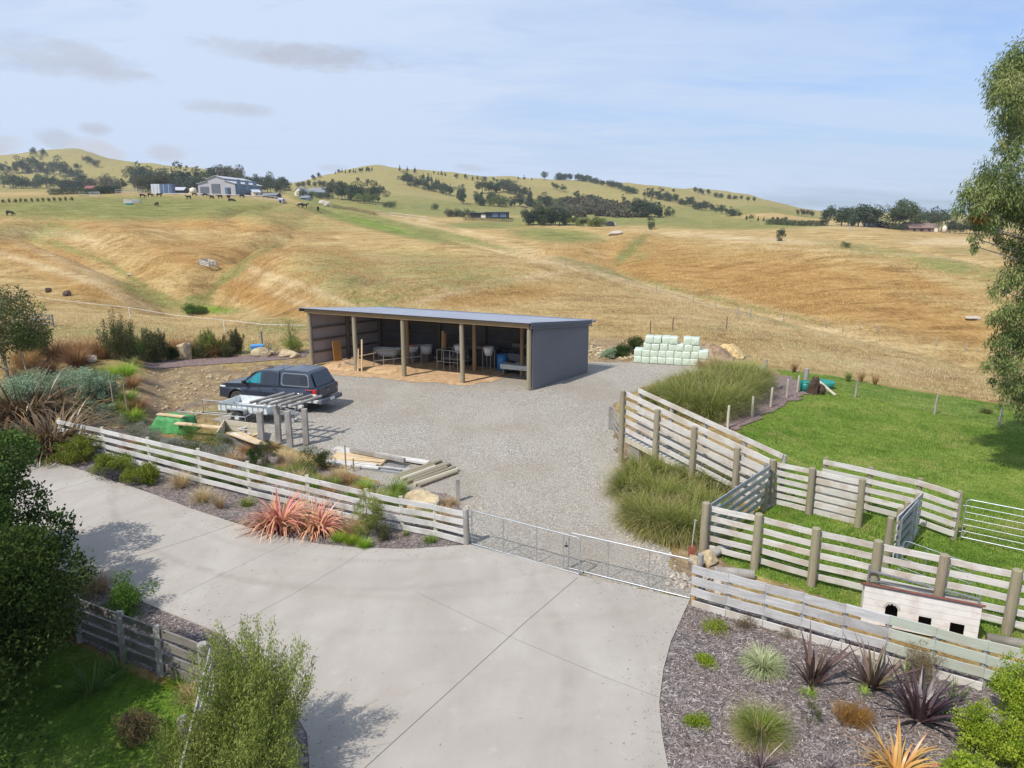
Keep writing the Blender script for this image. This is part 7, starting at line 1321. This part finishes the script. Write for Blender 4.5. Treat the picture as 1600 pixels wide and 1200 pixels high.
def eucalyptus():
    base = Vector((20.8,24.2,float(gh(20.8,24.2)))); spec = []
    for px, py, r, dy in [(1585,130,1.0,0),(1605,100,.9,.5),(1570,165,.75,-.3),(1600,190,.8,.6),(1577,215,.6,0),(1562,150,.5,.5),(1600,240,.6,-.5),(1565,245,.45,0),(1590,285,.95,-.6),(1560,290,.85,0),(1530,300,.75,-.4),(1515,325,.6,-.3),(1545,330,.85,.2),(1575,330,.9,.3),(1520,350,.42,0),(1548,355,.45,-.3),(1600,330,.9,0),(1545,318,.5,.6),(1512,308,.4,.2),(1603,390,.8,.5),(1575,385,.5,.2),(1522,372,.38,0),(1524,385,.30,0),(1560,372,.35,.5),(1590,420,.6,.2),(1562,455,.45,0),(1585,450,.7,.3),(1605,470,.8,0),(1568,480,.5,-.3),(1556,500,.42,0),(1580,510,.75,.1),(1600,530,.8,.4),(1562,545,.55,0),(1552,570,.45,-.2),(1580,565,.7,0),(1600,600,.7,.4),(1560,598,.38,.2),(1578,610,.55,0),(1588,640,.45,0),(1572,632,.35,0),(1600,655,.4,.2),(1640,200,1.6,1),(1660,320,1.8,1.5),(1650,450,1.6,1),(1655,570,1.5,1),(1690,130,1.9,2),(1720,260,2,1),(1700,400,2,2),(1700,520,1.8,1),(1640,80,1.1,.5),(1640,640,.8,.5),(1750,100,2,1),(1780,330,2,1),(1620,110,1.1,.6),(1625,155,1.2,.4),(1618,310,1.2,.4),(1622,380,1.0,.3),(1625,500,1.2,.4),(1625,590,1.1,.3)]:
        Y = 23.2+dy; x = (px-800)/FL*(Y*CP+(CH-zof(Y, py))*SP); spec.append((x-base.x, Y-base.y, zof(Y, py)-base.z, r*.98))
    C = np.array([s[:3] for s in spec]); Rr = np.array([s[3] for s in spec])
    rs = np.random.default_rng(31); subs = []; sr = []
    for c, r in zip(C, Rr):
        m = 8 if r > .6 else 5
        for k in range(m): u = usphere(rs, 1)[0]; subs.append(c+u*r*np.array([.62,.62,.6])*rs.uniform(.6, 1.1)); sr.append(r*rs.uniform(.32, .55))
    subs = np.array(subs); sr = np.array(sr); t = thing('eucalyptus', 'tall eucalyptus with drooping olive foliage at the right edge of the paddock', 'tree', base)
    V, Q, vc = leafcloud(150000, subs, sr, .14, .032, 32, -.1, squash=1.15, droop=.75, shell=.2, zmin=-50); link('crown', nmesh('crown', V, Q, M['leaf_euc'], {'vc': vc}), t)
    c = C[21]; V, Q, vc = leafcloud(260, [(-6.2,-.8,5.0)], [.22], .15, .035, 33, -.2, droop=.8, zmin=-50); o = link('dead_sprig', nmesh('dead_sprig', V+np.array([C[11][0]+6.2+.35, C[11][1]+.8, C[11][2]-5.0-.3]), Q, M['leaf_rust'], {'vc': vc}), t)
    mb = MB(); top = 15.5; pts = [Vector((0,0,-.2)), Vector((-.15,0,3)), Vector((-.1,.1,6.5)), Vector((.2,.1,10)), Vector((.1,.2,top))]; rr = [.34,.28,.22,.15,.06]
    for i in range(4): mb.tube(pts[i], pts[i+1], rr[i], rr[i+1], 12)
    for c, r in zip(C, Rr):
        zc = c[2]-abs(c[0])*.35; zc = min(max(zc, 1.2), top-1); k = min(3, max(0, int(np.searchsorted([3,6.5,10], zc)))); a = pts[k].lerp(pts[k+1], .5); a = Vector((a.x, a.y, zc)); e = Vector(c); m = a.lerp(e, .55)+Vector((0,0,.25)); mb.tube(a, m, .055, .035, 6); mb.tube(m, e, .035, .012, 5)
    mb.build('trunk', M['bark_pale'], t, world=False)
# ------------------------------------------------------------------ far trees, houses and cattle
def far_protos():
    P_ = {}
    def mk(key, mat, C, Rr, n, lL, lW, up, tr, droop=0.0, kl=5):
        V, Q, vc = leafcloud(n, C, Rr, lL, lW, len(P_)+300, up, squash=.9, shell=.5, droop=droop); me = nmesh('crown', V, Q, M[mat], {'vc': vc}); mb = MB(); limbs(mb, (0,0,-.06), C, tr, len(P_), kl)
        tm = bpy.data.meshes.new('trunk'); tm.from_pydata([tuple(v) for v in mb.v], [], mb.f); tm.materials.append(M['bark']); P_[key] = (me, tm)
    for mt, tag_ in (('far_dark','d'),('far_mid','m'),('far_lime','l'),('far_brown','b')):
        for s in range(2):
            C, Rr = clumps(16, .34, .34, .36, .58, .17, 400+s*7+ord(tag_), .3, rough=.3); mk(f'round{tag_}{s}', mt, C, Rr, 1500, .062, .04, .2, .022)
            C, Rr = clumps(26, .15, .15, .48, .52, .10, 420+s*5+ord(tag_), .2, shape='cone', rough=.18); mk(f'cone{tag_}{s}', mt, C, Rr, 1500, .055, .03, -.1, .018, .3)
            C, Rr = clumps(18, .17, .17, .44, .53, .12, 440+s*3+ord(tag_), .2, shape='column', rough=.15); mk(f'pop{tag_}{s}', mt, C, Rr, 1300, .055, .035, .6, .018)
            C, Rr = clumps(15, .62, .62, .34, .45, .30, 460+s*3+ord(tag_), .2, rough=.3); mk(f'bush{tag_}{s}', mt, C, Rr, 1300, .09, .06, .2, .02)
            C, Rr = clumps(14, .40, .36, .24, .74, .17, 480+s*3+ord(tag_), .2, rough=.35); mk(f'euc{tag_}{s}', mt, C, Rr, 1500, .06, .03, 0, .022, .2)
    return P_
def far_tree(P_, px, py, hpx, key, name, label, group, wf=1.0, cat='tree', ymin=45):
    p = at(px, py, ymin=ymin); t_ = p.y*CP+(CH-p.z)*SP; h = hpx/FL*t_; t = thing(name, label, cat, p-Vector((0,0,.02*h)), random.uniform(0, 6.28), group); t.scale = (h*wf, h*wf, h)
    link('crown', P_[key][0], t); link('trunk', P_[key][1], t); return t
def build_far():
    random.seed(5); P_ = far_protos()
    NM = {'round':'broadleaf_tree','cone':'conifer','pop':'upright_tree','bush':'bush','euc':'gum_tree'}; WD = {'round':'round tree','cone':'conifer','pop':'narrow tree','bush':'bush','euc':'open-crowned gum tree'}
    def belt(pts, n, h0, h1, keys, where, wf=1.0, jit=2.0, cnt=[0]):
        """n trees along the line, counted from the left"""
        L = []; seg = [math.hypot(b[0]-a[0], b[1]-a[1]) for a, b in zip(pts[:-1], pts[1:])]; T_ = sum(seg)
        for i in range(n):
            s = T_*(i+.5)/n; k = 0
            while k < len(seg)-1 and s > seg[k]: s -= seg[k]; k += 1
            f = s/seg[k]; L.append((pts[k][0]+(pts[k+1][0]-pts[k][0])*f+rnd(jit), pts[k][1]+(pts[k+1][1]-pts[k][1])*f+rnd(jit*.35)))
        L.sort(); 
        for i, (x, y) in enumerate(L):
            key = random.choice(keys); s = key+str(random.randint(0, 1)); kd = key[:-1]; o_ = ORD[i] if i < 20 else f'{i+1}th' if (i+1) % 10 not in (1,2,3) else f'{i+1}'+{1:'st',2:'nd',3:'rd'}[(i+1) % 10]
            far_tree(P_, x, y, random.uniform(h0, h1), s, NM[kd], f'{WD[kd]}, {o_} from the left {where}', where.replace('in the ', '').replace('on the ', '')[:60], wf*random.uniform(.85, 1.2))
    belt([(0,272),(60,270),(128,282)], 13, 16, 30, ['roundd','roundm','poph'.replace('h','m')], 'in the upper row of the far left wood'); belt([(0,293),(60,294),(130,297)], 13, 14, 24, ['roundm','roundd','bushm'], 'in the lower row of the far left wood')
    belt([(45,243),(75,247)], 2, 12, 16, ['roundd'], 'on the brown knoll at the far left'); belt([(133,254),(155,262)], 4, 9, 15, ['roundd','roundb'], 'on the crest of the brown knoll')
    belt([(92,298),(120,297)], 2, 17, 20, ['bushd'], 'behind the long clipped hedge', .8); belt([(125,294),(198,297)], 7, 15, 25, ['roundd','roundm','bushb'], 'between the hedge and the dark grove')
    belt([(206,297),(262,298)], 8, 34, 44, ['roundd','pomd'.replace('om','op'),'roundm'], 'in the dark grove beside the grey farm shed'); belt([(212,300),(262,301)], 6, 22, 30, ['roundd','roundb'], 'in the front of the dark grove')
    belt([(266,298),(340,299)], 9, 32, 44, ['coned','popm','conem'], 'in the tall row behind the grey farm shed', 1.25); belt([(262,300),(330,300)], 6, 20, 28, ['roundm','roundd'], 'in the lower row behind the grey farm shed')
    belt([(340,297),(374,298)], 3, 36, 42, ['eucb','roundb'], 'just above the roof of the grey farm shed'); belt([(376,300),(450,303)], 10, 18, 32, ['roundm','roundd','roundm'], 'right of the grey farm shed')
    belt([(405,296),(446,298)], 5, 14, 22, ['roundd','coned'], 'behind the white gabled house')
    belt([(462,294),(520,292)], 7, 9, 13, ['roundd','bushd'], 'in the scrub left on the brown hill', 1.1); belt([(484,284),(502,277)], 2, 9, 11, ['roundd'], 'at the top left of the brown hill')
    belt([(522,272),(585,268)], 12, 6, 10, ['coned','roundd'], 'along the skyline of the brown hill'); belt([(619,266),(634,268),(652,273)], 3, 8, 13, ['coned'], 'right of the summit of the brown hill'); belt([(676,272),(700,276)], 5, 6, 9, ['coned'], 'on the sagging skyline right of the summit')
    belt([(709,279),(775,284)], 6, 6, 11, ['coned','roundd'], 'on the skyline above the pine gully'); belt([(552,284),(589,292),(604,304)], 4, 7, 11, ['bushd','roundd'], 'scattered on the brown hillside')
    belt([(518,311),(592,317)], 12, 20, 32, ['roundm','popm','roundd'], 'in the grove right of the grey-roofed house'); belt([(556,317),(590,319)], 4, 16, 20, ['roundl'], 'at the lime edge of the grove'); belt([(470,308),(515,311)], 5, 8, 14, ['bushd','bushm'], 'in the shrubs round the grey-roofed house')
    belt([(632,287),(670,298),(705,306)], 17, 13, 19, ['coned','popd','roundm'], 'in the pine gully of the brown hill', 1.2); belt([(660,282),(690,292)], 5, 12, 16, ['coned'], 'in the upper pine gully', 1.2)
    belt([(717,318),(728,320)], 2, 28, 36, ['coned','popd'], 'beside the dark modern house'); belt([(742,320),(757,322)], 3, 20, 26, ['popd','coned'], 'below the pine gully', 1.2); belt([(752,302),(790,300),(830,312)], 12, 15, 24, ['roundd','coned','roundm'], 'in the wood under the hill crest', 1.2); belt([(762,322),(865,324)], 16, 14, 24, ['roundm','roundd','coned','bushl'], 'in the lower wood at the hill foot', 1.2)
    belt([(822,352),(888,352)], 13, 24, 32, ['popd','roundd','popm'], 'in the dense grove on the near crest', 1.15); belt([(888,352),(940,354)], 8, 12, 20, ['roundl','roundm','bushl'], 'in the yellow-green shrubs beside the dense grove')
    belt([(872,277),(900,281),(945,290),(992,303)], 26, 8, 12, ['roundd','roundd','bushd'], 'in the dark belt down the long crest', 1.2); belt([(850,281),(851,281)], 1, 13, 14, ['roundd'], 'standing alone on the long crest'); belt([(803,281),(838,282)], 3, 5, 8, ['coned','popm'], 'left of the lone crest tree')
    belt([(861,293),(884,302)], 3, 10, 12, ['roundm'], 'on the brown spur below the long crest'); belt([(897,307),(918,318)], 4, 11, 12, ['roundm','roundd'], 'lower on the brown spur'); belt([(972,316),(974,316)], 1, 12, 12, ['popm'], 'standing alone above the brown scrub')
    belt([(984,338),(1032,340)], 8, 22, 32, ['coned','roundd'], 'in the blue-green pine clump right of the brown scrub', 1.3); belt([(1002,307),(1040,312),(1080,325),(1120,332),(1158,340)], 22, 10, 17, ['roundd','bushd','popm'], 'in the dark diagonal belt on the right-hand hill', 1.2); belt([(1030,338),(1055,338)], 4, 12, 18, ['roundl','popm'], 'in the pale trees below the diagonal belt')
    belt([(1085,301),(1107,305)], 4, 7, 10, ['roundd'], 'on the right-hand crest'); belt([(1113,308),(1150,312),(1182,316)], 7, 7, 9, ['roundd','bushd'], 'further along the right-hand crest'); belt([(1010,297),(1060,300)], 3, 5, 6, ['bushd'], 'small on the green knoll'); belt([(1160,345),(1200,347)], 4, 8, 12, ['roundl','coned'], 'at the edge of the far green field')
    belt([(1018,358),(1019,358)], 1, 21, 22, ['popm'], 'standing alone on the crest of the tawny hill', 1.0); belt([(1218,376),(1219,376)], 1, 20, 21, ['popd'], 'standing alone on the tan field', 1.5); belt([(1318,386),(1320,386)], 1, 9, 10, ['bushm'], 'low at the end of the farm track'); belt([(601,324),(616,325)], 2, 9, 11, ['bushm'], 'in the green field right of the grove'); belt([(679,328),(681,328)], 1, 10, 11, ['bushm'], 'alone in the green field left of the dark house')
    belt([(1290,353),(1296,353)], 1, 34, 34, ['roundd'], 'left of the dark pines on the ridge'); belt([(1310,353),(1362,354)], 6, 28, 38, ['coned','roundd'], 'in the dark pines on the right ridge', 1.5); belt([(1392,358),(1425,359)], 4, 38, 46, ['eucm','roundm'], 'in the tallest gum trees on the right ridge'); belt([(1434,360),(1478,362)], 5, 22, 36, ['eucm','eucd'], 'behind the brown-roofed house'); belt([(1480,364),(1560,368)], 10, 14, 22, ['roundd','roundm'], 'at the far end of the right ridge', 1.3); belt([(1242,336),(1272,340)], 5, 7, 11, ['roundd','roundb'], 'on the pale hill behind the ridge hedge'); belt([(1204,345),(1232,347)], 4, 7, 10, ['roundd'], 'at the foot of the hill above the tan field')
    belt([(700,338),(735,340)], 5, 9, 14, ['bushb','bushd','bushm'], 'in the mound of shrubs left of the dark house', 1.1)
    # the far scrub reads as one mass
    rs = np.random.default_rng(9); C = []; Rr = []
    for i in range(260):
        u, v = rs.random(), rs.random(); px = 868+u*140; py = 340-v*(22*math.sin(math.pi*min(1, .25+u*.75))+3); p = at(px, py, ymin=300); s = p.y/FL*rs.uniform(5, 8); C.append((p.x, p.y, p.z+s*.7)); Rr.append(s)
    V, Q, vc = leafcloud(38000, C, Rr, 2.2, 1.4, 10, .1, zmin=-99); tag(link('scrub_wood', nmesh('scrub_wood', V, Q, M['far_brown'], {'vc': vc})), 'brown-green native scrub covering the foot of the far hill', kind='stuff')
    def hedge(name, label, a, b, hpx, wd, mat, seed, n=4000):
        A, B_ = at(*a), at(*b); L = (B_-A).length; k = int(L/ (wd*.6))+2; C = []; h = hpx/FL*A.y; rs = np.random.default_rng(seed)
        for i in range(k): p = A.lerp(B_, i/(k-1)); z = float(gh(p.x, p.y)); C.append((p.x-A.x, p.y-A.y, z-A.z+h*.5))
        V, Q, vc = leafcloud(n, C, np.full(k, h*.55), h*.16, h*.1, seed, .2, squash=1, zmin=-99); o = link(name, nmesh(name, V, Q, M[mat], {'vc': vc}), None, A); tag(o, label, 'hedge')
    hedge('hedge', 'long dark clipped hedge at the top of the left field', (80,305), (150,304), 9, 2.2, 'far_dark', 1); hedge('hedge', 'second shorter dark hedge right of the red hut', (152,303), (184,302), 11, 2.5, 'far_dark', 2); hedge('hedge', 'low green hedge on the right ridge left of the pines', (1200,351), (1288,353), 8, 2.0, 'far_dark', 3, 6000); hedge('hedge', 'dark hedge on the right ridge between pines and gum trees', (1362,354), (1412,360), 9, 2.0, 'far_dark', 4)
    hedge('hedge', 'strip of dark shrubs along the lane below the grey-roofed house', (520,325), (588,337), 5, 2.0, 'far_brown', 5, 3000); hedge('hedge', 'brown hedge in front of the dark modern house', (726,345), (800,347), 5, 2.0, 'far_brown', 6, 3000)
    for i in range(13): x = 6+i*8.8; far_tree(P_, x, 317-.28*i, 7, 'bushb'+str(i % 2), 'bush', f'small bush, {ORD[i]} from the left in the planted row on the pale strip', 'bushes in the planted row on the pale strip', .55, 'bush')
    # ---- buildings
    up = Vector((0,0,1))
    def frame(px, py, rz, ymin=60): p = at(px, py, ymin=ymin); return p, p.y/FL
    def quad(mb, *v): mb.add(list(v), [tuple(range(len(v)))])
    def gable_house(name, label, px, py, wpx, dm, hpx, rpx, rz, wall, roof, over=.4, wins=(), doors=(), cat='house', ymin=60):
        """long side of wpx pixels faces the camera before turning by rz"""
        p, s = frame(px, py, rz, ymin); w, h, r = wpx*s, hpx*s, rpx*s; t = thing(name, label, cat, p-up*.1, R(rz)); mb = MB(); d = dm
        mb.box((0,d/2,h/2), (w,d,h)); mb.add([(-w/2,0,h),(-w/2,d,h),(-w/2,d/2,h+r),(w/2,0,h),(w/2,d,h),(w/2,d/2,h+r)], [(0,2,1),(3,4,5),(0,3,5,2),(1,2,5,4)]); mb.build('wall', M[wall], t, world=False)
        mb = MB(); o = over; th = .12; k = r/(d/2)
        for sg in (-1, 1):
            y0 = d/2+sg*(d/2+o); z0 = h-k*o; vs = [(-w/2-o,y0,z0+.05),(w/2+o,y0,z0+.05),(w/2+o,d/2,h+r+.05),(-w/2-o,d/2,h+r+.05)]; vs += [(x, y, z+th) for x, y, z in vs]; mb.add(vs, [(0,1,2,3),(7,6,5,4),(0,4,5,1),(1,5,6,2),(2,6,7,3),(3,7,4,0)])
        mb.build('roof', M[roof], t, world=False)
        for nm, fx, fw, z0, z1, mt in list(wins)+list(doors):
            mb = MB(); mb.box(((fx-.5)*w, -.02, (z0+z1)/2*h), (fw*w, .12, (z1-z0)*h)); mb.build(nm, M[mt], t, world=False)
        return t
    # the big grey farm shed with raised ridge, gable to the camera
    p, s = frame(352, 305.5, 0); a = Vector((-43*s, 0, 0)); gw = 57*s; H1 = 17.5*s; H2 = 28.5*s; eav = 23*s; t = thing('farm_shed', 'big pale grey barn-style shed with raised ridge roof and dark roller doors', 'shed', p, R(-8)); d = 24.0; mb = MB(); x0 = -43*s; x1 = x0+gw; c = (x0+x1)/2
    g = [(x0,0),(x1+3*s,0),(x1+3*s,H1),(x1-14*s,eav-1*s),(x1-14*s,eav+1.2*s),(c+1*s,H2),(x0+16*s,eav+1*s),(x0+16*s,eav-2*s),(x0,H1)]
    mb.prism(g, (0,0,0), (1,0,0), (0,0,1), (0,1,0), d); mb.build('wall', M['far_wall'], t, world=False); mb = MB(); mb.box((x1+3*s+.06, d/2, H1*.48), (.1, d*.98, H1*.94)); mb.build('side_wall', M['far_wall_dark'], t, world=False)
    def slope(pa, pb, nm):
        mb = MB(); o = .5; vs = [(pa[0],-o,pa[1]+.08),(pa[0],d+o,pa[1]+.08),(pb[0],d+o,pb[1]+.08),(pb[0],-o,pb[1]+.08)]; vs += [(x, y, z+.15) for x, y, z in vs]; mb.add(vs, [(0,1,2,3),(7,6,5,4),(0,4,5,1),(1,5,6,2),(2,6,7,3),(3,7,4,0)]); mb.build(nm, M['far_roof'], t, world=False)
    slope((x0-.4, H1-.2), (x0+16*s, eav-2*s), 'roof'); slope((x1-14*s, eav-1*s), (x1+3*s+.5, H1-.2), 'roof'); slope((x0+16*s-.4, eav+1*s-.1), (c+1*s, H2), 'roof'); slope((c+1*s, H2), (x1-14*s+.4, eav+1.1*s), 'roof')
    for fx, w_, h_ in ((3.5*s,14*s,13*s),(22*s,14*s,17*s)): mb = MB(); mb.box((x0+fx+w_/2, -.05, h_/2), (w_, .2, h_)); mb.build('roller_door', M['door_grey'], t, world=False)
    mb = MB(); mb.box((x0+48*s, -.05, 6*s), (9*s, .2, 11.5*s)); mb.build('door', M['window_far'], t, world=False); mb = MB(); mb.box((x0+50*s, -.1, 5.5*s), (4*s, .25, 10.5*s)); mb.build('door', M['dark_wall'], t, world=False)
    for k in range(3): mb = MB(); mb.box((x1+3*s+.12, 3+k*7, 4.6), (.1, 3.2, 4.2)); mb.build('window', M['window_far'], t, world=False)
    # shipping containers
    for lab, px, w_, mt, dd in (('white shipping container end with faint dark markings, left of the blue one', 243.5, 13, 'container_white', 6), ('dark blue shipping container beside the white one', 260.5, 18, 'container_blue', 3)):
        p, s = frame(px, 303, 0); t = thing('shipping_container', lab, 'container', p, R(-3)); mb = MB(); mb.box((0,dd/2,7.2*s), (w_*s,dd,14.4*s)); mb.build('body', M[mt], t, world=False, bevel=.05); mb = MB()
        for x in (-.22,.22): mb.box((x*w_*s,-.05,7*s), (.06*s*w_,.08,13*s))
        mb.build('door_bar', M['galv'], t, world=False); 
    gable_house('lean_to', 'small white-framed lean-to right of the blue container', 279, 303, 16, 5, 6, 4, 0, 'dark_wall', 'far_roof', wins=[('opening',.3,.3,.1,.8,'hole')], cat='shed'); 
    mb = MB(); p = at(302,303); mb.lathe([(0,0),(1.5,0),(1.5,2.4),(0,3.0)], p, n=16); o = mb.build('water_tank', M['cream_wall']); tag(o, 'cream round tank left of the big grey farm shed', 'tank')
    gable_house('hut', 'small red-roofed hut between the two dark hedges', 140, 303, 13, 5, 7, 5, 5, 'dark_wall', 'red_hut', wins=[('opening',.5,.4,0,.8,'hole')], cat='hut')
    gable_house('farmhouse', 'cream gabled wing of the grey-roofed house on the left hill', 478.5, 306, 15, 8, 6.5, 6, 60, 'cream_wall', 'slate_roof', wins=[('window',.5,.3,.25,.8,'window_far')]); gable_house('farmhouse', 'long grey-roofed house with dark windows beside its cream gable', 497, 306, 26, 9, 5.5, 6.5, -8, 'cream_wall', 'slate_roof', wins=[('window',.18,.14,.1,.85,'window_far'),('window',.5,.2,.1,.85,'window_far'),('window',.82,.14,.1,.85,'window_far')])
    gable_house('farmhouse', 'white house half hidden right of the grey farm shed', 402, 306.5, 10, 8, 6, 4, 30, 'cream_wall', 'far_roof', wins=[('window',.5,.3,.2,.8,'window_far')]); gable_house('outbuilding', 'low dark outbuilding right of the white half-hidden house', 421, 309, 20, 6, 4, 3, -4, 'dark_wall', 'slate_roof', wins=[('opening',.4,.2,0,.8,'hole')], cat='shed'); gable_house('outbuilding', 'grey low garage roof below the grey-roofed house', 475, 312, 12, 6, 3, 3, -5, 'galv_dull', 'slate_roof', wins=[('door',.5,.5,0,.8,'door_grey')], cat='garage')
    # dark modern house
    p, s = frame(768, 341, 0); t = thing('modern_house', 'low dark flat-roofed modern house on the green field', 'house', p, R(-4)); mb = MB(); mb.box((-20*s,4,4.5*s), (24*s,8,7*s)); mb.box((8*s,4,4.8*s), (34*s,9,8*s)); mb.build('wall', M['dark_wall'], t, world=False); mb = MB(); mb.box((-20*s,4,8.2*s), (27*s,10,.6*s)); mb.box((8*s,4,9.1*s), (38*s,11,.7*s)); mb.build('roof', M['flashing'], t, world=False)
    mb = MB(); mb.box((-9*s,-.1,3.2*s), (14*s,.3,5*s)); mb.build('white_wall', M['white_paint'], t, world=False)
    for x, w_ in ((6,9),(18,9)): mb = MB(); mb.box((x*s,-.6,4.6*s), (w_*s,.2,6*s)); mb.build('window', M['window_far'], t, world=False)
    p, s = frame(954, 353.5, 0); t = thing('barn', 'black round-topped barn on the crest of the tawny hill', 'barn', p, R(5)); mb = MB(); prof = [(-6*s,0),(-6*s,4.5*s),(-4*s,6.5*s),(0,7.4*s),(4*s,6.5*s),(6*s,4.5*s),(6*s,0)]; mb.prism(prof, (0,0,0), (1,0,0), (0,0,1), (0,1,0), 5); mb.build('shell', M['dark_wall'], t, world=False); mb = MB(); mb.box((7*s,1,2.8*s), (2*s,.4,5.5*s)); mb.build('panel', M['cream_wall'], t, world=False)
    gable_house('ridge_house', 'brown-roofed house among shrubs on the right ridge', 1440, 362, 36, 12, 6, 8, -6, 'brown_roof', 'brown_roof', wins=[('window',.2,.1,.2,.8,'hole'),('window',.5,.14,.2,.8,'hole'),('window',.8,.1,.2,.8,'hole')]); gable_house('ridge_house', 'cream gable end at the right of the brown-roofed house', 1466, 362.5, 9, 7, 7, 6, 50, 'cream_wall', 'brown_roof', wins=[('window',.5,.3,.2,.7,'window_far')]); gable_house('ridge_house', 'pale grey house end between the pines and the gum trees', 1371, 355, 12, 8, 5, 5, 10, 'far_wall', 'far_roof', wins=[('window',.5,.3,.2,.7,'window_far')])
    mb = MB(); p = at(1475,364); mb.lathe([(0,0),(.9,0),(.9,2.4),(0,3.2)], p, n=14); o = mb.build('water_tank', M['cream_wall']); tag(o, 'small pale tank right of the cream gable end on the ridge', 'tank')
    # rails and yards on the left hill
    def rails(label, pts, h, nr, mat, name='rail_fence', r=.16):
        W_ = [at(*q) for q in pts]; t = thing(name, label, 'fence', W_[0])
        for q in W_: post(t, q, h, .10, mat)
        for z in range(nr):
            for a_, b_ in zip(W_[:-1], W_[1:]): mb = MB(); zz = up*(h*(.95-z*.8/max(1, nr-1))); mb.beam(a_+zz, b_+zz, .08, r); mb.build('board', M[mat], t)
    rails('long pale rail fence between the hedge and the containers', [(181,303),(192,303),(204,303),(215,303),(226,303)], 2.0, 3, 'rail_grey'); rails('low white rail line in front of the grey farm shed', [(236,305.5),(270,305.5),(310,306),(350,307),(392,309)], .9, 1, 'white_board', r=.3); rails('pale yard rails left of the far hedge, by the planted row', [(124,307),(140,307),(156,307)], 1.5, 3, 'rail_grey'); rails('pale fence curving down right of the farm shed', [(392,309),(410,311),(430,313),(446,317)], 1.2, 2, 'rail_grey')
    rails('pale rail fence along the lane below the grey-roofed house', [(588,335),(610,337),(640,341),(668,344)], 1.3, 2, 'rail_pale'); rails('white gate and rails at the end of the tan ridge', [(1326,360),(1332,360)], 1.2, 2, 'rail_grey')
    p = at(438,316); gable_house('trough_shed', 'tiny pale box shelter at the bend of the pale fence', 438, 317, 7, 2, 5, 1.5, 0, 'far_wall', 'far_roof', .1, doors=[('door',.5,.4,0,.8,'hole')], cat='shelter')
    # ---- cattle
    def cow_mesh(graze):
        me = bpy.data.meshes.new('cow'); hd = (1.25,.0,.45) if graze else (1.35,0,1.45); nk = (1.0,0,.95) if graze else (1.05,0,1.35)
        pts = [((-.75,0,1.12),.30),((-.3,0,1.08),.36),((.2,0,1.06),.38),((.65,0,1.12),.33),(nk,.19),(hd,.13),((hd[0]+.22,0,hd[2]-.12),.09)]; E = [(0,1),(1,2),(2,3),(3,4),(4,5),(5,6)]; V = [p for p, r in pts]; Rr = [r for p, r in pts]
        for x, bi, hind in ((-.72,0,True),(.62,3,False)):
            for y in (-.2,.2):
                i = len(V); V += [(x+(.06 if hind else 0), y, .68), (x-(.10 if hind else .0), y, .38), (x+(-.02), y, .02)]; Rr += [.15,.075,.06]; E += [(bi,i),(i,i+1),(i+1,i+2)]
        i = len(V); V += [(-1.02,0,1.0),(-1.05,0,.55)]; Rr += [.04,.03]; E += [(0,i),(i,i+1)]; i = len(V); V += [(hd[0]-.04,.2,hd[2]+.1),(hd[0]-.04,-.2,hd[2]+.1)]; Rr += [.04,.04]; E += [(5,i),(5,i+1)]
        me.from_pydata(V, E, []); o = bpy.data.objects.new('tmp', me); COL.objects.link(o); m = o.modifiers.new('s', 'SKIN'); 
        for k, r in enumerate(Rr): me.skin_vertices[0].data[k].radius = (r, r)
        me.skin_vertices[0].data[1].use_root = True; s2 = o.modifiers.new('ss', 'SUBSURF'); s2.levels = 2; dg = bpy.context.evaluated_depsgraph_get(); m2 = bpy.data.meshes.new_from_object(o.evaluated_get(dg)); m2.materials.clear(); m2.materials.append(M['cow']); bpy.data.objects.remove(o)
        for q in m2.polygons: q.use_smooth = True
        m2.name = 'cow'; return m2
    gz, st = cow_mesh(True), cow_mesh(False)
    cows = [(16,337,1,.1,'lone dark cow grazing at the far left of the slope'),(245,322,1,2.6,'dark calf-sized cow grazing below the white container'),(223,309,1,.2,'leftmost dark cow of the trio by the rail fence'),(235,308,1,.0,'middle dark cow of the trio by the rail fence'),(249,308,0,.1,'right-hand standing cow of the trio under the white container'),(295,311.5,0,3.0,'dark cow standing side-on left of the farm shed'),(304,306.5,1,.1,'dark cow close to the cream tank'),(321,307.5,1,.2,'dark cow in front of the left roller door'),(331,311,1,1.2,'dark cow seen end-on below the left roller door'),(344,310.5,0,3.1,'dark cow standing side-on below the tall roller door'),(357.5,311,0,1.5,'dark cow seen end-on below the side wall of the farm shed'),(378,309.5,1,.9,'dark cow near the right corner of the farm shed'),(470,324,1,3.1,'left dark cow of the pair below the grey-roofed house'),(476,325,0,.1,'right dark cow of the pair below the grey-roofed house'),(497,330,1,1.9,'dark cow grazing at the right end of the herd')]
    for px, py, g_, rz, lab in cows: o = link('cow', gz if g_ else st, None, at(px, py), rz); tag(o, lab, 'cow', 'dark cattle grazing on the left hill'); o.scale = (.84,)*3 if px != 245 else (.72,)*3
    o = link('cow', gz, None, at(362,314.5)-up*.55, .2); tag(o, 'dark cow lying down below the herd in front of the farm shed', 'cow', 'dark cattle grazing on the left hill')
    for px, py, lab, sx in ((505,319,'larger white rock heap beside the lane below the house',3.2),(511,323,'rounder white rock heap right beside the larger one',1.8)): rock('rock_heap', lab, 'rock heap', at(px, py), sx, 1.2, 1.3, 'sheep', int(px))
mats(); build_land(); build_sheets(); build_grass(); build_sky_light(); build_camera()
build_fences(); build_shed(); build_truck(); build_bales(); build_items(); build_plants(); build_far()
